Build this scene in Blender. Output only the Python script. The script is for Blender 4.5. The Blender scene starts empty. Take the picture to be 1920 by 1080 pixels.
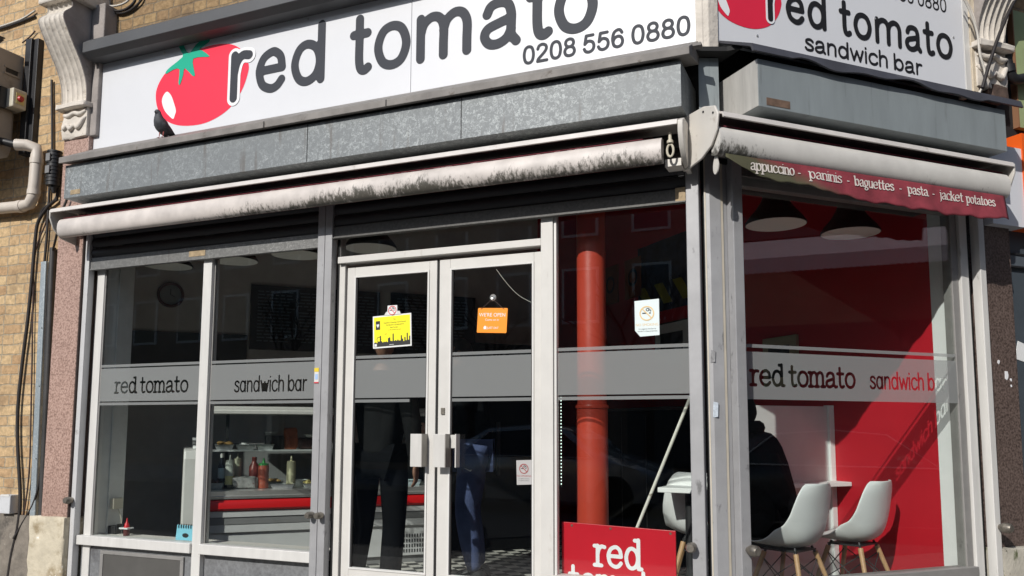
import bpy, bmesh, math, random
import numpy as np
from mathutils import Vector, Matrix
random.seed(7); np.random.seed(7)
RAD = math.radians
SC = bpy.context.scene
COL = SC.collection

# ---------------------------------------------------------------- camera
FPX, PY = 1538.433, 642.52                     # focal length and principal row in photo pixels (1920 x 1080)
CAM = np.array([0.0, -4.5, 1.14])
CR = np.array([0.92047899, 0.39078008, 0.0030589])
CU = np.array([0.03784419, -0.09692684, 0.99457177])
CF = np.array([-0.38895532, 0.91536666, 0.10400788])
cd = bpy.data.cameras.new("camera")
cam = bpy.data.objects.new("camera", cd); COL.objects.link(cam)
cd.sensor_width = 36.0; cd.lens = FPX / 1920 * 36.0
cd.shift_y = (PY - 540) / 1920
cd.clip_start = 0.05; cd.clip_end = 500
cam.matrix_world = Matrix(((CR[0], CU[0], -CF[0], CAM[0]), (CR[1], CU[1], -CF[1], CAM[1]), (CR[2], CU[2], -CF[2], CAM[2]), (0, 0, 0, 1)))
SC.camera = cam

# ---------------------------------------------------------------- light
SUN_AZ, SUN_EL = RAD(9.0), RAD(32.5)            # sun to the left of the long front's outward normal
w = bpy.data.worlds.new("World"); SC.world = w; w.use_nodes = True
nt = w.node_tree
sky = nt.nodes.new("ShaderNodeTexSky"); sky.sky_type = 'NISHITA'; sky.sun_disc = False
to_sun = Vector((-math.sin(SUN_AZ) * math.cos(SUN_EL), -math.cos(SUN_AZ) * math.cos(SUN_EL), math.sin(SUN_EL)))
sky.sun_elevation = SUN_EL
sky.sun_rotation = math.atan2(to_sun.x, to_sun.y)
bg = nt.nodes["Background"]; bg.inputs["Strength"].default_value = 0.115
nt.links.new(sky.outputs[0], bg.inputs[0])
sl = bpy.data.lights.new("sun", 'SUN'); sl.energy = 4.0; sl.angle = RAD(0.53); sl.color = (1.0, 0.965, 0.92)
so = bpy.data.objects.new("sun", sl); COL.objects.link(so)
so.rotation_euler = to_sun.to_track_quat('Z', 'Y').to_euler(); so.location = (-5, -20, 14)
SC.view_settings.view_transform = 'Standard'; SC.view_settings.look = 'None'
SC.view_settings.exposure = 0.0; SC.view_settings.gamma = 1.0
SC.cycles.transparent_max_bounces = 24; SC.cycles.max_bounces = 10
SC.cycles.use_denoising = True
SC.cycles.sample_clamp_indirect = 6.0

# ---------------------------------------------------------------- frames: local x = along the front, y = inward, z = up
Q = math.sqrt(0.5)
C0 = np.array([-0.71666425, 0, 0]); DB = np.array([Q, Q, 0]); NB = np.array([Q, -Q, 0])
FA = Matrix.Identity(4)
FB = Matrix.Translation(C0) @ Matrix.Rotation(RAD(45), 4, 'Z')
def ray(u, v): return CF * FPX + CR * (u - 960) - CU * (v - PY)
def hit(u, v, p0, n):
    d = ray(u, v); t = ((np.array(p0) - CAM) @ n) / (d @ n); return CAM + d * t
def A(u, v, o=0.0):
    """where a sight line meets the plane o metres in front of the long glass front: (along, up)"""
    P = hit(u, v, (0, -o, 0), np.array([0, -1.0, 0])); return float(P[0]), float(P[2])
def B(u, v, o=0.0):
    P = hit(u, v, C0 + NB * o, NB); return float((P - C0) @ DB), float(P[2])
def a2b(x, y):
    P = np.array([x, y, 0]) - C0; return float(P @ DB), float(-(P @ NB))

# ---------------------------------------------------------------- materials
MATS = {}
def N(nt, typ, **kw):
    n = nt.nodes.new(typ)
    for k, v in kw.items():
        if k in n.inputs: n.inputs[k].default_value = v
        else: setattr(n, k, v)
    return n
def rgb(c): return (c[0], c[1], c[2], 1.0)
def mat(name, base, rough=0.6, metal=0.0, var=0.0, vscale=8.0, stretch=(1, 1, 1), stain=None, sscale=3.0, samt=(0.5, 0.7), sstretch=(1, 1, 1),
        bump=0.0, bscale=60.0, spec=0.5, stain2=None, s2scale=20.0, s2amt=(0.6, 0.68), coat=0.0, emit=None):
    if name in MATS: return MATS[name]
    m = bpy.data.materials.new(name); m.use_nodes = True; nt = m.node_tree; L = nt.links.new
    b = nt.nodes["Principled BSDF"]
    b.inputs["Roughness"].default_value = rough; b.inputs["Metallic"].default_value = metal
    b.inputs["Specular IOR Level"].default_value = spec
    b.inputs["Coat Weight"].default_value = coat
    b.inputs["Base Color"].default_value = rgb(base)
    tc = N(nt, "ShaderNodeTexCoord")
    def noise(scale, st, detail=6.0, rough_=0.6):
        mp = N(nt, "ShaderNodeMapping"); mp.inputs["Scale"].default_value = st; L(tc.outputs["Object"], mp.inputs["Vector"])
        n = N(nt, "ShaderNodeTexNoise"); n.inputs["Scale"].default_value = scale; n.inputs["Detail"].default_value = detail; n.inputs["Roughness"].default_value = rough_
        L(mp.outputs[0], n.inputs["Vector"]); return n.outputs["Fac"]
    col = None
    if var > 0:
        n = noise(vscale, stretch)
        r = N(nt, "ShaderNodeMapRange"); r.inputs["From Min"].default_value = 0.3; r.inputs["From Max"].default_value = 0.7
        r.inputs["To Min"].default_value = 1 - var; r.inputs["To Max"].default_value = 1 + var; L(n, r.inputs["Value"])
        mx = N(nt, "ShaderNodeVectorMath", operation='SCALE'); mx.inputs[0].default_value = base[:3]; L(r.outputs[0], mx.inputs["Scale"])
        col = mx.outputs[0]
    def layer(col, colr, scale, st, amt):
        n = noise(scale, st, 8.0, 0.65)
        r = N(nt, "ShaderNodeMapRange", interpolation_type='SMOOTHSTEP'); r.inputs["From Min"].default_value = amt[0]; r.inputs["From Max"].default_value = amt[1]
        L(n, r.inputs["Value"])
        mx = N(nt, "ShaderNodeMix", data_type='RGBA'); L(r.outputs[0], mx.inputs[0])
        if col is not None: L(col, mx.inputs[6])
        else: mx.inputs[6].default_value = rgb(base)
        mx.inputs[7].default_value = rgb(colr); return mx.outputs[2]
    if stain: col = layer(col, stain, sscale, sstretch, samt)
    if stain2: col = layer(col, stain2, s2scale, (1, 1, 1), s2amt)
    if col is not None: L(col, b.inputs["Base Color"])
    if bump > 0:
        n = noise(bscale, stretch); bp = N(nt, "ShaderNodeBump"); bp.inputs["Strength"].default_value = bump; bp.inputs["Distance"].default_value = 0.01
        L(n, bp.inputs["Height"]); L(bp.outputs[0], b.inputs["Normal"])
    if emit:
        b.inputs["Emission Color"].default_value = rgb(emit[:3]); b.inputs["Emission Strength"].default_value = emit[3]
    MATS[name] = m; return m

def brick_mat(name, c1, c2, mortar, dark, seed=0.0):
    m = bpy.data.materials.new(name); m.use_nodes = True; nt = m.node_tree; L = nt.links.new
    b = nt.nodes["Principled BSDF"]; b.inputs["Roughness"].default_value = 0.9; b.inputs["Specular IOR Level"].default_value = 0.15
    tc = N(nt, "ShaderNodeTexCoord"); sp = N(nt, "ShaderNodeSeparateXYZ"); L(tc.outputs["Object"], sp.inputs[0])
    ns = N(nt, "ShaderNodeTexNoise"); ns.inputs["Scale"].default_value = 9.0; ns.inputs["Detail"].default_value = 3.0; L(tc.outputs["Object"], ns.inputs["Vector"])
    cb = N(nt, "ShaderNodeCombineXYZ"); ad = N(nt, "ShaderNodeMath", operation='ADD'); L(sp.outputs["X"], ad.inputs[0]); L(sp.outputs["Y"], ad.inputs[1])
    L(ad.outputs[0], cb.inputs["X"]); L(sp.outputs["Z"], cb.inputs["Y"]); cb.inputs["Z"].default_value = seed
    dv = N(nt, "ShaderNodeVectorMath", operation='SUBTRACT'); L(ns.outputs["Color"], dv.inputs[0]); dv.inputs[1].default_value = (0.5, 0.5, 0.5)
    ds = N(nt, "ShaderNodeVectorMath", operation='SCALE'); L(dv.outputs[0], ds.inputs[0]); ds.inputs["Scale"].default_value = 0.03
    va = N(nt, "ShaderNodeVectorMath", operation='ADD'); L(cb.outputs[0], va.inputs[0]); L(ds.outputs[0], va.inputs[1])
    br = N(nt, "ShaderNodeTexBrick"); br.inputs["Scale"].default_value = 1.0; br.inputs["Brick Width"].default_value = 0.21; br.inputs["Row Height"].default_value = 0.082
    br.inputs["Mortar Size"].default_value = 0.006; br.inputs["Mortar Smooth"].default_value = 0.35; br.inputs["Bias"].default_value = 0.0
    br.squash = 0.6; br.squash_frequency = 2; br.offset = 0.4
    br.inputs["Color1"].default_value = rgb(c1); br.inputs["Color2"].default_value = rgb(c2); br.inputs["Mortar"].default_value = rgb(mortar)
    L(va.outputs[0], br.inputs["Vector"])
    n2 = N(nt, "ShaderNodeTexNoise"); n2.inputs["Scale"].default_value = 26.0; n2.inputs["Detail"].default_value = 8.0; n2.inputs["Roughness"].default_value = 0.7; L(tc.outputs["Object"], n2.inputs["Vector"])
    r = N(nt, "ShaderNodeMapRange"); r.inputs["From Min"].default_value = 0.3; r.inputs["From Max"].default_value = 0.7; r.inputs["To Min"].default_value = 0.6; r.inputs["To Max"].default_value = 1.3; L(n2.outputs["Fac"], r.inputs["Value"])
    mu = N(nt, "ShaderNodeVectorMath", operation='SCALE'); L(br.outputs["Color"], mu.inputs[0]); L(r.outputs[0], mu.inputs["Scale"])
    n3 = N(nt, "ShaderNodeTexNoise"); n3.inputs["Scale"].default_value = 3.2; n3.inputs["Detail"].default_value = 6.0; L(tc.outputs["Object"], n3.inputs["Vector"])
    r3 = N(nt, "ShaderNodeMapRange", interpolation_type='SMOOTHSTEP'); r3.inputs["From Min"].default_value = 0.5; r3.inputs["From Max"].default_value = 0.72; r3.inputs["To Max"].default_value = 0.75; L(n3.outputs["Fac"], r3.inputs["Value"])
    mx = N(nt, "ShaderNodeMix", data_type='RGBA'); L(r3.outputs[0], mx.inputs[0]); L(mu.outputs[0], mx.inputs[6]); mx.inputs[7].default_value = rgb(dark)
    L(mx.outputs[2], b.inputs["Base Color"])
    sm = N(nt, "ShaderNodeMath", operation='MULTIPLY_ADD'); L(n2.outputs["Fac"], sm.inputs[0]); sm.inputs[1].default_value = 0.8; L(br.outputs["Fac"], sm.inputs[2])
    su = N(nt, "ShaderNodeMath", operation='MULTIPLY_ADD'); L(br.outputs["Fac"], su.inputs[0]); su.inputs[1].default_value = -2.2; L(sm.outputs[0], su.inputs[2])
    bp = N(nt, "ShaderNodeBump"); bp.inputs["Strength"].default_value = 0.9; bp.inputs["Distance"].default_value = 0.008; L(su.outputs[0], bp.inputs["Height"]); L(bp.outputs[0], b.inputs["Normal"])
    MATS[name] = m; return m

def granite_mat(name, c1, c2, c3, scale=55.0):
    m = bpy.data.materials.new(name); m.use_nodes = True; nt = m.node_tree; L = nt.links.new
    b = nt.nodes["Principled BSDF"]; b.inputs["Roughness"].default_value = 0.42
    tc = N(nt, "ShaderNodeTexCoord")
    n = N(nt, "ShaderNodeTexNoise"); n.inputs["Scale"].default_value = scale; n.inputs["Detail"].default_value = 3.0; n.inputs["Roughness"].default_value = 0.55; L(tc.outputs["Object"], n.inputs["Vector"])
    r = N(nt, "ShaderNodeValToRGB"); e = r.color_ramp.elements
    e[0].position = 0.36; e[0].color = rgb(c3); e[1].position = 0.62; e[1].color = rgb(c1)
    k = e.new(0.49); k.color = rgb(c2)
    L(n.outputs["Fac"], r.inputs[0])
    n2 = N(nt, "ShaderNodeTexNoise"); n2.inputs["Scale"].default_value = 2.5; n2.inputs["Detail"].default_value = 5.0; L(tc.outputs["Object"], n2.inputs["Vector"])
    r2 = N(nt, "ShaderNodeMapRange"); r2.inputs["To Min"].default_value = 0.75; r2.inputs["To Max"].default_value = 1.25; L(n2.outputs["Fac"], r2.inputs["Value"])
    mu = N(nt, "ShaderNodeVectorMath", operation='SCALE'); L(r.outputs[0], mu.inputs[0]); L(r2.outputs[0], mu.inputs["Scale"])
    L(mu.outputs[0], b.inputs["Base Color"])
    MATS[name] = m; return m

def galv_mat(name, lo, hi, scale=38.0, metal=0.35, rough=0.5, dirt=(0.12, 0.11, 0.10)):
    """galvanised sheet: crystal spangle flakes, patches, run marks"""
    m = bpy.data.materials.new(name); m.use_nodes = True; nt = m.node_tree; L = nt.links.new
    b = nt.nodes["Principled BSDF"]; b.inputs["Metallic"].default_value = metal; b.inputs["Roughness"].default_value = rough
    tc = N(nt, "ShaderNodeTexCoord")
    n0 = N(nt, "ShaderNodeTexNoise"); n0.inputs["Scale"].default_value = 14.0; n0.inputs["Detail"].default_value = 2.0; L(tc.outputs["Object"], n0.inputs["Vector"])
    mx0 = N(nt, "ShaderNodeVectorMath", operation='MULTIPLY_ADD'); L(n0.outputs["Color"], mx0.inputs[0]); mx0.inputs[1].default_value = (0.09, 0.09, 0.09); L(tc.outputs["Object"], mx0.inputs[2])
    v = N(nt, "ShaderNodeTexVoronoi"); v.inputs["Scale"].default_value = scale; L(mx0.outputs[0], v.inputs["Vector"])
    sp = N(nt, "ShaderNodeSeparateColor"); L(v.outputs["Color"], sp.inputs[0])
    n1 = N(nt, "ShaderNodeTexNoise"); n1.inputs["Scale"].default_value = scale * 1.1; n1.inputs["Detail"].default_value = 5.0; n1.inputs["Roughness"].default_value = 0.7; n1.inputs["Distortion"].default_value = 1.5; L(tc.outputs["Object"], n1.inputs["Vector"])
    r1 = N(nt, "ShaderNodeMapRange", interpolation_type='SMOOTHSTEP'); r1.inputs["From Min"].default_value = 0.42; r1.inputs["From Max"].default_value = 0.62; L(n1.outputs["Fac"], r1.inputs["Value"])
    mm = N(nt, "ShaderNodeMath", operation='MULTIPLY'); L(r1.outputs[0], mm.inputs[0]); L(sp.outputs[0], mm.inputs[1])
    nb = N(nt, "ShaderNodeTexNoise"); nb.inputs["Scale"].default_value = 1.1; nb.inputs["Detail"].default_value = 2.0; L(tc.outputs["Object"], nb.inputs["Vector"])
    rb = N(nt, "ShaderNodeMapRange"); rb.inputs["From Min"].default_value = 0.35; rb.inputs["From Max"].default_value = 0.65; rb.inputs["To Min"].default_value = 0.35; rb.inputs["To Max"].default_value = 1.15; L(nb.outputs["Fac"], rb.inputs["Value"])
    m2 = N(nt, "ShaderNodeMath", operation='MULTIPLY'); L(mm.outputs[0], m2.inputs[0]); L(rb.outputs[0], m2.inputs[1])
    mx = N(nt, "ShaderNodeMix", data_type='RGBA'); L(m2.outputs[0], mx.inputs[0]); mx.inputs[6].default_value = rgb(lo); mx.inputs[7].default_value = rgb(hi)
    mp = N(nt, "ShaderNodeMapping"); mp.inputs["Scale"].default_value = (9, 9, 0.9); L(tc.outputs["Object"], mp.inputs["Vector"])
    nd = N(nt, "ShaderNodeTexNoise"); nd.inputs["Scale"].default_value = 2.0; nd.inputs["Detail"].default_value = 6.0; L(mp.outputs[0], nd.inputs["Vector"])
    rd = N(nt, "ShaderNodeMapRange", interpolation_type='SMOOTHSTEP'); rd.inputs["From Min"].default_value = 0.58; rd.inputs["From Max"].default_value = 0.75; rd.inputs["To Max"].default_value = 0.75; L(nd.outputs["Fac"], rd.inputs["Value"])
    md = N(nt, "ShaderNodeMix", data_type='RGBA'); L(rd.outputs[0], md.inputs[0]); L(mx.outputs[2], md.inputs[6]); md.inputs[7].default_value = rgb(dirt)
    L(md.outputs[2], b.inputs["Base Color"])
    MATS[name] = m; return m

def mould_mat(name, base, z0, z1, strength=1.0, xlo=None, xhi=None, var=0.06):
    """white painted metal with black mould that grows up from the lower edge (object z from z0 up to z1)"""
    m = bpy.data.materials.new(name); m.use_nodes = True; nt = m.node_tree; L = nt.links.new
    b = nt.nodes["Principled BSDF"]; b.inputs["Roughness"].default_value = 0.5
    tc = N(nt, "ShaderNodeTexCoord"); sp = N(nt, "ShaderNodeSeparateXYZ"); L(tc.outputs["Object"], sp.inputs[0])
    mp = N(nt, "ShaderNodeMapping"); mp.inputs["Scale"].default_value = (52, 30, 24); L(tc.outputs["Object"], mp.inputs["Vector"])
    n = N(nt, "ShaderNodeTexNoise"); n.inputs["Scale"].default_value = 1.0; n.inputs["Detail"].default_value = 6.0; n.inputs["Roughness"].default_value = 0.72; L(mp.outputs[0], n.inputs["Vector"])
    mp2 = N(nt, "ShaderNodeMapping"); mp2.inputs["Scale"].default_value = (4.5, 3, 3); L(tc.outputs["Object"], mp2.inputs["Vector"])
    n2 = N(nt, "ShaderNodeTexNoise"); n2.inputs["Scale"].default_value = 1.0; n2.inputs["Detail"].default_value = 3.0; L(mp2.outputs[0], n2.inputs["Vector"])
    hz = N(nt, "ShaderNodeMapRange"); hz.inputs["From Min"].default_value = z0; hz.inputs["From Max"].default_value = z1; hz.inputs["To Min"].default_value = 0.62; hz.inputs["To Max"].default_value = -0.35; L(sp.outputs["Z"], hz.inputs["Value"])
    cur = hz.outputs[0]
    if xlo is not None:
        hx = N(nt, "ShaderNodeMapRange"); hx.inputs["From Min"].default_value = xlo; hx.inputs["From Max"].default_value = xhi; hx.inputs["To Min"].default_value = -0.75; hx.inputs["To Max"].default_value = 0.0; L(sp.outputs["X"], hx.inputs["Value"])
        mm = N(nt, "ShaderNodeMath", operation='ADD'); L(cur, mm.inputs[0]); L(hx.outputs[0], mm.inputs[1]); cur = mm.outputs[0]
    a1 = N(nt, "ShaderNodeMath", operation='MULTIPLY_ADD'); L(n.outputs["Fac"], a1.inputs[0]); a1.inputs[1].default_value = 2.4; L(cur, a1.inputs[2])
    a2 = N(nt, "ShaderNodeMath", operation='MULTIPLY_ADD'); L(n2.outputs["Fac"], a2.inputs[0]); a2.inputs[1].default_value = 1.4; L(a1.outputs[0], a2.inputs[2])
    g2 = N(nt, "ShaderNodeMapRange", interpolation_type='SMOOTHSTEP'); g2.inputs["From Min"].default_value = 1.90; g2.inputs["From Max"].default_value = 2.50; g2.inputs["To Max"].default_value = strength; L(a2.outputs[0], g2.inputs["Value"])
    n3 = N(nt, "ShaderNodeTexNoise"); n3.inputs["Scale"].default_value = 7.0; n3.inputs["Detail"].default_value = 7.0; L(tc.outputs["Object"], n3.inputs["Vector"])
    r3 = N(nt, "ShaderNodeMapRange"); r3.inputs["From Min"].default_value = 0.3; r3.inputs["From Max"].default_value = 0.7; r3.inputs["To Min"].default_value = 1 - var * 2; r3.inputs["To Max"].default_value = 1 + var; L(n3.outputs["Fac"], r3.inputs["Value"])
    mu = N(nt, "ShaderNodeVectorMath", operation='SCALE'); mu.inputs[0].default_value = base; L(r3.outputs[0], mu.inputs["Scale"])
    mx = N(nt, "ShaderNodeMix", data_type='RGBA'); L(g2.outputs[0], mx.inputs[0]); L(mu.outputs[0], mx.inputs[6]); mx.inputs[7].default_value = rgb((0.045, 0.042, 0.03))
    L(mx.outputs[2], b.inputs["Base Color"])
    MATS[name] = m; return m

def glass_mat(name, tint=(0.955, 0.975, 0.965), f0=0.045):
    m = bpy.data.materials.new(name); m.use_nodes = True; nt = m.node_tree; L = nt.links.new
    nt.nodes.remove(nt.nodes["Principled BSDF"]); out = nt.nodes["Material Output"]
    t = N(nt, "ShaderNodeBsdfTransparent"); t.inputs[0].default_value = rgb(tint)
    g = N(nt, "ShaderNodeBsdfGlossy"); g.inputs["Roughness"].default_value = 0.0; g.inputs["Color"].default_value = (1, 1, 1, 1)
    lw = N(nt, "ShaderNodeLayerWeight"); lw.inputs["Blend"].default_value = 0.5
    p = N(nt, "ShaderNodeMath", operation='POWER'); L(lw.outputs["Facing"], p.inputs[0]); p.inputs[1].default_value = 5.0
    r = N(nt, "ShaderNodeMath", operation='MULTIPLY_ADD'); L(p.outputs[0], r.inputs[0]); r.inputs[1].default_value = 1 - f0; r.inputs[2].default_value = f0
    mx = N(nt, "ShaderNodeMixShader"); L(r.outputs[0], mx.inputs[0]); L(t.outputs[0], mx.inputs[1]); L(g.outputs[0], mx.inputs[2]); L(mx.outputs[0], out.inputs["Surface"])
    MATS[name] = m; return m

def frost_mat(name, base=(0.42, 0.44, 0.43), fac=0.7):
    m = bpy.data.materials.new(name); m.use_nodes = True; nt = m.node_tree; L = nt.links.new
    nt.nodes.remove(nt.nodes["Principled BSDF"]); out = nt.nodes["Material Output"]
    t = N(nt, "ShaderNodeBsdfTransparent"); d = N(nt, "ShaderNodeBsdfDiffuse"); d.inputs[0].default_value = rgb(base)
    tl = N(nt, "ShaderNodeBsdfTranslucent"); tl.inputs[0].default_value = rgb(base)
    m1 = N(nt, "ShaderNodeMixShader"); m1.inputs[0].default_value = 0.3; L(d.outputs[0], m1.inputs[1]); L(tl.outputs[0], m1.inputs[2])
    m2 = N(nt, "ShaderNodeMixShader"); m2.inputs[0].default_value = fac; L(t.outputs[0], m2.inputs[1]); L(m1.outputs[0], m2.inputs[2]); L(m2.outputs[0], out.inputs["Surface"])
    MATS[name] = m; return m

def checker_mat(name, a, b_, size):
    m = bpy.data.materials.new(name); m.use_nodes = True; nt = m.node_tree; L = nt.links.new
    b = nt.nodes["Principled BSDF"]; b.inputs["Roughness"].default_value = 0.35
    tc = N(nt, "ShaderNodeTexCoord"); mp = N(nt, "ShaderNodeMapping"); mp.inputs["Location"].default_value = (0.013, 0.017, 0.5); mp.inputs["Scale"].default_value = (1, 1, 0.0001); L(tc.outputs["Object"], mp.inputs["Vector"])
    c = N(nt, "ShaderNodeTexChecker"); c.inputs["Scale"].default_value = 1 / size; c.inputs["Color1"].default_value = rgb(a); c.inputs["Color2"].default_value = rgb(b_)
    L(mp.outputs[0], c.inputs["Vector"]); L(c.outputs["Color"], b.inputs["Base Color"]); MATS[name] = m; return m

# ---------------------------------------------------------------- mesh builder
class MB:
    def __init__(self): self.v = []; self.f = []
    def add(self, vs, fs):
        k = len(self.v); self.v += [tuple(map(float, p)) for p in vs]; self.f += [tuple(i + k for i in f) for f in fs]; return self
    def box(self, x0, x1, y0, y1, z0, z1):
        if x0 > x1: x0, x1 = x1, x0
        if y0 > y1: y0, y1 = y1, y0
        if z0 > z1: z0, z1 = z1, z0
        vs = [(x, y, z) for z in (z0, z1) for y in (y0, y1) for x in (x0, x1)]
        return self.add(vs, [(0, 2, 3, 1), (4, 5, 7, 6), (0, 1, 5, 4), (2, 6, 7, 3), (0, 4, 6, 2), (1, 3, 7, 5)])
    def prism(self, poly, axis, a, b):
        """poly in the two other axes (in x,y,z order), extruded from a to b along axis"""
        def mk(p, t):
            return {'x': (t, p[0], p[1]), 'y': (p[0], t, p[1]), 'z': (p[0], p[1], t)}[axis]
        n = len(poly)
        vs = [mk(p, a) for p in poly] + [mk(p, b) for p in poly]
        fs = [tuple(range(n)), tuple(range(2 * n - 1, n - 1, -1))] + [(i, n + i, n + (i + 1) % n, (i + 1) % n) for i in range(n)]
        return self.add(vs, fs)
    def hull8(self, vs):
        return self.add(vs, [(0, 1, 2, 3), (7, 6, 5, 4), (0, 4, 5, 1), (1, 5, 6, 2), (2, 6, 7, 3), (3, 7, 4, 0)])
    def loft(self, rings, closed=True, caps=True):
        n = len(rings[0]); vs = [p for r in rings for p in r]; fs = []
        for i in range(len(rings) - 1):
            for j in range(n if closed else n - 1):
                k = (j + 1) % n
                fs.append((i * n + j, i * n + k, (i + 1) * n + k, (i + 1) * n + j))
        if caps and closed: fs += [tuple(range(n - 1, -1, -1)), tuple((len(rings) - 1) * n + j for j in range(n))]
        return self.add(vs, fs)
    def tube(self, pts, r, n=8, smooth=0, flat=1.0):
        P = [Vector(p) for p in pts]
        if smooth: P = catmull(P, smooth)
        R = r if isinstance(r, (list, tuple)) else [r] * len(P)
        if len(R) != len(P): R = list(np.interp(np.linspace(0, 1, len(P)), np.linspace(0, 1, len(R)), R))
        rings = []; up = Vector((0, 0, 1)); prev = None
        for i, p in enumerate(P):
            t = (P[min(i + 1, len(P) - 1)] - P[max(i - 1, 0)])
            t = t.normalized() if t.length > 1e-9 else Vector((0, 0, 1))
            if prev is None:
                x = t.cross(up)
                if x.length < 0.05: x = t.cross(Vector((1, 0, 0)))
            else: x = prev - t * prev.dot(t)
            x.normalize(); y = t.cross(x); prev = x
            rings.append([tuple(p + x * (R[i] * math.cos(2 * math.pi * k / n)) + y * (R[i] * flat * math.sin(2 * math.pi * k / n))) for k in range(n)])
        return self.loft(rings)
    def lathe(self, prof, c, n=24, axis='z', sx=1.0, sy=1.0):
        rings = []
        for r, z in prof:
            ring = []
            for k in range(n):
                a = 2 * math.pi * k / n; x, y = r * math.cos(a) * sx, r * math.sin(a) * sy
                ring.append({'z': (c[0] + x, c[1] + y, c[2] + z), 'y': (c[0] + x, c[1] + z, c[2] + y), 'x': (c[0] + z, c[1] + x, c[2] + y)}[axis])
            rings.append(ring)
        return self.loft(rings)
    def ball(self, c, r, n=12, m=8):
        rx, ry, rz = r if isinstance(r, (tuple, list)) else (r, r, r)
        rings = []
        for i in range(m + 1):
            t = math.pi * (i + 0.02) / (m + 0.04)
            rings.append([(c[0] + rx * math.sin(t) * math.cos(2 * math.pi * k / n), c[1] + ry * math.sin(t) * math.sin(2 * math.pi * k / n), c[2] - rz * math.cos(t)) for k in range(n)])
        return self.loft(rings)
    def poly(self, pts): return self.add(pts, [tuple(range(len(pts)))])
    def xf(self, M):
        self.v = [tuple(M @ Vector(p)) for p in self.v]; return self

def catmull(P, k, closed=False):
    P = [Vector(p) for p in P]; out = []; n = len(P)
    rng = range(n if closed else n - 1)
    for i in rng:
        if closed: a, b, c, d = P[(i - 1) % n], P[i], P[(i + 1) % n], P[(i + 2) % n]
        else:
            b, c = P[i], P[i + 1]
            a = P[i - 1] if i > 0 else b * 2 - c
            d = P[i + 2] if i + 2 < n else c * 2 - b
        for j in range(k):
            t = j / k
            out.append(0.5 * ((2 * b) + (c - a) * t + (2 * a - 5 * b + 4 * c - d) * t * t + (3 * b - a - 3 * c + d) * t ** 3))
    if not closed: out.append(P[-1])
    return out

ORG = {}
def thing(name, label, cat, frame, loc, group=None, rot=0.0):
    o = bpy.data.objects.new(name, None); COL.objects.link(o); o.empty_display_size = 0.1
    o.matrix_world = frame @ Matrix.Translation(loc) @ Matrix.Rotation(rot, 4, 'Z')
    o["label"] = label; o["category"] = cat
    if group: o["group"] = group
    ORG[o.name] = (Vector(loc) if rot == 0 else Vector((0, 0, 0))); return o
def mesh(name, mb, m):
    me = bpy.data.meshes.new(name); me.from_pydata(mb.v, [], mb.f); me.validate(); me.update()
    bm = bmesh.new(); bm.from_mesh(me); bmesh.ops.recalc_face_normals(bm, faces=bm.faces); bm.to_mesh(me); bm.free()
    me.materials.append(m); return me
def finish(o, smooth, bevel):
    if smooth:
        for p in o.data.polygons: p.use_smooth = True
        ang = math.radians(smooth if smooth > 1 else 40)
        try: o.data.set_sharp_from_angle(angle=ang)
        except Exception: pass
    if bevel:
        b = o.modifiers.new("bevel", 'BEVEL'); b.width = bevel; b.segments = 2; b.limit_method = 'ANGLE'; b.angle_limit = RAD(35)
def part(name, mb, m, parent, smooth=0, bevel=0.0, label=None):
    """a mesh child; its vertices are given in the same local frame as its thing's location"""
    org = ORG[parent.name]
    mb2 = MB(); mb2.v = [(p[0] - org.x, p[1] - org.y, p[2] - org.z) for p in mb.v]; mb2.f = mb.f
    o = bpy.data.objects.new(name, mesh(name, mb2, m)); COL.objects.link(o); o.parent = parent
    ORG[o.name] = org; finish(o, smooth, bevel)
    if label: o["label"] = label
    return o
def single(name, mb, m, label, cat, frame, loc, smooth=0, bevel=0.0, group=None, kind=None):
    l = Vector(loc); mb2 = MB(); mb2.v = [(p[0] - l.x, p[1] - l.y, p[2] - l.z) for p in mb.v]; mb2.f = mb.f
    o = bpy.data.objects.new(name, mesh(name, mb2, m)); COL.objects.link(o); o.matrix_world = frame @ Matrix.Translation(l)
    finish(o, smooth, bevel); ORG[o.name] = l
    if kind: o["kind"] = kind
    if label: o["label"] = label; o["category"] = cat
    if group: o["group"] = group
    return o
def structure(name, mb, m, frame=FA, loc=(0, 0, 0)):
    return single(name, mb, m, None, None, frame, loc, kind='structure')

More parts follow.
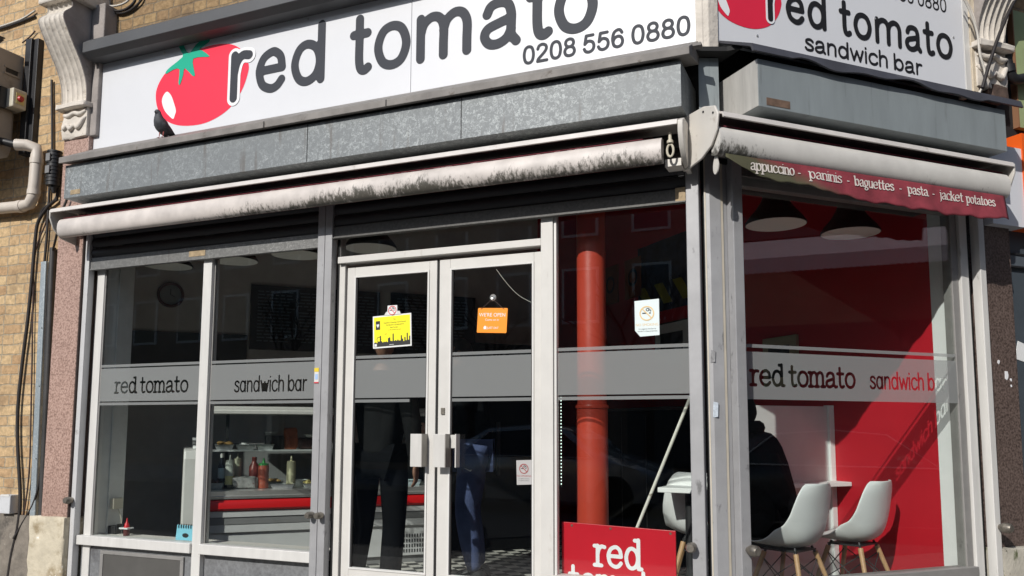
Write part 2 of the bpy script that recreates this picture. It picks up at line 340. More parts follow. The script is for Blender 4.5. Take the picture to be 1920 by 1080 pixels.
# ---------------------------------------------------------------- stroke lettering -> clean flat polygons
GL = {  # x-height 1; '+' = smooth curve, '-' = straight strokes, 'o' = closed curve
 'r': (0.62, [('-', [(.12, 0), (.12, 1)]), ('+', [(.12, .55), (.2, .82), (.36, .97), (.56, .95)])]),
 'e': (0.96, [('-', [(.07, .53), (.84, .53)]), ('+', [(.84, .53), (.78, .82), (.62, .97), (.46, 1.), (.2, .88), (.06, .62), (.06, .4), (.18, .13), (.46, 0), (.68, .05), (.83, .2)])]),
 'd': (0.98, [('o', [(.42, 1), (.18, .88), (.06, .5), (.18, .12), (.42, 0), (.68, .15), (.78, .5), (.68, .85)]), ('-', [(.82, 1.45), (.82, 0)])]),
 't': (0.66, [('+', [(.26, 1.36), (.26, .8), (.26, .3), (.32, .06), (.46, .0), (.6, .06)]), ('-', [(.04, .96), (.56, .96)])]),
 'o': (0.96, [('o', [(.46, 1), (.19, .88), (.06, .5), (.19, .12), (.46, 0), (.73, .12), (.86, .5), (.73, .88)])]),
 'm': (1.36, [('-', [(.1, 0), (.1, 1)]), ('+', [(.1, .6), (.18, .86), (.36, 1), (.54, .95), (.64, .72), (.64, .3), (.64, 0)]), ('+', [(.64, .62), (.72, .86), (.9, 1), (1.08, .95), (1.18, .72), (1.18, .3), (1.18, 0)])]),
 'n': (0.9, [('-', [(.1, 0), (.1, 1)]), ('+', [(.1, .6), (.2, .86), (.4, 1), (.62, .94), (.73, .7), (.73, .3), (.73, 0)])]),
 'a': (0.94, [('+', [(.12, .76), (.22, .94), (.44, 1), (.64, .93), (.72, .7), (.72, .45), (.72, .18), (.84, .0)]), ('+', [(.72, .58), (.42, .5), (.14, .4), (.06, .22), (.17, .04), (.38, 0), (.6, .1), (.72, .3)])]),
 'A1': (0.94, [('o', [(.42, 1), (.18, .88), (.06, .5), (.18, .12), (.42, 0), (.66, .15), (.74, .5), (.66, .85)]), ('-', [(.78, 1), (.78, 0)])]),
 's': (0.76, [('+', [(.66, .84), (.52, .97), (.34, 1), (.14, .9), (.12, .7), (.32, .56), (.52, .46), (.66, .28), (.58, .06), (.34, 0), (.16, .04), (.05, .18)])]),
 'w': (1.2, [('-', [(.04, 1), (.3, 0), (.58, .9), (.86, 0), (1.12, 1)])]),
 'i': (0.26, [('-', [(.1, 0), (.1, 1)]), ('-', [(.1, 1.36), (.1, 1.37)])]),
 'c': (0.84, [('+', [(.76, .82), (.62, .96), (.44, 1), (.18, .88), (.06, .5), (.18, .12), (.44, 0), (.64, .05), (.77, .2)])]),
 'h': (0.9, [('-', [(.1, 0), (.1, 1.45)]), ('+', [(.1, .6), (.2, .86), (.4, 1), (.62, .94), (.73, .7), (.73, .3), (.73, 0)])]),
 'b': (0.98, [('-', [(.1, 1.45), (.1, 0)]), ('o', [(.5, 1), (.26, .85), (.14, .5), (.26, .15), (.5, 0), (.74, .12), (.86, .5), (.74, .88)])]),
 'p': (0.98, [('-', [(.1, 1), (.1, -.42)]), ('o', [(.5, 1), (.26, .85), (.14, .5), (.26, .15), (.5, 0), (.74, .12), (.86, .5), (.74, .88)])]),
 'u': (0.92, [('+', [(.1, 1), (.1, .3), (.2, .05), (.4, 0), (.6, .12), (.72, .4)]), ('-', [(.74, 1), (.74, 0), (.82, .0)])]),
 'g': (0.94, [('o', [(.42, 1), (.18, .88), (.08, .58), (.18, .28), (.42, .16), (.66, .28), (.74, .58), (.66, .88)]), ('+', [(.7, .9), (.86, 1)]), ('+', [(.2, .22), (.16, .06), (.4, -.02), (.68, -.1), (.7, -.32), (.42, -.44), (.14, -.38), (.1, -.2), (.22, -.06)])]),
 'j': (0.4, [('+', [(.2, 1), (.2, .2), (.18, -.25), (.02, -.42)]), ('-', [(.2, 1.32), (.2, 1.33)])]),
 'k': (0.86, [('-', [(.1, 1.45), (.1, 0)]), ('-', [(.7, 1), (.14, .45)]), ('-', [(.32, .6), (.78, 0)])]),
 '-': (0.56, [('-', [(.1, .48), (.42, .48)])]),
 '0': (0.94, [('o', [(.44, 1.36), (.18, 1.2), (.08, .68), (.18, .16), (.44, 0), (.7, .16), (.8, .68), (.7, 1.2)])]),
 '2': (0.94, [('+', [(.1, 1.02), (.2, 1.26), (.44, 1.36), (.7, 1.24), (.76, .98), (.62, .7), (.36, .42), (.14, .18), (.08, .0)]), ('-', [(.08, 0), (.8, 0)])]),
 '8': (0.94, [('o', [(.44, 1.36), (.22, 1.27), (.14, 1.03), (.24, .8), (.44, .73), (.64, .8), (.74, 1.03), (.66, 1.27)]), ('o', [(.44, .73), (.18, .63), (.08, .36), (.18, .09), (.44, 0), (.7, .09), (.8, .36), (.7, .63)])]),
 '5': (0.94, [('-', [(.74, 1.34), (.24, 1.34), (.14, .68)]), ('+', [(.14, .68), (.3, .84), (.48, .88), (.72, .74), (.8, .44), (.7, .13), (.44, 0), (.2, .08), (.09, .28)])]),
 '6': (0.94, [('+', [(.75, 1.1), (.64, 1.3), (.46, 1.36), (.2, 1.2), (.09, .8), (.1, .45), (.2, .12), (.46, 0), (.7, .12), (.79, .42), (.7, .72), (.48, .84), (.24, .74), (.12, .52)])]),
 ' ': (0.30, []),
}
SERIF = {  # slab serifs added to the skeletons for the typewriter face
 'r': [(-.08, 0, .36, 0), (-.08, .98, .12, .98)], 'd': [(.6, 1.42, .82, 1.42), (.82, 0, 1.0, 0)], 'm': [(-.06, 0, .26, 0), (.5, 0, .78, 0), (1.04, 0, 1.34, 0), (-.06, .98, .1, .98)],
 'a': [(.84, .0, .98, .02)], 'n': [(-.06, 0, .26, 0), (.58, 0, .9, 0), (-.06, .98, .1, .98)], 'i': [(-.06, .98, .1, .98), (-.06, 0, .26, 0)], 'p': [(-.06, .98, .1, .98), (-.08, -.42, .28, -.42)],
 'u': [(-.04, .98, .1, .98), (.6, .98, .74, .98)], 'h': [(-.06, 1.42, .1, 1.42)], 'b': [(-.06, 1.42, .1, 1.42)], 'k': [(-.06, 1.42, .1, 1.42), (-.06, 0, .26, 0), (.62, 0, .9, 0)], 'j': [(.04, .98, .2, .98)],
}
def strokes(ch, serif=False):
    adv, S = GL[ch]; out = []
    for kind, pts in S:
        if kind == '-': out.append(np.array(pts, float))
        else: out.append(np.array([(p.x, p.y) for p in catmull([(a, b, 0) for a, b in pts], 7, kind == 'o')] + ([pts[0]] if kind == 'o' else [])))
    if serif and ch in SERIF: out += [np.array([(a, b), (c, d)]) for a, b, c, d in SERIF[ch]]
    return adv, out
def seg_field(S, X, Y, nib=None):
    """distance field of a set of polylines; nib=(angle, ratio) measures it with an elliptical pen"""
    if nib:
        c, s = math.cos(nib[0]), math.sin(nib[0])
        T = lambda x, y: (c * x + s * y, (-s * x + c * y) / nib[1])
    else: T = lambda x, y: (x, y)
    px, py = T(X, Y); D = np.full(X.shape, 1e9)
    for P in S:
        x, y = T(P[:, 0], P[:, 1])
        for i in range(len(x) - 1):
            dx, dy = x[i + 1] - x[i], y[i + 1] - y[i]; l = dx * dx + dy * dy + 1e-12
            t = np.clip(((px - x[i]) * dx + (py - y[i]) * dy) / l, 0, 1)
            D = np.minimum(D, np.hypot(px - x[i] - t * dx, py - y[i] - t * dy))
    return D
def march(F, xs, ys):
    """polygons covering F < 0 on the grid (rows merged), vertices in grid coordinates"""
    V = []; key = {}; faces = []
    def vid(k, p):
        if k not in key: key[k] = len(V); V.append(p)
        return key[k]
    ny, nx = F.shape
    for j in range(ny - 1):
        run = None
        for i in range(nx):
            full = i < nx - 1 and F[j, i] < 0 and F[j, i + 1] < 0 and F[j + 1, i] < 0 and F[j + 1, i + 1] < 0
            if full and run is None: run = i
            if not full and run is not None:
                faces.append((vid((run, j), (xs[run], ys[j])), vid((i, j), (xs[i], ys[j])), vid((i, j + 1), (xs[i], ys[j + 1])), vid((run, j + 1), (xs[run], ys[j + 1])))); run = None
            if full or i == nx - 1: continue
            cs = [(i, j), (i + 1, j), (i + 1, j + 1), (i, j + 1)]; vals = [F[b, a] for a, b in cs]
            if min(vals) >= 0: continue
            poly = []
            for k in range(4):
                (a, b), (c, d) = cs[k], cs[(k + 1) % 4]; f0, f1 = vals[k], vals[(k + 1) % 4]
                if f0 < 0: poly.append(vid((a, b), (xs[a], ys[b])))
                if (f0 < 0) != (f1 < 0):
                    t = f0 / (f0 - f1); kk = (min((a, b), (c, d)), max((a, b), (c, d)))
                    poly.append(vid(kk, (xs[a] + (xs[c] - xs[a]) * t, ys[b] + (ys[d] - ys[b]) * t)))
            if len(poly) > 2: faces.append(tuple(poly))
    return V, faces
def glyph(ch, rad, sx, sz, serif=False, nib=None, res=26, invert=False, pad=0.0):
    adv, S = strokes(ch, serif)
    if not S: return [], [], None
    S = [np.column_stack((P[:, 0] * sx, P[:, 1] * sz)) for P in S]
    allp = np.vstack(S); lo = allp.min(0) - rad * 1.15 - pad; hi = allp.max(0) + rad * 1.15 + pad
    h = sz / res
    xs = np.linspace(lo[0], hi[0], max(3, int((hi[0] - lo[0]) / h))); ys = np.linspace(lo[1], hi[1], max(3, int((hi[1] - lo[1]) / h)))
    X, Y = np.meshgrid(xs, ys); F = seg_field(S, X, Y, nib) - rad
    if invert: F = -F
    F[np.abs(F) < 1e-7] = 1e-7
    V, f = march(F, xs, ys); return V, f, (lo[0], hi[0], lo[1], hi[1])
def text(mb, s, x0, z0, xh, y, rad=0.1, sx=1.0, gap=0.06, serif=False, nib=None, res=26, width=None, alt=None, slope=0.0, fn=None):
    """letters written on the plane y (outer side is -y); returns end x"""
    if width:
        tot = sum(GL[(alt or {}).get(c, c)][0] + gap for c in s) - gap; sx = width / (tot * xh)
    x = x0
    for c in s:
        g = (alt or {}).get(c, c)
        V, f, bb = glyph(g, rad * xh, xh * sx, xh, serif, nib, res)
        if V:
            if fn: mb.add([fn(x + a, z0 + b + slope * (x + a - x0)) for a, b in V], f)
            else: mb.add([(x + a, y, z0 + b + slope * (x + a - x0)) for a, b in V], f)
        x += (GL[g][0] + gap) * xh * sx
    return x
def letters_fit(mb, items, z0, xh, y, rad, res=30, serif=False):
    """each letter stretched between its own left and right edge"""
    for ch, xa, xb in items:
        adv, S = strokes(ch, serif); allp = np.vstack(S); w0, w1 = allp[:, 0].min(), allp[:, 0].max()
        r = rad * xh; sx = (xb - xa - 2 * r) / (w1 - w0)
        V, f, bb = glyph(ch, r, sx, xh, serif, None, res)
        mb.add([(xa + r - w0 * sx + a, y, z0 + b) for a, b in V], f)
def disc(mb, cx, cz, r, y, n=24, r0=0.0):
    if r0 <= 0: mb.poly([(cx + r * math.cos(2 * math.pi * k / n), y, cz + r * math.sin(2 * math.pi * k / n)) for k in range(n)])
    else:
        vs = [(cx + q * math.cos(2 * math.pi * k / n), y, cz + q * math.sin(2 * math.pi * k / n)) for q in (r0, r) for k in range(n)]
        mb.add(vs, [(k, (k + 1) % n, n + (k + 1) % n, n + k) for k in range(n)])

# ---------------------------------------------------------------- palette
M_SIGN = mat("sign_white", (0.66, 0.67, 0.69), 0.4, var=0.02, vscale=3, stain=(0.42, 0.38, 0.34), sscale=9, samt=(0.70, 0.80), stain2=(0.05, 0.05, 0.05), s2scale=34, s2amt=(0.78, 0.80))
M_LETTER = mat("letter_slate", (0.046, 0.050, 0.060), 0.6, var=0.04, vscale=5, spec=0.2)
M_LETTERK = mat("letter_black", (0.016, 0.016, 0.018), 0.6, spec=0.2)
M_TOM = mat("tomato_red", (0.88, 0.022, 0.06), 0.4, var=0.04, vscale=2)
M_TOMB = mat("tomato_crimson", (0.72, 0.02, 0.055), 0.4, var=0.04, vscale=2)
M_LEAF = mat("tomato_leaf_green", (0.0, 0.40, 0.25), 0.4)
M_VWHITE = mat("vinyl_white", (0.82, 0.82, 0.83), 0.4)
M_GALV = galv_mat("galvanised_sheet", (0.175, 0.19, 0.195), (0.40, 0.43, 0.43), 44, 0.12, 0.55)
M_GALVS = galv_mat("galvanised_rail", (0.16, 0.16, 0.155), (0.36, 0.36, 0.34), scale=60)
M_SHUT = mat("shutter_slats_shaded", (0.05, 0.05, 0.052), 0.5, metal=0.3, var=0.15, vscale=5, stretch=(0.4, 1, 8))  # galvanised slats coloured darker for the shade they hang in
M_SHUTBOT = mat("shutter_bottom_rail", (0.10, 0.098, 0.092), 0.55, metal=0.3, var=0.25, vscale=60, stain=(0.06, 0.035, 0.025), sscale=5, samt=(0.62, 0.75))
M_BOXB = mat("painted_box_grey", (0.235, 0.265, 0.272), 0.5, metal=0.0, var=0.10, vscale=2.2, stretch=(4, 4, .8), stain=(0.13, 0.14, 0.145), sscale=5, samt=(0.56, 0.78), sstretch=(4, 4, .4))
M_FLASH = mat("flashing_slate", (0.055, 0.055, 0.065), 0.55, var=0.15, vscale=8)
M_LIP = mat("flashing_lead", (0.21, 0.195, 0.18), 0.7, var=0.25, vscale=7, stain=(0.10, 0.08, 0.065), sscale=10, samt=(0.58, 0.7))
M_CORN = mat("cornice_grey", (0.075, 0.077, 0.08), 0.5, var=0.1, vscale=4, stain=(0.16, 0.16, 0.155), sscale=10, samt=(0.68, 0.76))
M_ALU = mat("aluminium_satin", (0.64, 0.63, 0.60), 0.45, metal=0.1, var=0.08, vscale=5, stretch=(3, 3, .5), stain=(0.30, 0.28, 0.25), sscale=10, samt=(0.63, 0.78), sstretch=(1, 1, .4))
M_ALUD = mat("aluminium_dull", (0.27, 0.262, 0.25), 0.5, metal=0.2, var=0.12, vscale=6, stain=(0.13, 0.125, 0.12), sscale=8, samt=(0.6, 0.75))
M_WFRAME = mat("door_frame_cream", (0.60, 0.585, 0.55), 0.45, var=0.06, vscale=5, stain=(0.36, 0.32, 0.27), sscale=7, samt=(0.62, 0.78), sstretch=(2, 2, .4), stain2=(0.12, 0.10, 0.08), s2scale=30, s2amt=(0.74, 0.78))
M_POST = mat("post_grey_worn", (0.335, 0.335, 0.34), 0.5, metal=0.15, var=0.1, vscale=6, stain=(0.16, 0.16, 0.16), sscale=13, samt=(0.60, 0.72), sstretch=(1.4, 1.4, .6), stain2=(0.66, 0.66, 0.66), s2scale=24, s2amt=(0.70, 0.74))
M_POSTC = mat("post_cream_strip", (0.52, 0.47, 0.38), 0.6, var=0.1, vscale=10)
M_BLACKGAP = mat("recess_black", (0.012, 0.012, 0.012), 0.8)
M_RUBBER = mat("black_gasket", (0.02, 0.02, 0.02), 0.6)
M_GLASS = glass_mat("window_glass")
M_FROST = frost_mat("frosted_vinyl", (0.385, 0.40, 0.395), 0.66)
M_PANELD = mat("riser_panel_brown", (0.085, 0.082, 0.076), 0.5, var=0.1, vscale=6)
M_PANELG = mat("riser_panel_grey", (0.17, 0.175, 0.18), 0.6, var=0.25, vscale=40, stain=(0.09, 0.09, 0.095), sscale=6, samt=(0.5, 0.7))
M_BRICK = brick_mat("stock_brick", (0.60, 0.44, 0.25), (0.43, 0.28, 0.155), (0.40, 0.335, 0.24), (0.24, 0.165, 0.10))
M_BRICKU = brick_mat("stock_brick_sooty", (0.36, 0.25, 0.13), (0.27, 0.18, 0.10), (0.23, 0.18, 0.12), (0.10, 0.07, 0.05), 4.0)
M_GRAN = granite_mat("granite_pink", (0.46, 0.315, 0.26), (0.37, 0.24, 0.195), (0.22, 0.14, 0.11), 75)
M_GRAND = granite_mat("granite_brown", (0.15, 0.11, 0.095), (0.105, 0.075, 0.063), (0.055, 0.038, 0.032), 70)
M_STUCCO = mat("stucco_flaking", (0.62, 0.57, 0.50), 0.8, var=0.14, vscale=9, stain=(0.33, 0.27, 0.20), sscale=7, samt=(0.58, 0.70), stain2=(0.16, 0.125, 0.10), s2scale=16, s2amt=(0.66, 0.72), bump=0.8, bscale=22)
M_STUCCO_SHADE = mat("stucco_shaded_side", (0.30, 0.27, 0.25), 0.85, var=0.2, vscale=6, stain=(0.12, 0.10, 0.085), sscale=5, samt=(0.58, 0.72), bump=0.5, bscale=25)  # shaded copy of the stucco, bracket sides darkened in their colour
M_PLINTH = mat("plinth_painted_stone", (0.56, 0.50, 0.38), 0.85, var=0.16, vscale=6, stain=(0.30, 0.235, 0.14), sscale=5, samt=(0.48, 0.68), stain2=(0.80, 0.78, 0.73), s2scale=6, s2amt=(0.62, 0.66), bump=0.9, bscale=18)
M_PLINTHR = mat("plinth_mossy_stone", (0.46, 0.43, 0.36), 0.85, var=0.16, vscale=6, stain=(0.10, 0.115, 0.05), sscale=7, samt=(0.54, 0.66), sstretch=(2, 2, .7), stain2=(0.05, 0.045, 0.03), s2scale=14, s2amt=(0.64, 0.70), bump=0.9, bscale=20)
M_RENDER = mat("cement_render", (0.20, 0.175, 0.145), 0.95, var=0.3, vscale=9, stain=(0.09, 0.08, 0.07), sscale=4, samt=(0.5, 0.66), stain2=(0.38, 0.35, 0.30), s2scale=11, s2amt=(0.62, 0.70), bump=1.0, bscale=14)
M_TUBEL = mould_mat("awning_bar_mouldy", (0.60, 0.55, 0.51), 0.045, 0.165, 0.92, -1.4, -0.1, 0.12)
M_TUBER = mould_mat("awning_bar_white", (0.60, 0.58, 0.54), 0.045, 0.175, 0.9, -0.72, -1.02, 0.06)
M_CASS = mat("awning_cover_white", (0.60, 0.565, 0.53), 0.5, var=0.1, vscale=5, stain=(0.30, 0.25, 0.21), sscale=7, samt=(0.58, 0.74), stain2=(0.13, 0.11, 0.09), s2scale=25, s2amt=(0.70, 0.76))
M_CAP = mat("awning_cap_white", (0.60, 0.57, 0.52), 0.5, var=0.08, vscale=6, stain=(0.34, 0.30, 0.24), sscale=9, samt=(0.60, 0.75))
M_FAB = mat("awning_fabric_burgundy", (0.155, 0.022, 0.034), 0.9, var=0.25, vscale=14, bump=0.2, bscale=120)
M_DARKMETAL = mat("dark_metal", (0.035, 0.035, 0.037), 0.5, metal=0.4, var=0.2, vscale=10)
M_STEEL = mat("brushed_steel", (0.62, 0.61, 0.59), 0.33, metal=0.75, var=0.06, vscale=12, stretch=(1, 1, .2))
M_BRASS = mat("worn_metal_lock", (0.22, 0.20, 0.17), 0.45, metal=0.7, var=0.3, vscale=30)
M_BLACK = mat("black_plastic", (0.014, 0.014, 0.015), 0.5)
M_CABLE = mat("cable_black", (0.018, 0.014, 0.013), 0.6)
M_CABLER = mat("cable_brown", (0.055, 0.03, 0.025), 0.6)
M_CABLEW = mat("cable_white", (0.55, 0.52, 0.46), 0.6)
M_CONDUIT = galv_mat("conduit_galvanised", (0.30, 0.345, 0.37), (0.50, 0.54, 0.56), 45, 0.3)
M_PVC = mat("drain_pvc_white", (0.60, 0.54, 0.47), 0.45, var=0.1, vscale=5, stain=(0.32, 0.27, 0.21), sscale=5, samt=(0.58, 0.74))
M_ACBODY = mat("aircon_beige", (0.40, 0.34, 0.27), 0.6, var=0.12, vscale=5, stain=(0.20, 0.16, 0.12), sscale=6, samt=(0.55, 0.72))
M_PLASW = mat("plastic_white", (0.66, 0.65, 0.62), 0.4, var=0.04)
M_PLASC = mat("plastic_cream", (0.52, 0.48, 0.38), 0.45, var=0.05)
M_RUST = mat("label_brown", (0.15, 0.095, 0.065), 0.7, var=0.3, vscale=30)
M_TAN = mat("label_tan", (0.36, 0.27, 0.16), 0.7, var=0.3, vscale=30)

# ---------------------------------------------------------------- ground
mb = MB().box(-60, 60, -60, 40, -1.0, -0.26)
structure("road", mb, mat("asphalt", (0.05, 0.05, 0.052), 0.85, var=0.2, vscale=40, bump=0.4, bscale=90))
mb = MB().prism([(-14, 0.02), (-14, -2.6), (0.45, -2.6), (14, 10.95), (12.2, 12.8), (-0.7168, 0.02)], 'z', -0.25, -0.12)
structure("pavement", mb, mat("paving_slab", (0.24, 0.23, 0.215), 0.85, var=0.15, vscale=6, bump=0.3, bscale=40))
mb = MB().box(-45, 45, -22, -11.5, -0.25, -0.13)
structure("far_pavement", mb, mat("paving_slab", (0.24, 0.23, 0.215)))

# ---------------------------------------------------------------- corner building: brick walls
bld = thing("corner_building", "old yellow stock brick corner building carrying the white shop signs", "building", FA, (-6.0, 0, 0))
mb = MB().box(-9.5, -5.70, 0.0, 0.35, 0.46, 5.2)
part("side_wall", mb, M_BRICK, bld, label="sunlit yellow brick wall left of the shop front")
mb = MB().box(-9.5, -5.70, -0.035, 0.35, -0.13, 0.46)
part("wall_base", mb, M_RENDER, bld, label="rough grey cement base of the brick wall")
mb = MB().box(-5.70, -0.78, 0.0, 0.3, 3.97, 5.2)
part("upper_wall", mb, M_BRICKU, bld, label="sooty brick wall above the long shop sign")
# bulkhead behind shutters and signs
mb = MB().prism([(-5.46, 0.14), (-5.46, 0.30), (-0.84, 0.30), (1.32, 2.46), (1.43, 2.35), (-0.78, 0.14)], 'z', 2.56, 3.97)
part("bulkhead", mb, mat("bulkhead_dark", (0.03, 0.03, 0.03), 0.8), bld)
mb = MB().prism([(-0.78, 0.02), (-0.78, 0.3), (1.4, 2.46), (1.62, 2.30)], 'z', 3.97, 5.2)
part("upper_wall", mb, M_BRICKU, bld)
mb = MB().prism([(-5.7, 0.3), (-5.7, 0.36), (-3.0, 4.6), (-3.4, 4.9), (1.3, 8.6), (6, 4.0), (1.5, 2.5)], 'z', 5.2, 5.4)
part("roof", mb, mat("roof_slate", (0.07, 0.07, 0.08), 0.7), bld)

def word(s, x0, z0, xh, rad, width=None, sx=1.0, gap=0.08, serif=False, alt=None, res=22, pad=0.02, fill=None):
    """one distance field for a whole word"""
    alt = alt or {}
    tot = sum(GL[alt.get(c, c)][0] + gap for c in s) - gap
    if width: sx = width / (tot * xh)
    h = xh / res; r = rad * xh
    xs = np.arange(x0 - r - pad, x0 + tot * xh * sx + r + pad, h); zs = np.arange(z0 - r - pad, z0 + 1.48 * xh + r + pad, h)
    F = np.full((len(zs), len(xs)), 1.0); x = x0
    for c in s:
        adv, S = strokes(alt.get(c, c), serif)
        if S:
            S = [np.column_stack((x + P[:, 0] * xh * sx, z0 + P[:, 1] * xh)) for P in S]
            if fill == c: S += [np.array([(x + t * xh * sx, z0 + .05 * xh), (x + (t + (t - .58) * .3) * xh * sx, z0 + .7 * xh)]) for t in np.linspace(.28, .9, 7)]
            ap = np.vstack(S); i0, i1 = np.searchsorted(xs, (ap[:, 0].min() - 3 * r, ap[:, 0].max() + 3 * r))
            X, Y = np.meshgrid(xs[i0:i1], zs); F[:, i0:i1] = np.minimum(F[:, i0:i1], seg_field(S, X, Y) - r)
        x += (GL[alt.get(c, c)][0] + gap) * xh * sx
    F[np.abs(F) < 1e-7] = 1e-7
    return xs, zs, F
def band_mesh(s0, s1, y, words=(), z=(1.333, 1.579)):
    """frosted strip from s0 to s1, letters cut out of it"""
    mb = MB(); x = s0; R = lambda a, b, c, d: mb.poly([(a, y, c), (b, y, c), (b, y, d), (a, y, d)])
    for xs, zs, F in words:
        R(x, xs[0], z[0], z[1]); R(xs[0], xs[-1], z[0], zs[0]); R(xs[0], xs[-1], zs[-1], z[1])
        V, f = march(-F, xs, zs); mb.add([(a, y, b) for a, b in V], f); x = xs[-1]
    R(x, s1, z[0], z[1]); return mb
def stripes(mb, s0, s1, y, lo=True, hi=True, lo1=None):
    for a, b, e in ((1.589, 1.608, s1), (1.304, 1.323, lo1 or s1)): mb.poly([(s0, y, a), (e, y, a), (e, y, b), (s0, y, b)])
    return mb
def pane(parent, s0, s1, z0, z1, y=0.0):
    return part("pane", MB().box(s0, s1, y, y + 0.006, z0, z1), M_GLASS, parent)

# ---------------------------------------------------------------- long front: left window
win = thing("shop_window", "two pane shop window with grey frosted band in front of the food counter", "window", FA, (-4.35, 0, 0))
fr = MB()
fr.box(-5.375, -5.302, -0.012, 0.05, 0.0, 2.52).box(-4.305, -4.228, -0.03, 0.05, 0.0, 2.52)
fr.box(-5.302, -4.305, -0.008, 0.05, 2.47, 2.52).box(-4.228, -3.29, -0.008, 0.05, 2.47, 2.52)
part("frame", fr, M_ALU, win, bevel=0.003)
sl_ = MB().box(-5.40, -4.305, -0.05, 0.06, 0.275, 0.343).box(-4.228, -3.29, -0.05, 0.06, 0.275, 0.343)
part("sill", sl_, M_ALU, win, bevel=0.004)
bead = MB()
for a, b in ((-5.302, -4.305), (-4.228, -3.29)):
    bead.box(a, a + 0.012, -0.004, 0.012, 0.343, 2.47).box(b - 0.012, b, -0.004, 0.012, 0.343, 2.47)
part("glazing_bead", bead, M_ALUD, win)
p1 = pane(win, -5.29, -4.317, 0.343, 2.47); p2 = pane(win, -4.216, -3.302, 0.343, 2.47)
wd = word("red tomato", -5.135, 1.396, 0.078, 0.10, width=0.712, serif=True)
part("frosted_band", stripes(band_mesh(-5.29, -4.317, -0.004, [wd]), -5.29, -4.317, -0.004), M_FROST, win)
wd = word("sandwich bar", -4.005, 1.388, 0.072, 0.085, width=0.612, alt={'a': 'A1'}, fill='w')
part("frosted_band", stripes(band_mesh(-4.216, -3.302, -0.004, [wd]), -4.216, -3.302, -0.004), M_FROST, win)
rs = MB().box(-5.40, -4.305, 0.0, 0.06, -0.12, 0.275).box(-4.228, -3.29, 0.01, 0.06, -0.12, 0.275)
part("stall_riser", rs, M_PANELG, win)
part("riser_panel", MB().box(-5.16, -4.42, -0.008, 0.0, -0.05, 0.215), M_PANELD, win)
mo = MB()
for z0, z1, a, b in ((0.215, 0.24, -5.19, -4.39), (-0.08, -0.05, -5.19, -4.39)): mo.box(a, b, -0.014, 0.0, z0, z1)
mo.box(-5.19, -5.16, -0.014, 0.0, -0.05, 0.215).box(-4.42, -4.39, -0.014, 0.0, -0.05, 0.215)
part("riser_moulding", mo, M_ALUD, win, bevel=0.003)

# middle window beside the doors
win = thing("shop_window", "tall window beside the doors with a red column and red board behind it", "window", FA, (-1.24, 0, 0))
fr = MB().box(-1.716, -1.64, -0.03, 0.06, 0.0, 2.56).box(-1.64, -0.86, -0.005, 0.05, 2.47, 2.56)
part("frame", fr, M_WFRAME, win, bevel=0.003)
part("frame", MB().box(-1.637, -1.622, -0.02, 0.02, 0.30, 2.47), M_ALU, win, bevel=0.002)
part("sill", MB().box(-1.64, -0.86, -0.05, 0.05, 0.25, 0.315), M_WFRAME, win, bevel=0.004)
pane(win, -1.622, -0.85, 0.315, 2.47)
part("frosted_band", stripes(band_mesh(-1.622, -0.85, -0.004), -1.622, -0.85, -0.004), M_FROST, win)
part("stall_riser", MB().box(-1.64, -0.86, 0.0, 0.06, -0.12, 0.25), M_PANELG, win)

# doors
dr = thing("double_door", "pair of cream framed glass doors with steel pull plates between the windows", "door", FA, (-2.42, 0, 0))
fr = MB().box(-3.175, -3.115, 0.0, 0.06, -0.12, 2.22).box(-3.155, -1.716, -0.03, 0.06, 2.222, 2.266)
part("frame", fr, M_WFRAME, dr, bevel=0.003)
part("frame", MB().box(-3.175, -3.155, 0.0, 0.06, 2.266, 2.50), M_ALUD, dr)
part("transom_pane", MB().box(-3.15, -1.72, 0.015, 0.021, 2.268, 2.56), M_GLASS, dr)
part("threshold", MB().box(-3.175, -1.716, -0.02, 0.08, -0.12, 0.01), M_ALUD, dr)
def leaf(s0, s1, gl0, gl1, lo1=None):
    lf = part("door_leaf", MB().box(s0, gl0, 0.012, 0.055, 0.015, 2.195).box(gl1, s1, 0.012, 0.055, 0.015, 2.195).box(gl0, gl1, 0.012, 0.055, 2.137, 2.195).box(gl0, gl1, 0.012, 0.055, 0.015, 0.25), M_WFRAME, dr, bevel=0.003)
    part("glazing_bead", MB().box(gl0, gl0 + 0.011, 0.006, 0.03, 0.25, 2.137).box(gl1 - 0.011, gl1, 0.006, 0.03, 0.25, 2.137).box(gl0 + 0.011, gl1 - 0.011, 0.006, 0.03, 2.126, 2.137).box(gl0 + 0.011, gl1 - 0.011, 0.006, 0.03, 0.25, 0.261), M_PLASW, lf)
    part("gasket", MB().box(gl0 + 0.011, gl0 + 0.019, 0.015, 0.03, 0.261, 2.126).box(gl1 - 0.019, gl1 - 0.011, 0.015, 0.03, 0.261, 2.126), M_RUBBER, lf)
    part("door_pane", MB().box(gl0 + 0.012, gl1 - 0.012, 0.020, 0.026, 0.258, 2.13), M_GLASS, lf)
    part("frosted_band", stripes(band_mesh(gl0 + 0.012, gl1 - 0.012, 0.016), gl0 + 0.012, gl1 - 0.012, 0.016, lo1=lo1), M_FROST, lf)
    return lf
lfl = leaf(-3.103, -2.432, -3.045, -2.485, lo1=-2.62); lfr = leaf(-2.414, -1.722, -2.338, -1.775)
part("door_stop", MB().box(-2.434, -2.415, 0.02, 0.05, 0.02, 2.195), M_BLACKGAP, dr)
part("keyhole_plate", MB().box(-2.39, -2.365, 0.004, 0.014, 1.225, 1.265), M_BRASS, lfr)
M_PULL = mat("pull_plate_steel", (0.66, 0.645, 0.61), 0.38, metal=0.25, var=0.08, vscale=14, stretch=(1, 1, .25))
M_PULLD = mat("pull_plate_edge", (0.33, 0.31, 0.28), 0.4, metal=0.3, var=0.1, vscale=14)
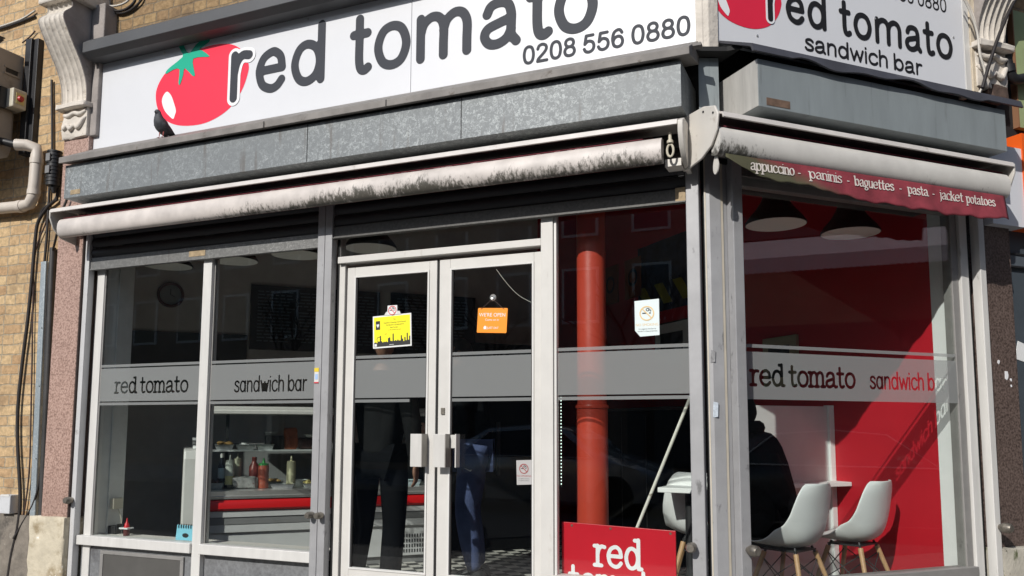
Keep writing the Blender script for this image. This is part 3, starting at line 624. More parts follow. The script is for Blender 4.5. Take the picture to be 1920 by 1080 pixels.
pp = part("pull_plate", MB().box(-2.565, -2.487, -0.060, -0.055, 0.905, 1.105), M_PULL, lfl, bevel=0.0015)
part("pull_return", MB().box(-2.4868, -2.482, -0.060, 0.0118, 0.905, 1.105), M_PULLD, lfl)
part("pull_plate", MB().box(-2.405, -2.326, -0.060, -0.055, 0.905, 1.105), M_PULL, lfr, bevel=0.0015)
part("pull_return", MB().box(-2.3258, -2.321, -0.060, 0.0118, 0.905, 1.105), M_PULLD, lfr)
part("pull_edge", MB().box(-2.268, -2.260, -0.040, 0.010, 0.905, 1.105), M_PULL, lfr)
part("lit_patch", MB().box(-2.318, -2.270, -0.002, 0.006, 1.02, 1.10), M_PULL, lfr)  # pale piece for the light on the upper glass beside the pull

# ---------------------------------------------------------------- shutters over the long front
def shutter(label, s0, s1, zb, zt, rail_m, rails, lock=None, frame=FA, ztop=2.82, tags=()):
    t = thing("roller_shutter", label, "shutter", frame, ((s0 + s1) / 2, 0, 2.3))
    sl2 = MB(); z = zt
    while z < ztop:
        n = 8; ring = []
        prof = [(-0.062 - 0.012 * math.sin(math.pi * k / n), z + 0.072 * k / n) for k in range(n + 1)] + [(-0.05, z + 0.072), (-0.05, z)]
        sl2.prism(prof, 'x', s0, s1); z += 0.078
    part("curtain", sl2, M_SHUT, t, smooth=35)
    rb = MB().box(s0, s1, -0.07, -0.045, zb, zt - 0.004).box(s0, s1, -0.085, -0.045, zb - 0.006, zb + 0.002)
    part("bottom_rail", rb, rail_m, t, bevel=0.002)
    for a, b, z0, z1 in rails:
        part("guide_rail", MB().box(a, b, -0.085, -0.02, z0, z1), M_POST if a < -4 else M_POST, t, bevel=0.004)
    for a, b, z0, z1 in tags: part("maker_label", MB().box(a, b, -0.0725, -0.0705, z0, z1), M_RUST, t)
    return t
M_RAILW = mat("guide_rail_pale", (0.58, 0.58, 0.58), 0.45, metal=0.15, var=0.06, vscale=6, stain=(0.34, 0.33, 0.32), sscale=9, samt=(0.62, 0.76))
sh = thing("roller_shutter", "rolled up shutter above the two pane window with pale galvanised bottom rail", "shutter", FA, (-4.35, 0, 2.3))
def curtain(t, s0, s1, zt, ztop=2.83):
    sl2 = MB(); z = zt; n = 6
    while z < ztop:
        prof = [(-0.045 - 0.014 * math.sin(math.pi * k / n), z + 0.07 * k / n) for k in range(n + 1)] + [(-0.03, z + 0.07), (-0.03, z)]
        sl2.prism(prof, 'x', s0, s1); z += 0.077
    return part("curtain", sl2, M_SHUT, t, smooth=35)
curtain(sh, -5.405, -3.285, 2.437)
part("bottom_rail", MB().box(-5.405, -3.285, -0.055, -0.03, 2.342, 2.432).box(-5.405, -3.285, -0.066, -0.03, 2.334, 2.342), M_GALVS, sh, bevel=0.002)
part("maker_label", MB().box(-4.42, -4.27, -0.0575, -0.0555, 2.362, 2.405), M_TAN, sh)
part("guide_rail", MB().box(-5.452, -5.408, -0.07, -0.015, -0.12, 2.62), M_RAILW, sh, bevel=0.004)
part("guide_rail", MB().box(-3.29, -3.235, -0.07, -0.012, -0.12, 2.66), M_POST, sh, bevel=0.004)
lk = MB().lathe([(0.0, -0.02), (0.02, -0.02), (0.026, -0.006), (0.026, 0.02), (0.018, 0.05), (0.0, 0.05)], (-5.44, -0.115, 0.60), 12, 'y'); lk.box(-5.475, -5.44, -0.10, -0.07, 0.585, 0.62)
part("lock", lk, M_BRASS, sh, smooth=40)
sh = thing("roller_shutter", "rolled up shutter above the doors with dark rusty bottom rail", "shutter", FA, (-2.0, 0, 2.3))
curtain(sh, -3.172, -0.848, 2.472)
part("bottom_rail", MB().box(-3.172, -0.848, -0.055, -0.03, 2.392, 2.466).box(-3.18, -0.848, -0.07, -0.03, 2.383, 2.392), M_SHUTBOT, sh, bevel=0.002)
part("rail_end", MB().box(-0.905, -0.849, -0.062, -0.056, 2.393, 2.47), M_TAN, sh)
part("guide_rail", MB().box(-3.232, -3.176, -0.07, -0.012, -0.12, 2.66), M_POST, sh, bevel=0.004)
part("guide_rail", MB().box(-0.846, -0.775, -0.075, -0.012, -0.12, 2.70), M_POST, sh, bevel=0.004)
for cx in (-3.27, -3.20): part("lock", MB().lathe([(0.0, -0.035), (0.016, -0.035), (0.022, -0.02), (0.022, 0.02), (0.014, 0.045), (0.0, 0.045)], (cx, -0.10, 0.585), 12, 'y'), M_BRASS, sh, smooth=40)
part("lock", MB().lathe([(0.0, -0.02), (0.02, -0.02), (0.028, 0.0), (0.024, 0.05), (0.0, 0.05)], (-0.845, -0.125, 0.525), 12, 'y'), M_BRASS, sh, smooth=40)
# black strip for the shade in the narrow slot between post and jamb
part("slot_shade", MB().box(-3.1755, -3.158, -0.005, 0.03, -0.12, 2.5), M_BLACKGAP, dr)
# sticker on the post
single("sticker", MB().box(-3.285, -3.25, -0.073, -0.0705, 1.43, 1.53), M_PLASW, "small white sticker with yellow top and red foot on the post beside the doors", "sticker", FA, (-3.27, -0.07, 1.48))
bpy.data.objects["sticker"]["label"]
st = bpy.data.objects["sticker"]
part("stripe", MB().box(-3.285, -3.25, -0.0745, -0.073, 1.505, 1.53), mat("sticker_yellow", (0.75, 0.55, 0.03)), st)
part("stripe", MB().box(-3.285, -3.25, -0.0745, -0.073, 1.43, 1.438), mat("sticker_red", (0.6, 0.03, 0.05)), st)
part("print", MB().box(-3.278, -3.257, -0.0745, -0.073, 1.455, 1.49), mat("sticker_blue", (0.35, 0.5, 0.75)), st)

# ---------------------------------------------------------------- corner post (covers the joint of the two fronts)
cp = thing("corner_post", "grey scuffed metal post at the corner between the two shop fronts", "post", FA, (-0.75, 0, 0))
def bx(s, d): P = C0 + DB * s - NB * d; return (P[0], P[1])
part("casing", MB().prism([(-0.755, -0.03), (-0.7245, -0.03), bx(0.035, -0.03), bx(0.035, 0.05), (-0.72, 0.06), (-0.755, 0.05)], 'z', -0.12, 2.86), M_POST, cp, bevel=0.003)
part("gap_strip", MB().box(-0.775, -0.755, -0.005, 0.03, -0.12, 2.86), M_BLACKGAP, cp)
part("cover_strip", MB().prism([bx(0.036, -0.028), bx(0.052, -0.028), bx(0.052, 0.03), bx(0.036, 0.03)], 'z', -0.12, 2.86), M_POSTC, cp)
part("cover_strip", MB().prism([(-0.7525, -0.033), (-0.745, -0.033), (-0.745, -0.0305), (-0.7525, -0.0305)], 'z', -0.12, 2.8), M_POSTC, cp)
part("casing", MB().prism([bx(0.053, -0.022), bx(0.082, -0.022), bx(0.082, 0.03), bx(0.053, 0.03)], 'z', -0.12, 2.86), M_POST, cp, bevel=0.002)
# torn labels on the post
for k, (u, v, wd_, hg) in enumerate(((1342, 768, .03, .085), (1337, 668, .028, .07))):
    s, z = A(u, v, 0.03)
    pts = [(s - wd_ / 2, z - hg / 2), (s + wd_ / 2 - .003, z - hg / 2 + .004), (s + wd_ / 2, z + hg / 2 - .006), (s - wd_ / 2 + .004, z + hg / 2)]
    part("torn_label", MB().prism([(a, b) for a, b in pts], 'y', -0.0325, -0.0305), mat("label_grey_paper", (0.42, 0.47, 0.52), 0.7, var=0.3, vscale=60) if k == 0 else mat("label_ghost", (0.22, 0.22, 0.225), 0.7, var=0.3, vscale=70), cp)

# ---------------------------------------------------------------- window in the angled front
wb = thing("shop_window", "angled corner window with red tomato sandwich bar band and white chairs behind", "window", FB, (0.97, 0, 0))
fr = MB().box(1.79, 1.845, -0.01, 0.06, 0.0, 2.56).box(0.16, 1.79, -0.005, 0.05, 2.50, 2.56)
part("frame", fr, M_ALUD, wb, bevel=0.003)
part("frame", MB().box(1.85, 1.915, -0.028, 0.05, 0.0, 2.56), M_ALU, wb, bevel=0.003)
part("gap_strip", MB().box(1.9155, 1.96, 0.0, 0.05, -0.12, 2.6), M_BLACKGAP, wb)
part("sill", MB().box(0.15, 1.845, -0.045, 0.05, 0.255, 0.318), M_ALUD, wb, bevel=0.004)
part("stall_riser", MB().box(0.15, 1.96, 0.0, 0.06, -0.12, 0.255), M_PANELG, wb)
pane(wb, 0.152, 1.79, 0.318, 2.50)
w1 = word("red tomato", 0.232, 1.383, 0.080, 0.115, width=0.742, serif=True)
w2 = word("sandwich bar", 1.084, 1.382, 0.068, 0.10, width=0.618, alt={'a': 'A1'})
part("frosted_band", stripes(band_mesh(0.156, 1.79, -0.004, [w1, w2], z=(1.323, 1.566)), 0.156, 1.79, -0.004), M_FROST, wb)
sh = thing("roller_shutter", "rolled up shutter of the angled window with two guide rails", "shutter", FB, (1.0, 0, 2.3))
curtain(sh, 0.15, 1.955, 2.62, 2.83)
part("bottom_rail", MB().box(0.15, 1.955, -0.055, -0.03, 2.54, 2.615), M_SHUTBOT, sh, bevel=0.002)
part("guide_rail", MB().box(0.0835, 0.148, -0.075, -0.01, -0.12, 2.74), M_POST, sh, bevel=0.004)
part("guide_rail", MB().box(1.962, 2.012, -0.075, -0.012, -0.12, 2.70), M_ALU, sh, bevel=0.004)
for cx, cz in ((0.125, 0.51), (2.0, 0.55)): part("lock", MB().lathe([(0.0, -0.03), (0.02, -0.03), (0.03, -0.015), (0.03, 0.02), (0.018, 0.05), (0.0, 0.05)], (cx, -0.125, cz), 12, 'y'), M_BRASS, sh, smooth=40)

# ---------------------------------------------------------------- shutter boxes
bxA = thing("shutter_box", "long spangled galvanised shutter box under the long white sign", "shutter box", FA, (-3.1, -0.15, 2.84))
part("housing", MB().box(-5.43, -0.815, -0.30, 0.13, 2.838, 3.092), M_GALV, bxA, bevel=0.002)
for u, v in ((577, 240), (865, 200)):
    s, z = A(u, v, 0.3); part("seam", MB().box(s - 0.0025, s + 0.0025, -0.3015, -0.2995, 2.842, 3.09), M_BLACKGAP, bxA)
lipA = MB().hull8([(-5.45, -0.345, 3.098), (-0.76, -0.345, 3.098), (-0.76, -0.055, 3.16), (-5.45, -0.055, 3.16), (-5.45, -0.345, 3.142), (-0.76, -0.345, 3.142), (-0.76, -0.055, 3.30), (-5.45, -0.055, 3.30)])
part("flashing", lipA, M_LIP, bxA, bevel=0.003)
for u, v in ((495, 229), (724, 187)):
    s, z = A(u, v, 0.345); part("joint", MB().box(s - 0.003, s + 0.003, -0.3475, -0.3455, 3.10, 3.141), M_BLACKGAP, bxA)
part("maker_label", MB().box(-5.36, -5.26, -0.3022, -0.3002, 2.86, 2.895), M_TAN, bxA)
bxB = thing("shutter_box", "plain grey shutter box under the angled sign", "shutter box", FB, (1.0, -0.15, 2.84))
part("housing", MB().box(0.095, 1.962, -0.30, 0.13, 2.838, 3.10), M_BOXB, bxB, bevel=0.002)
pn = mat("box_end_sunlit", (0.50, 0.49, 0.46), 0.45, metal=0.2, var=0.15, vscale=6, stretch=(4, 4, .5), stain=(0.2, 0.15, 0.11), sscale=8, samt=(0.62, 0.75), sstretch=(2, 2, .5))  # box metal made paler here for the sunlight on this end
part("end_plate", MB().box(0.0915, 0.0945, -0.298, 0.10, 2.841, 3.097), pn, bxB)
nseg = 40; top = []; bot = []
for k in range(nseg + 1):
    s = 0.035 + (2.07 - 0.035) * k / nseg
    wv = 0.010 * math.sin(s * 7.1) + 0.007 * math.sin(s * 17.0 + 1) if 0.3 < s < 1.75 else 0.0
    top.append((s, -0.33, 3.162)); bot.append((s, -0.345 - wv * 0.6, 3.118 + wv))
rings = [[(t[0], -0.055, 3.30), t, b, (b[0], b[1] + 0.012, b[2] - 0.002), (t[0], -0.318, 3.150), (t[0], -0.055, 3.285)] for t, b in zip(top, bot)]
part("flashing", MB().loft(rings), M_FLASH, bxB, smooth=30)
s0, z0 = B(1432, 197, 0.302); s1, z1 = B(1475, 205, 0.302)
lb = part("maker_label", MB().box(0.145, 0.30, -0.3022, -0.3002, 2.852, 2.893), M_RUST, bxB)
# recess and bracket between the two boxes
rc = thing("corner_bracket", "small grey steel plate in the dark recess between the two shutter boxes", "bracket", FA, (-0.75, 0, 2.85))
part("plate", MB().prism([(-0.765, -0.06), bx(0.03, -0.05), bx(0.03, -0.03), (-0.765, -0.03)], 'z', 2.862, 3.20), M_BOXB, rc, bevel=0.003)
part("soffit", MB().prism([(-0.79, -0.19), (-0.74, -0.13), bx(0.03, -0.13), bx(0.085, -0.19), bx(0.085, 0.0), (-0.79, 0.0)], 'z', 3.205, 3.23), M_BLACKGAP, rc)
part("slip", MB().box(-0.775, -0.715, -0.25, -0.20, 3.182, 3.198), M_LIP, rc)

# ---------------------------------------------------------------- long sign
sg = thing("fascia_sign", "long white shop sign reading red tomato 0208 556 0880", "sign", FA, (-3.1, -0.05, 3.3))
def tomato(mbr, mbw, mbg, place, y, dy=0.0015):
    body = [(292, 178), (296, 205), (310, 225), (335, 235), (370, 234), (400, 224), (430, 203), (452, 172), (464, 140), (466, 120), (457, 98), (440, 85), (418, 82), (392, 86), (365, 97), (335, 115), (312, 135), (298, 156)]
    hi = [(314, 172), (321, 179), (326, 192), (330, 207), (328, 216), (325, 223), (319, 219), (310, 209), (305, 197), (304, 187), (308, 177)]
    stem = [(331, 72), (334, 69), (340, 72), (347, 90), (352, 99), (357, 99), (368, 84), (380, 75), (391, 73), (394, 76), (390, 81), (374, 93), (380, 95), (394, 106), (380, 107), (363, 110), (363, 125), (366, 141), (361, 142), (347, 128), (344, 140), (338, 159), (335, 155), (337, 130), (325, 131), (312, 139), (312, 134), (321, 125), (343, 107), (341, 98), (336, 88)]
    for src, mb_, d, sm in ((body, mbr, 0, 4), (hi, mbw, dy, 4), (stem, mbg, dy * 2, 2)):
        pts = catmull([(a, b, 0) for a, b in src], sm, True)
        mb_.poly([(q[0], y - d, q[1]) for q in (place(p.x, p.y) for p in pts)])
part("panel", MB().box(-5.495, -2.612, -0.05, -0.01, 3.295, 4.08).box(-2.609, -0.775, -0.05, -0.01, 3.295, 4.08), M_SIGN, sg, bevel=0.0015)
part("edge_trim", MB().box(-5.53, -5.498, -0.06, 0.0, 3.295, 4.06), M_CASS, sg)
mr, mw, mg = MB(), MB(), MB(); tomato(mr, mw, mg, lambda u, v: A(u, v, 0.0515), -0.0515)
lg = part("tomato_logo", mr, M_TOM, sg); part("highlight", mw, M_VWHITE, lg); part("stem_leaf", mg, M_LEAF, lg)
rw = MB(); letters_fit(rw, [('r', -4.128, -3.885)], 3.495, 0.318, -0.0545, 0.178); part("letter_outline", rw, M_VWHITE, sg)
tx = MB()
letters_fit(tx, [('r', -4.105, -3.908)], 3.495, 0.318, -0.0560, 0.105)
letters_fit(tx, [('e', -3.879, -3.616), ('d', -3.570, -3.287), ('t', -3.087, -2.908), ('o', -2.893, -2.616), ('m', -2.572, -2.173), ('a', -2.115, -1.838), ('t', -1.806, -1.628), ('o', -1.621, -1.345)], 3.515, 0.268, -0.0530, 0.118)
part("lettering", tx, M_LETTER, sg)
ph = MB(); text(ph, "0208 556 0880", -1.822, 3.354, 0.076, -0.0520, rad=0.125, gap=0.10, width=1.02); part("lettering", ph, M_LETTER, sg)
# rivets along the top edge
rivet = lambda s, z, p: part("rivet", MB().lathe([(0.0, -0.006), (0.007, -0.004), (0.008, 0.0), (0, 0.0)], (s, -0.05, z), 8, 'y'), M_STEEL, p)
for s, z in [(-5.42 + k * 0.66, 3.965) for k in range(8)] + [(-5.47, 3.90), (-5.47, 3.6)]: rivet(s, z, sg)
co = thing("sign_cornice", "dark grey metal hood along the top of the long white sign", "cornice", FA, (-3.1, -0.1, 4.0))
part("hood", MB().prism([(-0.03, 3.985), (-0.16, 3.985), (-0.21, 4.02), (-0.21, 4.10), (-0.17, 4.135), (0.0, 4.19), (0.0, 4.10), (-0.03, 4.10)], 'x', -5.44, -0.76), M_CORN, co, bevel=0.003)
# ---------------------------------------------------------------- angled sign
sg = thing("fascia_sign", "white angled corner sign reading red tomato sandwich bar", "sign", FB, (1.0, -0.05, 3.3))
part("panel", MB().box(0.03, 1.955, -0.05, -0.01, 3.295, 4.08), M_SIGN, sg, bevel=0.0015)
part("edge_trim", MB().box(1.957, 2.005, -0.055, 0.0, 3.295, 4.08), M_ALU, sg)
bA = (A(433, 185, .05), A(466, 120, .05))
def placeB(u, v):
    s, z = A(u, v, 0.05); return (0.398 + (s - (-4.097)) * 0.55, 3.555 + (z - 3.60) * 0.56)
mr, mw, mg = MB(), MB(), MB(); tomato(mr, mw, mg, placeB, -0.0515)
lg = part("tomato_logo", mr, M_TOMB, sg); part("highlight", mw, M_VWHITE, lg); part("stem_leaf", mg, M_LEAF, lg)
rw = MB(); letters_fit(rw, [('r', 0.364, 0.482)], 3.500, 0.175, -0.0545, 0.18); part("letter_outline", rw, M_VWHITE, sg)
tx = MB()
letters_fit(tx, [('r', 0.377, 0.470)], 3.50, 0.175, -0.056, 0.105)
letters_fit(tx, [('e', 0.510, 0.648), ('d', 0.670, 0.812), ('t', 0.910, 1.008), ('o', 1.022, 1.168), ('m', 1.194, 1.413), ('a', 1.438, 1.582), ('t', 1.593, 1.695), ('o', 1.706, 1.852)], 3.518, 0.143, -0.053, 0.115)
part("lettering", tx, M_LETTERK, sg)
tx = MB(); text(tx, "sandwich bar", 0.645, 3.362, 0.066, -0.0520, rad=0.125, gap=0.09, width=0.93); part("lettering", tx, M_LETTERK, sg)
tx = MB(); text(tx, "0208 556 0880", 1.06, 3.826, 0.062, -0.0520, rad=0.09, gap=0.10, width=0.76); part("lettering", tx, M_LETTERK, sg)
for s, z in ((1.20, 3.66), (1.865, 3.665), (0.3, 3.38)): rivet(s, z, sg)
# painted timber post between the two signs
tp = single("timber_post", MB().prism([(-0.772, -0.075), (-0.735, -0.085), (-0.728, -0.08), (-0.700, -0.075), bx(0.027, -0.06), bx(0.027, 0.0), (-0.772, 0.0)], 'z', 3.24, 4.1), M_STUCCO,
            "flaking white timber post at the corner between the two white signs", "post", FA, (-0.74, -0.05, 3.24), bevel=0.004)

# ---------------------------------------------------------------- awnings
def dprof(z0, z1, y0, y1, n=10):
    """curved front bar section: flat back, rounded front"""
    pts = [(y0, z0 + 0.01)]
    for k in range(n + 1):
        a = -math.pi / 2 + math.pi * k / n * 0.92
        pts.append((y0 - (y0 - y1) * (0.35 + 0.65 * math.cos(a) ** 0.8) if math.cos(a) > 0 else y0, (z0 + z1) / 2 + (z1 - z0) / 2 * math.sin(a)))
    pts.append((y0, z1 - 0.002)); return pts
aw = thing("awning", "long white rolled up awning with mouldy front bar above the doors", "awning", FA, (-3.1, -0.2, 2.5))
bar = dprof(2.546, 2.688, -0.245, -0.315)
part("front_bar", MB().prism(bar, 'x', -5.465, -0.925), M_TUBEL, aw, smooth=35)
cov = [(-0.02, 2.80), (-0.27, 2.785), (-0.325, 2.762), (-0.332, 2.735), (-0.322, 2.733), (-0.318, 2.752), (-0.27, 2.772), (-0.02, 2.786)]
part("cover", MB().prism(cov, 'x', -5.53, -0.835), M_CASS, aw, smooth=35)
roll = [(-0.16 + 0.075 * math.cos(2 * math.pi * k / 16), 2.66 + 0.075 * math.sin(2 * math.pi * k / 16)) for k in range(16)]
part("fabric_roll", MB().prism(roll, 'x', -5.44, -1.0), M_FAB, aw, smooth=35)
part("fabric", MB().prism([(-0.16, 2.735), (-0.285, 2.694), (-0.285, 2.690), (-0.16, 2.731)], 'x', -5.44, -1.03), M_FAB, aw)
part("back_plate", MB().box(-5.50, -0.84, -0.035, -0.02, 2.60, 2.80), M_DARKMETAL, aw)
part("arm", MB().box(-5.25, -1.10, -0.235, -0.20, 2.585, 2.62), M_CASS, aw)
capp = [(0.0, 2.79), (-0.27, 2.785), (-0.325, 2.755), (-0.325, 2.70), (-0.29, 2.62), (-0.22, 2.56), (-0.10, 2.535), (0.0, 2.535)]
part("end_cap", MB().prism(capp, 'x', -0.834, -0.806), M_CAP, aw, smooth=30, bevel=0.004)
part("end_cap", MB().prism(capp, 'x', -5.545, -5.532), M_CAP, aw, smooth=30, bevel=0.004)
hk = MB().lathe([(0, 0), (0.018, 0), (0.018, 0.012), (0.010, 0.02), (0.008, 0.06), (0, 0.06)], (-0.885, -0.27, 2.655), 12)
ring = [(-0.885 + 0.017 * math.cos(t), -0.27, 2.615 + 0.034 * math.sin(t)) for t in np.linspace(0, 2 * math.pi, 17)]
hk.tube(ring, 0.0065, 8)
part("crank_eye", hk, M_PLASC, aw, smooth=40)
part("arm_end", MB().box(-0.925, -0.838, -0.22, -0.12, 2.545, 2.585), M_CAP, aw)
# bird droppings along the top of the bar
bd = MB()
for u in (495, 512, 640, 668, 730, 742, 758, 795, 820, 832, 841, 890, 1010, 1045, 1068, 1085):
    s, z = A(u, 334 - (u - 700) * 0.141, 0.27); r = random.uniform(0.008, 0.02)
    part("dropping", MB().ball((s, -0.272, 2.690), (r * 1.6, r * 0.6, 0.004 + random.random() * 0.004), 8, 5), M_VWHITE, aw)

aw = thing("awning", "white angled awning with burgundy valance listing paninis and baguettes", "awning", FB, (1.0, -0.2, 2.5))
bar = dprof(2.545, 2.700, -0.235, -0.315)
part("front_bar", MB().prism(bar, 'x', -0.165, 1.955), M_TUBER, aw, smooth=35)
part("cover", MB().prism(cov, 'x', -0.155, 1.975), M_CASS, aw, smooth=35)
part("fabric", MB().prism([(-0.16, 2.742), (-0.285, 2.706), (-0.285, 2.700), (-0.16, 2.735)], 'x', -0.12, 1.93), M_FAB, aw)
part("fabric_roll", MB().prism(roll, 'x', -0.12, 1.93), M_FAB, aw, smooth=35)
part("back_plate", MB().box(0.0, 1.96, -0.035, -0.02, 2.60, 2.80), M_DARKMETAL, aw)
capb = [(0.0, 2.835), (-0.20, 2.83), (-0.295, 2.80), (-0.322, 2.75), (-0.310, 2.67), (-0.26, 2.60), (-0.17, 2.555), (-0.05, 2.535), (0.0, 2.535)]
part("end_cap", MB().prism(capb, 'x', -0.185, -0.172), M_CAP, aw, smooth=30, bevel=0.004)
part("end_cap", MB().prism(capp, 'x', 1.977, 1.992), M_CAP, aw, smooth=30, bevel=0.004)
for y, z in ((-0.20, 2.80), (-0.285, 2.765)): part("screw", MB().lathe([(0, -0.004), (0.006, -0.003), (0.006, 0.001), (0, 0.001)], (-0.186, y, z), 8, 'x'), M_DARKMETAL, aw)
# loose leaf shaped end plate dangling from the bar
lf_ = [(-0.235, 2.70), (-0.262, 2.69), (-0.27, 2.60), (-0.268, 2.52), (-0.275, 2.45), (-0.268, 2.38), (-0.252, 2.345), (-0.238, 2.36), (-0.230, 2.42), (-0.235, 2.50), (-0.245, 2.56)]
lf_ = [((y + 0.252) * 1.0 - 0.245, 2.455 + (z - 2.345) * 0.44) for y, z in lf_]
part("hanging_plate", MB().prism([(p.x, p.y) for p in catmull([(a, b, 0) for a, b in lf_], 3, True)], 'x', -0.150, -0.143), M_CAP, aw)
part("arm", MB().box(-0.16, 1.9, -0.21, -0.17, 2.575, 2.615), M_DARKMETAL, aw)
# valance with lettering, its left end rotted and curled
def val_edges(s):
    zb = float(np.interp(s, [-0.12, -0.062, 0.004, 0.105, 0.26, 0.422, 0.718, 1.109, 1.528, 1.925], [2.535, 2.520, 2.482, 2.452, 2.444, 2.437, 2.406, 2.392, 2.390, 2.404]))
    return zb + 0.005 * math.sin(s * 21) + 0.004 * math.sin(s * 47 + 1)
def val_y(s, z):
    h = max(0.0, 2.56 - z)
    return -0.292 + 0.05 * h * math.sin(s * 9 + 0.6) + 0.03 * h * math.sin(s * 23) - 0.09 * h
NS, NZ = 90, 12; vs = []; fs = []
for i in range(NS + 1):
    s = -0.12 + 2.045 * i / NS; zb = val_edges(s)
    for j in range(NZ + 1):
        z = 2.562 + (zb - 2.562) * j / NZ; vs.append((s, val_y(s, z), z))
for i in range(NS):
    for j in range(NZ): a = i * (NZ + 1) + j; fs.append((a, a + 1, a + NZ + 2, a + NZ + 1))
def valance_mat():
    m = bpy.data.materials.new("valance_burgundy"); m.use_nodes = True; nt = m.node_tree; L = nt.links.new
    b = nt.nodes["Principled BSDF"]; b.inputs["Roughness"].default_value = 0.9
    tc = N(nt, "ShaderNodeTexCoord"); sp = N(nt, "ShaderNodeSeparateXYZ"); L(tc.outputs["Object"], sp.inputs[0])
    n = N(nt, "ShaderNodeTexNoise"); n.inputs["Scale"].default_value = 5.0; n.inputs["Detail"].default_value = 6.0; L(tc.outputs["Object"], n.inputs["Vector"])
    a = N(nt, "ShaderNodeMath", operation='MULTIPLY_ADD'); L(n.outputs["Fac"], a.inputs[0]); a.inputs[1].default_value = 0.55; L(sp.outputs["X"], a.inputs[2])
    z = N(nt, "ShaderNodeMath", operation='MULTIPLY_ADD'); L(sp.outputs["Z"], z.inputs[0]); z.inputs[1].default_value = 3.2; L(a.outputs[0], z.inputs[2])
    r = N(nt, "ShaderNodeMapRange", interpolation_type='SMOOTHSTEP'); r.inputs["From Min"].default_value = -0.56; r.inputs["From Max"].default_value = -0.26; L(z.outputs[0], r.inputs["Value"])
    n2 = N(nt, "ShaderNodeTexNoise"); n2.inputs["Scale"].default_value = 11.0; n2.inputs["Detail"].default_value = 6.0; L(tc.outputs["Object"], n2.inputs["Vector"])
    r2 = N(nt, "ShaderNodeMapRange"); r2.inputs["From Min"].default_value = 0.3; r2.inputs["From Max"].default_value = 0.7; r2.inputs["To Min"].default_value = 0.72; r2.inputs["To Max"].default_value = 1.2; L(n2.outputs["Fac"], r2.inputs["Value"])
    sc = N(nt, "ShaderNodeVectorMath", operation='SCALE'); sc.inputs[0].default_value = (0.24, 0.034, 0.048); L(r2.outputs[0], sc.inputs["Scale"])
    mx = N(nt, "ShaderNodeMix", data_type='RGBA'); L(r.outputs[0], mx.inputs[0]); mx.inputs[6].default_value = rgb((0.085, 0.082, 0.045)); L(sc.outputs[0], mx.inputs[7])
    L(mx.outputs[2], b.inputs["Base Color"])
    w_ = N(nt, "ShaderNodeTexNoise"); w_.inputs["Scale"].default_value = 160.0; L(tc.outputs["Object"], w_.inputs["Vector"])
    bp = N(nt, "ShaderNodeBump"); bp.inputs["Strength"].default_value = 0.25; bp.inputs["Distance"].default_value = 0.003; L(w_.outputs["Fac"], bp.inputs["Height"]); L(bp.outputs[0], b.inputs["Normal"])
    return m
va = part("valance", MB().add(vs, fs), valance_mat(), aw, smooth=60)
sol = va.modifiers.new("thickness", 'SOLIDIFY'); sol.thickness = 0.0015; sol.offset = 1.0 if False else -1.0
vt = MB(); NIB = (RAD(20), 0.42)
def onval(a, b):
    return (a, val_y(a, b) - 0.004, b)
for wtx, ua, ub, v0, f in (("appuccino", 1407, 1488, 330, 0), ("-", 1494, 1502, 329, 0), ("paninis", 1515, 1577, 338, 0), ("-", 1586, 1593, 343, 0), ("baguettes", 1601, 1673, 352, 0), ("-", 1683, 1690, 359, 0),
                           ("pasta", 1700, 1737, 368, 0), ("-", 1745, 1752, 369, 0), ("jacket", 1761, 1804, 378, 0), ("potatoes", 1810, 1862, 383, 0)):
    s0, z0 = B(ua, v0, 0.292); s1, _ = B(ub, v0, 0.292)
    zb = float(np.interp(s0, [0.0, 1.9], [2.487, 2.474]))
    text(vt, wtx, s0, zb, 0.038, 0, rad=0.125, width=(s1 - s0) if wtx != '-' else None, gap=0.06, serif=True, nib=NIB, res=18, fn=onval)
lt = part("lettering", vt, mat("valance_lettering", (0.66, 0.60, 0.55), 0.8, var=0.2, vscale=30), va)

# ---------------------------------------------------------------- left pilaster, plinth and console bracket
pl = thing("granite_pilaster", "pink granite pilaster between the brick wall and the two pane window", "pilaster", FA, (-5.6, 0, 0))
part("shaft", MB().box(-5.735, -5.462, -0.09, 0.12, 0.47, 3.40), M_GRAN, pl, bevel=0.004)
part("shaft_side_shade", MB().box(-5.4618, -5.4580, -0.086, 0.05, 0.47, 2.83), mat("granite_shadow_side", (0.075, 0.05, 0.042), 0.6, var=0.3, vscale=30), pl)  # dark sheet puts the shade on the side turned from the sun
def rough_block(x0, x1, y0, y1, z0, z1, amp, seed, n=9, cham=0.03):
    rnd = random.Random(seed); bm = bmesh.new()
    bmesh.ops.create_cube(bm, size=1.0); bmesh.ops.subdivide_edges(bm, edges=bm.edges, cuts=n, use_grid_fill=True)
    mb_ = MB(); mb_.v = []
    cx, cy, cz = (x0 + x1) / 2, (y0 + y1) / 2, (z0 + z1) / 2
    from mathutils import noise
    for v in bm.verts:
        p = Vector((cx + v.co.x * (x1 - x0), cy + v.co.y * (y1 - y0), cz + v.co.z * (z1 - z0)))
        e = [abs(v.co.x) > .45, abs(v.co.y) > .45, abs(v.co.z) > .45]
        if sum(e) >= 2:
            d = Vector((cx, cy, cz)) - p; d.normalize(); p += d * cham * (0.5 + noise.noise(p * 9 + Vector((seed, 0, 0))))
        p += noise.noise_vector(p * 7 + Vector((seed, 3, 1))) * amp
        mb_.v.append(tuple(p))
    bm.verts.index_update(); mb_.f = [tuple(v.index for v in f.verts) for f in bm.faces]; bm.free(); return mb_
part("plinth", rough_block(-5.83, -5.455, -0.115, 0.1, -0.14, 0.475, 0.006, 3.0, 14, 0.014), M_PLINTH, pl, smooth=50)
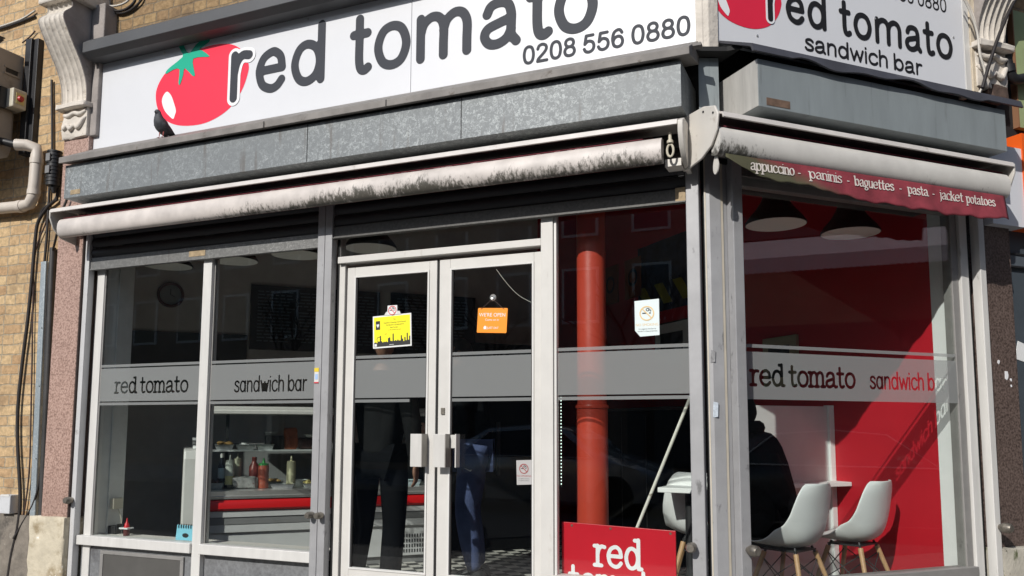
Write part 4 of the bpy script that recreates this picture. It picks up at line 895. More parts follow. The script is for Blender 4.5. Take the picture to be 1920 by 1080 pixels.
def console(parent, x0, x1, ztop, zbot, side_m, front_m, prot=0.30, flutes=5, base=0.055):
    """fluted S scroll bracket: front face swings out towards the top"""
    prof = [(0.0, base + 0.01), (0.12, base + 0.012), (0.24, base + 0.03), (0.38, base + 0.075), (0.52, base + 0.14), (0.66, base + 0.205), (0.80, base + 0.25), (0.92, prot - 0.01), (1.0, prot)]
    H = ztop - zbot; nx = flutes * 8; rows = catmull([(a, b, 0) for a, b in prof], 5)
    vs, fs = [], []; W = x1 - x0
    for r in rows:
        z = zbot + H * r.x; o = r.y
        for k in range(nx + 1):
            t = k / nx; fl = abs(math.sin(math.pi * flutes * t)) ** 0.7
            edge = 0.0 if 0.05 < t < 0.95 else 0.006
            vs.append((x0 + W * t, -(o - 0.014 * fl + edge), z))
    m_ = nx + 1
    for i in range(len(rows) - 1):
        for k in range(nx): fs.append((i * m_ + k, i * m_ + k + 1, (i + 1) * m_ + k + 1, (i + 1) * m_ + k))
    part("scroll", MB().add(vs, fs), front_m, parent, smooth=45)
    for x, nm in ((x0, "cheek"), (x1, "cheek")):
        poly = [(-r.y - 0.004, zbot + H * r.x) for r in rows] + [(0.02, ztop), (0.02, zbot)]
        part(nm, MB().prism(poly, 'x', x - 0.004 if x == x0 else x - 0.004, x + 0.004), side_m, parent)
br = thing("console_bracket", "flaking white fluted console bracket between the brick wall and the long sign", "bracket", FA, (-5.6, -0.1, 3.4))
console(br, -5.745, -5.475, 4.42, 3.665, M_STUCCO_SHADE, M_STUCCO, prot=0.30, base=0.11)
part("cap_block", MB().box(-5.80, -5.42, -0.34, 0.05, 4.42, 4.56).box(-5.78, -5.44, -0.32, 0.05, 4.56, 4.95), M_STUCCO, br, bevel=0.012)
part("backing", MB().box(-5.47, -5.33, -0.12, 0.0, 4.12, 4.45).box(-5.47, -5.40, -0.085, 0.0, 3.40, 4.12), M_STUCCO_SHADE, br, bevel=0.008)
part("ledge", rough_block(-5.775, -5.445, -0.165, 0.0, 3.625, 3.668, 0.006, 5.0, 7, 0.012), M_STUCCO, br, smooth=50)
blk = rough_block(-5.735, -5.465, -0.115, 0.0, 3.395, 3.628, 0.008, 6.0, 9, 0.012)
part("carved_block", blk, M_STUCCO, br, smooth=50)
part("carved_leaf", MB().tube([(-5.735, -.108, 3.505), (-5.705, -.120, 3.478), (-5.672, -.122, 3.502), (-5.632, -.124, 3.466), (-5.590, -.122, 3.494), (-5.548, -.124, 3.470), (-5.505, -.122, 3.520), (-5.478, -.112, 3.552)], [.012, .018, .014, .020, .014, .020, .018, .010], 10, smooth=4), M_STUCCO, br, smooth=60)
part("carved_leaf", MB().tube([(-5.72, -.112, 3.59), (-5.66, -.120, 3.575), (-5.60, -.122, 3.592), (-5.54, -.120, 3.576), (-5.48, -.112, 3.60)], [.014, .020, .016, .020, .014], 10, smooth=4), M_STUCCO, br, smooth=60)

# ---------------------------------------------------------------- right pilaster and bracket
pr = thing("granite_pilaster", "dark brown granite pilaster between the angled window and the neighbouring shop", "pilaster", FB, (2.18, 0, 0))
part("shaft", MB().box(2.031, 2.327, -0.012, 0.2, 0.415, 2.90), M_GRAND, pr, bevel=0.004)
part("plinth", rough_block(2.022, 2.42, -0.07, 0.2, -0.14, 0.415, 0.005, 9.0, 14, 0.012), M_PLINTHR, pr, smooth=50)
chips = MB()
for u, v, r in ((1845, 556, .012), (1850, 604, .018), (1872, 679, .012), (1887, 703, .026), (1895, 712, .010), (1896, 724, .008)):
    s, z = B(u, v, 0.012); pts = [(s + r * (0.5 + 0.6 * random.random()) * math.cos(a), z + r * (0.7 + 0.7 * random.random()) * math.sin(a)) for a in np.linspace(0, 2 * math.pi, 9)[:-1]]
    part("paint_fleck", MB().prism(pts, 'y', -0.0145, -0.0118), M_VWHITE, pr)
br = thing("console_bracket", "flaking white fluted console bracket draped with cables beside the angled sign", "bracket", FB, (2.15, -0.1, 3.3))
console(br, 2.055, 2.30, 4.35, 3.66, M_STUCCO_SHADE, M_STUCCO, prot=0.32, base=0.07)
part("ledge", rough_block(2.01, 2.335, -0.13, 0.05, 3.615, 3.66, 0.006, 15.0, 7, 0.012), M_STUCCO, br, smooth=50)
part("carved_block", rough_block(2.03, 2.32, -0.075, 0.05, 3.36, 3.62, 0.008, 16.0, 9, 0.012), M_STUCCO, br, smooth=50)
part("side_strip", MB().box(2.008, 2.054, -0.065, 0.05, 3.31, 4.2), mat("strip_cream_flaking", (0.58, 0.50, 0.38), 0.8, var=0.2, vscale=12, stain=(0.28, 0.17, 0.09), sscale=12, samt=(0.6, 0.7), bump=0.5), br)
part("carved_leaf", MB().tube([(2.04, -.072, 3.50), (2.07, -.084, 3.475), (2.10, -.086, 3.50), (2.14, -.088, 3.44), (2.19, -.086, 3.465), (2.24, -.088, 3.44), (2.28, -.086, 3.50), (2.31, -.075, 3.52)], [.012, .018, .014, .020, .014, .020, .018, .010], 10, smooth=4), M_STUCCO, br, smooth=60)
part("carved_leaf", MB().tube([(2.05, -.076, 3.58), (2.12, -.086, 3.56), (2.18, -.088, 3.582), (2.25, -.086, 3.56), (2.31, -.076, 3.58)], [.014, .020, .016, .020, .014], 10, smooth=4), M_STUCCO, br, smooth=60)
part("bare_patch", rough_block(2.15, 2.315, -0.082, 0.0, 3.29, 3.40, 0.01, 18.0, 7, 0.02), mat("bare_brown_stone", (0.085, 0.055, 0.042), 0.9, var=0.3, vscale=20, bump=0.6), br, smooth=40)

# ================================================================ inside the shop
M_REDW = mat("wall_red_paint", (0.50, 0.010, 0.022), 0.55, var=0.06, vscale=3, bump=0.05, bscale=80)
M_WWALL = mat("wall_white_paint", (0.82, 0.83, 0.82), 0.6, var=0.03)
M_GWALL = mat("wall_beige_paint", (0.66, 0.62, 0.57), 0.8, var=0.06)
M_DPANEL = mat("dark_panel", (0.035, 0.033, 0.033), 0.5, var=0.2, vscale=5)
P0 = Matrix.Identity(4)
fl = [a2b(-5.45, 0.06), a2b(-0.75, 0.06), (0.02, 0.06), (1.83, 0.06), (1.83, 5.0), (-3.95, 5.0), (-3.95, 4.63), (-3.6, 3.9)]
structure("shop_floor", MB().prism(fl, 'z', -0.10, 0.0), checker_mat("floor_checks", (0.62, 0.60, 0.55), (0.022, 0.022, 0.022), 0.105), FB)
structure("ceiling", MB().prism(fl, 'z', 3.75, 3.85), mat("ceiling_paint", (0.40, 0.36, 0.34), 0.8), FB)
iw = lambda n, mb, m, **k: part(n, mb.xf(FB), m, bld, **k)
iw("red_wall", MB().box(1.83, 1.95, 0.19, 5.0, 0, 3.75), M_REDW, label="red painted wall inside the corner window")
iw("white_reveal", MB().box(1.827, 1.95, 0.06, 0.188, 0, 2.56), M_WWALL)
iw("back_wall", MB().box(-3.95, 1.95, 5.0, 5.1, 0, 3.75), M_GWALL)
iw("red_wall", MB().box(1.15, 1.829, 4.985, 4.999, 0, 3.75), M_REDW)
iw("left_wall", MB().box(-4.05, -3.95, 4.62, 5.1, 0, 3.75), M_GWALL)
part("window_pier", MB().box(-5.62, -5.31, 0.05, 0.13, 0.34, 2.6).box(-5.62, -5.30, 0.13, 0.27, 0.30, 2.6), mat("pier_grey_paint", (0.58, 0.58, 0.56), 0.6, var=0.08), bld)
part("window_board", MB().prism([(-5.62, 0.052), (-3.2, 0.052), (-3.2, 0.22), (-5.62, 0.22)], 'z', 0.28, 0.335), M_GWALL, bld)
part("sill_wall", MB().box(-5.62, -3.2, 0.062, 0.20, -0.1, 0.278), M_DPANEL, bld)
iw("sill_wall", MB().box(0.12, 1.83, 0.062, 0.14, -0.1, 0.25), M_DPANEL)
iw("skirting_band", MB().box(-3.9, -2.07, 4.96, 5.0, 1.55, 2.07), M_DPANEL)

tl = thing("wall_clock", "round wall clock with dark red rim on the beige back wall", "clock", FB, (-2.804, 4.97, 2.44))
part("rim", MB().lathe([(0.095, 0.03), (0.10, -0.01), (0.115, -0.015), (0.125, 0.0), (0.125, 0.03)], (-2.804, 4.97, 2.44), 32, 'y'), mat("clock_rim", (0.10, 0.012, 0.012), 0.4), tl, smooth=40)
fc = MB(); disc(fc, -2.804, 2.44, 0.098, 4.985, 32); part("face", fc, mat("clock_face", (0.35, 0.37, 0.36), 0.5), tl)
hh = MB().box(-2.807, -2.801, 4.975, 4.978, 2.44, 2.50).add([(-2.804, 4.974, 2.437), (-2.76, 4.974, 2.415), (-2.758, 4.974, 2.419), (-2.804, 4.974, 2.443)], [(0, 1, 2, 3)]); part("hand", hh, M_BLACK, tl)
for k, (s0, s1, z0, z1) in enumerate(((-2.03, -0.74, 1.95, 2.575), (-0.58, 0.35, 1.93, 2.585))):
    mbd = thing("menu_board", ("wide" if k == 0 else "narrower") + " dark menu board with faint writing on the back wall" + (" behind the two pane window" if k == 0 else " behind the doors"), "menu board", FB, ((s0 + s1) / 2, 4.97, z0), group="menu boards on the back wall")
    part("board", MB().box(s0, s1, 4.97, 5.0, z0, z1), mat("board_black", (0.012, 0.014, 0.018), 0.4), mbd)
    part("board_frame", MB().box(s0 - .02, s1 + .02, 4.962, 4.985, z1, z1 + .02).box(s0 - .02, s1 + .02, 4.962, 4.985, z0 - .02, z0).box(s0 - .02, s0, 4.962, 4.985, z0, z1).box(s1, s1 + .02, 4.962, 4.985, z0, z1), M_BLACK, mbd)
    ln = MB(); z = z1 - 0.05
    while z > z0 + 0.04:
        s = s0 + 0.05
        while s < s1 - 0.08:
            L_ = random.uniform(0.03, 0.11)
            if (s - s0) % 0.44 < 0.36: ln.box(s, min(s + L_, s1 - .04), 4.967, 4.9695, z, z + 0.012)
            s += L_ + 0.018
        z -= 0.034
    part("writing", ln, mat("board_writing", (0.10, 0.13, 0.15), 0.6), mbd)

# pendant lamps
M_SHADE = mat("lamp_shade_charcoal", (0.035, 0.035, 0.035), 0.45)
M_SHADEIN = mat("lamp_inside_cream", (0.88, 0.85, 0.78), 0.6)
def pendant(s, d, z, label):
    t = thing("pendant_lamp", label, "lamp", FB, (s, d, z), group="charcoal pendant lamps")
    outer = [(0.192, 0), (0.19, 0.012), (0.165, 0.05), (0.125, 0.095), (0.09, 0.15), (0.068, 0.21), (0.06, 0.27), (0.035, 0.285), (0.0, 0.287)]
    part("shade", MB().lathe(outer, (s, d, z), 32), M_SHADE, t, smooth=50)
    part("inner_reflector", MB().lathe([(0.187, -0.002), (0.16, 0.012), (0.10, 0.03), (0.0, 0.04)], (s, d, z), 32), M_SHADEIN, t, smooth=50)
    part("cord", MB().tube([(s, d, z + 0.28), (s, d, 3.75)], 0.004, 6), M_BLACK, t)
for (s, d, lab) in ((0.83, 0.47, "charcoal pendant lamp nearest the corner post in the angled corner window"), (1.45, 0.47, "charcoal pendant lamp nearest the white reveal in the angled corner window"),
                    (-2.812, 3.483, "pendant lamp under the shutter rail above the wall clock"), (-2.332, 3.049, "pendant lamp under the shutter rail beside the mullion of the two pane window"),
                    (-1.898, 2.628, "pendant lamp under the shutter rail near the post beside the doors"), (-1.424, 2.187, "pendant lamp showing in the glass above the doors")):
    pendant(s, d, 2.45, lab)

# cast iron column
col_ = thing("column", "round red painted iron column standing inside the middle window", "column", FA, (-1.503, 0.28, 0))
M_COLR = mat("column_red_gloss", (0.46, 0.050, 0.026), 0.38, var=0.08, vscale=4, bump=0.25, bscale=9)
part("shaft", MB().lathe([(0.095, 0), (0.095, 1.24), (0.089, 1.30), (0.088, 3.75)], (-1.503, 0.28, 0), 40), M_COLR, col_, smooth=50)
part("ring", MB().lathe([(0.09, -0.014), (0.100, -0.010), (0.103, 0), (0.100, 0.010), (0.09, 0.014)], (-1.503, 0.28, 1.272), 40), M_COLR, col_, smooth=50)

def ftext(s, size, x, z, y, m, parent, frame_pts=None, align='CENTER', name="lettering", rot=0.0):
    """small print set in Blender's own built-in face"""
    cu = bpy.data.curves.new("t", 'FONT'); cu.body = s; cu.size = size; cu.align_x = align
    ob = bpy.data.objects.new("t", cu); COL.objects.link(ob); dg = bpy.context.evaluated_depsgraph_get(); dg.update()
    me = bpy.data.meshes.new_from_object(ob.evaluated_get(dg)); mb_ = MB()
    c, sn = math.cos(rot), math.sin(rot)
    mb_.v = [(x + v.co.x * c - v.co.y * sn, y, z + v.co.x * sn + v.co.y * c) for v in me.vertices]; mb_.f = [tuple(p.vertices) for p in me.polygons]
    bpy.data.objects.remove(ob); bpy.data.curves.remove(cu); bpy.data.meshes.remove(me)
    return part(name, mb_, m, parent)

# red board leaning in the middle window
M_BOARD = mat("board_red_enamel", (0.56, 0.008, 0.022), 0.35, var=0.05, vscale=3)
ab = thing("shop_board", "red board with white words red tomato leaning inside the middle window", "sign", FA, (-1.3, 0.07, 0.12))
sk = lambda s, z: (s, 0.062, z - (s + 1.635) * 0.030)
pts = [(-1.622, 0.10), (-0.962, 0.10), (-0.962, 0.604), (-1.622, 0.604)]
fr_ = [sk(*p) for p in pts]; bk = [(a, 0.08, c) for a, b, c in fr_]
part("board", MB().hull8(fr_ + bk), M_BOARD, ab, bevel=0.0015)
tx = MB(); text(tx, "red", -1.418, 0.372, 0.108, 0, rad=0.10, serif=True, width=0.262, gap=0.14, fn=lambda a, b: (a, 0.0605, b - (a + 1.635) * 0.030 + 0.008))
text(tx, "tomato", -1.578, 0.205, 0.108, 0, rad=0.10, serif=True, width=0.57, gap=0.14, fn=lambda a, b: (a, 0.0605, b - (a + 1.635) * 0.030 + 0.008))
part("lettering", tx, M_VWHITE, ab)
for s in (-1.56, -1.33, -0.99):
    h_ = MB(); h_.lathe([(0, -0.002), (0.007, -0.0015), (0.008, 0.001), (0, 0.001)], sk(s, 0.588), 10, 'y'); part("screw", h_, M_RUST, ab)
single("wooden_pole", MB().tube([(-1.44, 0.16, 0.03), (-1.198, 0.15, 0.585), (-0.873, 0.11, 1.325)], 0.0095, 10), mat("pole_white_worn", (0.74, 0.72, 0.64), 0.6, var=0.1, stain=(0.3, 0.26, 0.2), sscale=25, samt=(0.62, 0.7)),
       "thin white worn pole leaning behind the red board", "pole", FA, (-1.2, 0.15, 0.03), smooth=40)
ls = thing("light_string", "vertical string of tiny white lights beside the door jamb in the middle window", "light string", FA, (-1.612, 0.03, 0.82))
part("wire", MB().tube([(-1.612, 0.033, 0.80), (-1.612, 0.033, 1.36)], 0.0025, 6), M_BLACK, ls)
M_LED = mat("led_glow", (0.9, 0.95, 0.9), 0.3, emit=(0.85, 1.0, 0.92, 1.6))
for k in range(27): part("bulb", MB().ball((-1.612, 0.028, 0.822 + k * 0.0192), 0.0036, 8, 6), M_LED, ls)

# ---------------------------------------------------------------- stickers and notices on the glass
M_PAPER = mat("paper_white", (0.74, 0.75, 0.74), 0.6)
M_INK = mat("ink_black", (0.02, 0.02, 0.02), 0.6)
M_INKR = mat("ink_red", (0.62, 0.05, 0.05), 0.6)
M_INKT = mat("ink_tan", (0.72, 0.52, 0.26), 0.6)
def nosmoke(parent, cx, cz, r, y, ring_m):
    mb_ = MB(); disc(mb_, cx, cz, r, y - 0.0012, 32, r * 0.84); part("ring", mb_, ring_m, parent)
    c = MB().add([(cx - r * .62, y - 0.0006, cz - r * .05), (cx + r * .02, y - 0.0006, cz - r * .05), (cx + r * .02, y - 0.0006, cz + r * .10), (cx - r * .62, y - 0.0006, cz + r * .10)], [(0, 1, 2, 3)])
    c.add([(cx + r * .30, y - 0.0006, cz - r * .05), (cx + r * .55, y - 0.0006, cz - r * .05), (cx + r * .55, y - 0.0006, cz + r * .10), (cx + r * .30, y - 0.0006, cz + r * .10)], [(0, 1, 2, 3)])
    part("cigarette", c, M_INK, parent)
    sm_ = MB()
    V, F = [], []
    pts = catmull([(cx + r * a, cz + r * b, 0) for a, b in ((.5, .2), (.55, .4), (.35, .42), (.1, .3), (-.1, .5), (.12, .68), (.35, .58), (.2, .42))], 6)
    for i in range(len(pts) - 1):
        d = (pts[i + 1] - pts[i]).normalized(); nn = Vector((-d.y, d.x, 0)) * r * 0.045
        q = [pts[i] - nn, pts[i + 1] - nn, pts[i + 1] + nn, pts[i] + nn]; sm_.add([(p.x, y - 0.0006 - 0.00002 * i, p.y) for p in q], [(0, 1, 2, 3)])
    part("smoke_mark", sm_, M_INK, parent)
    b = MB(); h = r * .075; q = math.sqrt(.5)
    b.add([(cx + (-.86 * r * q) + h * q, y - 0.0018, cz + .86 * r * q + h * q), (cx - .86 * r * q - h * q, y - 0.0018, cz + .86 * r * q - h * q), (cx + .86 * r * q - h * q, y - 0.0018, cz - .86 * r * q - h * q), (cx + .86 * r * q + h * q, y - 0.0018, cz - .86 * r * q + h * q)], [(0, 1, 2, 3)])
    part("bar", b, ring_m, parent)
ns = thing("notice", "white no smoking notice with faded tan ring and clipped corner on the middle window", "notice", FA, (-1.088, -0.002, 1.66))
part("sheet", MB().prism([(-1.128, 1.655), (-1.018, 1.660), (-1.018, 1.864), (-1.158, 1.858), (-1.157, 1.690)], 'y', -0.0062, -0.0050), mat("paper_pale_aqua", (0.68, 0.76, 0.75), 0.6), ns)
nosmoke(ns, -1.088, 1.785, 0.042, -0.0066, M_INKT)
ftext("NO SMOKING", 0.0205, -1.088, 1.714, -0.0068, M_INKT, ns)
ftext("It is against the law to", 0.0112, -1.086, 1.694, -0.0068, M_INK, ns); ftext("smoke in these premises", 0.0112, -1.086, 1.681, -0.0068, M_INK, ns)
ns = thing("notice", "small white no smoking notice low on the door with the orange sign", "notice", FA, (-1.84, 0.01, 0.81))
part("sheet", MB().prism([(-1.884, 0.810), (-1.790, 0.815), (-1.790, 0.957), (-1.888, 0.953)], 'y', 0.0135, 0.0150), mat("paper_grey", (0.42, 0.41, 0.40), 0.6), ns)
nosmoke(ns, -1.839, 0.905, 0.029, 0.0130, mat("ink_red_dull", (0.30, 0.03, 0.03)))
ftext("NO SMOKING", 0.0145, -1.838, 0.858, 0.0130, mat("ink_red_dull", (0.30, 0.03, 0.03)), ns)
for z in (0.845, 0.834): ftext("It is against the law to", 0.0075, -1.838, z, 0.0130, M_INK, ns)
ct = thing("certificate", "yellow certificate with black city skyline taped inside a glass door", "certificate", FA, (-2.755, 0.01, 1.65))
tilt = RAD(2.0)
def cf(s, z): return (-2.755 + (s + 2.755) * math.cos(tilt) - (z - 1.76) * math.sin(tilt), 1.76 + (s + 2.755) * math.sin(tilt) + (z - 1.76) * math.cos(tilt))
cprism = lambda pts, y0, y1: MB().prism([cf(*p) for p in pts], 'y', y0, y1)
rect = lambda a, b, c, d: [(a, c), (b, c), (b, d), (a, d)]
part("sheet", cprism(rect(-2.898, -2.612, 1.655, 1.866), 0.0130, 0.0142), M_PAPER, ct)
part("yellow_field", cprism(rect(-2.889, -2.621, 1.665, 1.857), 0.0122, 0.0128), mat("paper_yellow", (0.90, 0.82, 0.012), 0.6), ct)
sky_ = [(-2.889, 1.665), (-2.621, 1.665)]
hts = [.055, .03, .075, .028, .05, .024, .04, .062, .03, .03, .036, .030, .034, .03, .078, .03, .032, .055, .052, .026, .03, .028, .030, .026, .034, .07, .03, .034, .025, .03, .028]
xs_ = np.linspace(-2.621, -2.889, len(hts) + 1)
for k, h in enumerate(hts): sky_ += [(xs_[k], 1.665 + h), (xs_[k + 1] + 0.0005, 1.665 + h)]
part("skyline", cprism(sky_, 0.0116, 0.0120), M_INK, ct)
wl = MB(); c_ = cf(-2.852, 1.712)
disc(wl, c_[0], c_[1], 0.017, 0.0112, 20, 0.014); part("wheel", wl, M_INK, ct)
part("crest", cprism(rect(-2.875, -2.843, 1.775, 1.832), 0.0116, 0.0120), M_INK, ct)
hrt = [(-2.859, 1.788), (-2.849, 1.802), (-2.850, 1.812), (-2.856, 1.812), (-2.859, 1.808), (-2.862, 1.812), (-2.868, 1.812), (-2.869, 1.802)]
part("crest_mark", cprism(hrt, 0.0110, 0.0114), M_PAPER, ct)
part("white_square", cprism(rect(-2.886, -2.868, 1.667, 1.684), 0.0110, 0.0114), M_PAPER, ct)
part("footer_mark", cprism(rect(-2.775, -2.742, 1.672, 1.6745), 0.0110, 0.0114), M_PAPER, ct)
for txt, sz, s, z in (("This", .011, -2.735, 1.832), ("Healthier Catering Commitment", .0125, -2.733, 1.812), ("Certificate is presented to", .0125, -2.733, 1.797), ("Red Tomato", .0115, -2.738, 1.780), ("For offering healthier food choices", .007, -2.735, 1.766), ("Signed", .007, -2.80, 1.742)):
    p_ = cf(s, z); ftext(txt, sz, p_[0], p_[1], 0.0116, M_INK, ct, rot=tilt)
ns = thing("sticker", "small red ringed no smoking sticker above the yellow certificate", "sticker", FA, (-2.753, 0.01, 1.87))
part("sheet", MB().prism([(-2.79, 1.865), (-2.716, 1.865), (-2.718, 1.926), (-2.789, 1.926)], 'y', 0.0095, 0.0105), M_PAPER, ns)
part("tape", MB().prism([(-2.815, 1.862), (-2.69, 1.866), (-2.70, 1.888), (-2.80, 1.886)], 'y', 0.0106, 0.0112), M_PLASW, ns)
nosmoke(ns, -2.753, 1.893, 0.030, 0.0090, M_INKR)
op = thing("hanging_sign", "orange we're open sign hung from a suction hook on a glass door", "sign", FA, (-2.05, 0.01, 1.72))
tilt2 = RAD(-3.2)
def of(s, z): return (-2.05 + (s + 2.05) * math.cos(tilt2) - (z - 1.79) * math.sin(tilt2), 1.79 + (s + 2.05) * math.sin(tilt2) + (z - 1.79) * math.cos(tilt2))
bp_ = [(-2.148, 1.722), (-2.144, 1.718), (-1.954, 1.718), (-1.950, 1.722), (-1.950, 1.866), (-1.954, 1.870), (-2.144, 1.870), (-2.148, 1.866)]
part("plate", MB().prism([of(*p) for p in bp_], 'y', 0.0115, 0.0145), mat("sign_orange", (0.92, 0.30, 0.012), 0.45), op)
p_ = of(-2.05, 1.818); ftext("WE'RE OPEN", 0.031, p_[0], p_[1], 0.0108, M_VWHITE, op, rot=tilt2)
p_ = of(-2.05, 1.792); ftext("Come on in", 0.019, p_[0], p_[1], 0.0108, M_VWHITE, op, rot=tilt2)
p_ = of(-2.042, 1.742); ftext("JUST EAT", 0.019, p_[0], p_[1], 0.0108, M_VWHITE, op, rot=tilt2)
ic = MB(); p_ = of(-2.094, 1.749); ic.poly([(p_[0] + a, 0.0108, p_[1] + b) for a, b in ((-.009, -.009), (.009, -.009), (.009, .002), (.012, .002), (0, .013), (-.012, .002), (-.009, .002))]); part("logo", ic, M_VWHITE, op)
for e in (of(-2.128, 1.862), of(-1.972, 1.862)): part("string", MB().tube([(-2.047, 0.012, 1.925), (e[0], 0.011, e[1])], 0.0016, 6), M_CABLER, op)
part("suction_hook", MB().lathe([(0.0, 0.0), (0.010, -0.003), (0.021, 0.004), (0.022, 0.007), (0, 0.007)], (-2.047, 0.012, 1.935), 16, 'y'), M_STEEL, op, smooth=40)
single("hanging_thread", MB().tube([(-2.03, 0.03, 2.11), (-1.96, 0.03, 2.02), (-1.88, 0.03, 1.94), (-1.785, 0.03, 1.885)], 0.0015, 6, smooth=4), M_CABLEW, "thin pale thread hanging behind the glass above the orange sign", "thread", FA, (-1.9, 0.03, 1.9))

# ---------------------------------------------------------------- food counter
M_CW = mat("counter_white", (0.60, 0.59, 0.56), 0.45, var=0.04)
M_CG = mat("counter_grey", (0.20, 0.20, 0.20), 0.5, var=0.06)
M_CL = mat("counter_light_grey", (0.54, 0.54, 0.54), 0.5, var=0.05)
M_CR = mat("counter_red", (0.60, 0.010, 0.012), 0.35)
fcn = thing("food_counter", "glass fronted food counter with a red band and grey vented base", "counter", FB, (-0.6, 3.4, 0))
S0, S1, DF = -2.50, -0.52, 3.263
part("kick_plate", MB().box(S0, S1, DF + 0.05, 4.1, 0.0, 0.06), M_CG, fcn)
part("base_panel", MB().box(S0, S1, DF + 0.02, 4.1, 0.06, 0.37), M_CL, fcn, bevel=0.004)
part("base_trim", MB().box(S0, S1, DF - 0.005, DF + 0.02, 0.315, 0.375), M_CL, fcn, bevel=0.003)
part("body", MB().box(S0, S1, DF - 0.01, 4.1, 0.376, 0.485), M_CG, fcn, bevel=0.004)
part("light_band", MB().box(S0, S1, DF - 0.02, DF - 0.0105, 0.437, 0.482), M_CL, fcn)
part("red_band", MB().prism([(DF + 0.02, 0.486), (DF - 0.030, 0.487), (DF - 0.048, 0.505), (DF - 0.050, 0.545), (DF - 0.036, 0.570), (DF + 0.02, 0.576)], 'x', S0, S1), M_CR, fcn, smooth=35)
part("steel_rail", MB().prism([(DF + 0.02, 0.577), (DF - 0.040, 0.580), (DF - 0.044, 0.600), (DF - 0.030, 0.604), (DF - 0.034, 0.640), (DF + 0.02, 0.650)], 'x', S0, S1), M_STEEL, fcn, smooth=30)
part("deck", MB().box(S0, S1, DF + 0.021, 4.1, 0.62, 0.648), M_STEEL, fcn)
part("shelf", MB().box(S0 + 0.05, S1, DF + 0.16, 3.72, 0.945, 0.957), M_CL, fcn, bevel=0.002)
part("back_panel", MB().box(S0, S1, 4.04, 4.1, 0.65, 1.0), M_CG, fcn)
part("top_rail", MB().prism([(DF + 0.02, 1.250), (DF + 0.005, 1.253), (DF + 0.002, 1.275), (DF + 0.012, 1.28), (DF + 0.010, 1.298), (DF + 0.05, 1.312), (DF + 0.4, 1.318), (DF + 0.4, 1.25)], 'x', S0 + 0.06, S1), M_CW, fcn, smooth=25)
part("front_glass", MB().box(S0 + 0.05, S1, DF + 0.03, DF + 0.036, 0.65, 1.25), M_GLASS, fcn)
for s in (-2.30, -0.60): part("upright", MB().box(s - 0.012, s + 0.012, DF + 0.25, DF + 0.28, 0.65, 1.25), M_DARKMETAL, fcn)
part("end_panel", MB().prism([(DF - 0.16, 0.90), (DF - 0.13, 0.965), (DF + 0.0, 0.975), (4.1, 0.975), (4.1, 0.20), (DF + 0.10, 0.20), (DF - 0.15, 0.40)], 'x', S0 - 0.13, S0 - 0.001), M_CW, fcn, bevel=0.012)
part("control_recess", MB().box(S0 - 0.03, S0 + 0.01, DF - 0.165, DF + 0.0, 0.68, 0.92), M_CL, fcn, bevel=0.006)
vg = MB()
for r in range(4):
    for k in range(18):
        s = -1.02 + k * 0.0235; vg.box(s, s + 0.009, DF + 0.0165, DF + 0.019, 0.085 + r * 0.042, 0.113 + r * 0.042)
part("vent_grille", vg, M_BLACK, fcn)

def CT(u, v, d): return B(u, v, -d)
def bottle(label, u, vb, vt, d, body_m, rad, cap_m, nozzle=True, name="squeeze_bottle", label_m=None, fill=None):
    s, zb = CT(u, vb, d); _, zt = CT(u, vt, d); zb = max(zb, 0.648); h = zt - zb
    t = thing(name, label, "bottle", FB, (s, d, zb))
    if nozzle:
        part("body", MB().lathe([(0, 0), (rad, 0), (rad, h * .72), (rad * .92, h * .76), (0, h * .76)], (s, d, zb), 16), body_m, t, smooth=40)
        part("nozzle", MB().lathe([(0, h * .76), (rad * .95, h * .76), (rad * .9, h * .82), (rad * .3, h * .84), (rad * .12, h), (0, h)], (s, d, zb), 16), cap_m, t, smooth=40)
    else:
        part("body", MB().lathe([(0, 0), (rad, 0), (rad, h * .55), (rad * .45, h * .75), (rad * .42, h * .85), (0, h * .85)], (s, d, zb), 16), body_m, t, smooth=40)
        part("cap", MB().lathe([(0, h * .85), (rad * .5, h * .85), (rad * .48, h), (0, h)], (s, d, zb), 16), cap_m, t, smooth=40)
    if label_m: part("label", MB().lathe([(rad * 1.01, h * .12), (rad * 1.02, h * .48)], (s, d, zb), 16), label_m, t, smooth=40)
    if fill: part("sauce", MB().lathe([(rad * 1.005, h * .01), (rad * 1.01, h * .30)], (s, d, zb), 16), fill, t, smooth=40)
    return t
cr = mat("sauce_cream", (0.66, 0.60, 0.40), 0.4); cl_ = mat("bottle_cloudy", (0.50, 0.50, 0.46), 0.35); rd_ = mat("sauce_dark_red", (0.26, 0.045, 0.035), 0.4); sr = mat("sauce_chilli", (0.42, 0.09, 0.05), 0.4)
bottle("dark sauce bottle with white cap and pale blue label in the counter", 415, 903, 850, 3.45, mat("glass_dark", (0.02, 0.025, 0.04), 0.2), 0.030, M_PLASW, False, "sauce_bottle", mat("label_pale_blue", (0.45, 0.58, 0.66), 0.5))
bottle("cloudy squeeze bottle with a little yellow sauce left in the counter", 430, 909, 853, 3.36, cl_, 0.036, cl_, fill=mat("sauce_yellow", (0.75, 0.68, 0.32), 0.4))
bottle("cream squeeze bottle behind the cloudy one in the counter", 444, 905, 850, 3.47, mat("bottle_cream_dull", (0.44, 0.42, 0.31), 0.4), 0.032, mat("bottle_cream_dull", (0.44, 0.42, 0.31)))
bottle("dark red sauce bottle in the middle of the counter", 476, 895, 857, 3.45, rd_, 0.040, rd_, False, "sauce_bottle")
bottle("orange red chilli sauce bottle with green tip in the counter", 493, 915, 859, 3.35, sr, 0.043, mat("cap_green", (0.04, 0.32, 0.07), 0.4), name="sauce_bottle")
bottle("tall cream squeeze bottle standing apart beside the open foil tray", 545, 910, 855, 3.38, cr, 0.037, cr)
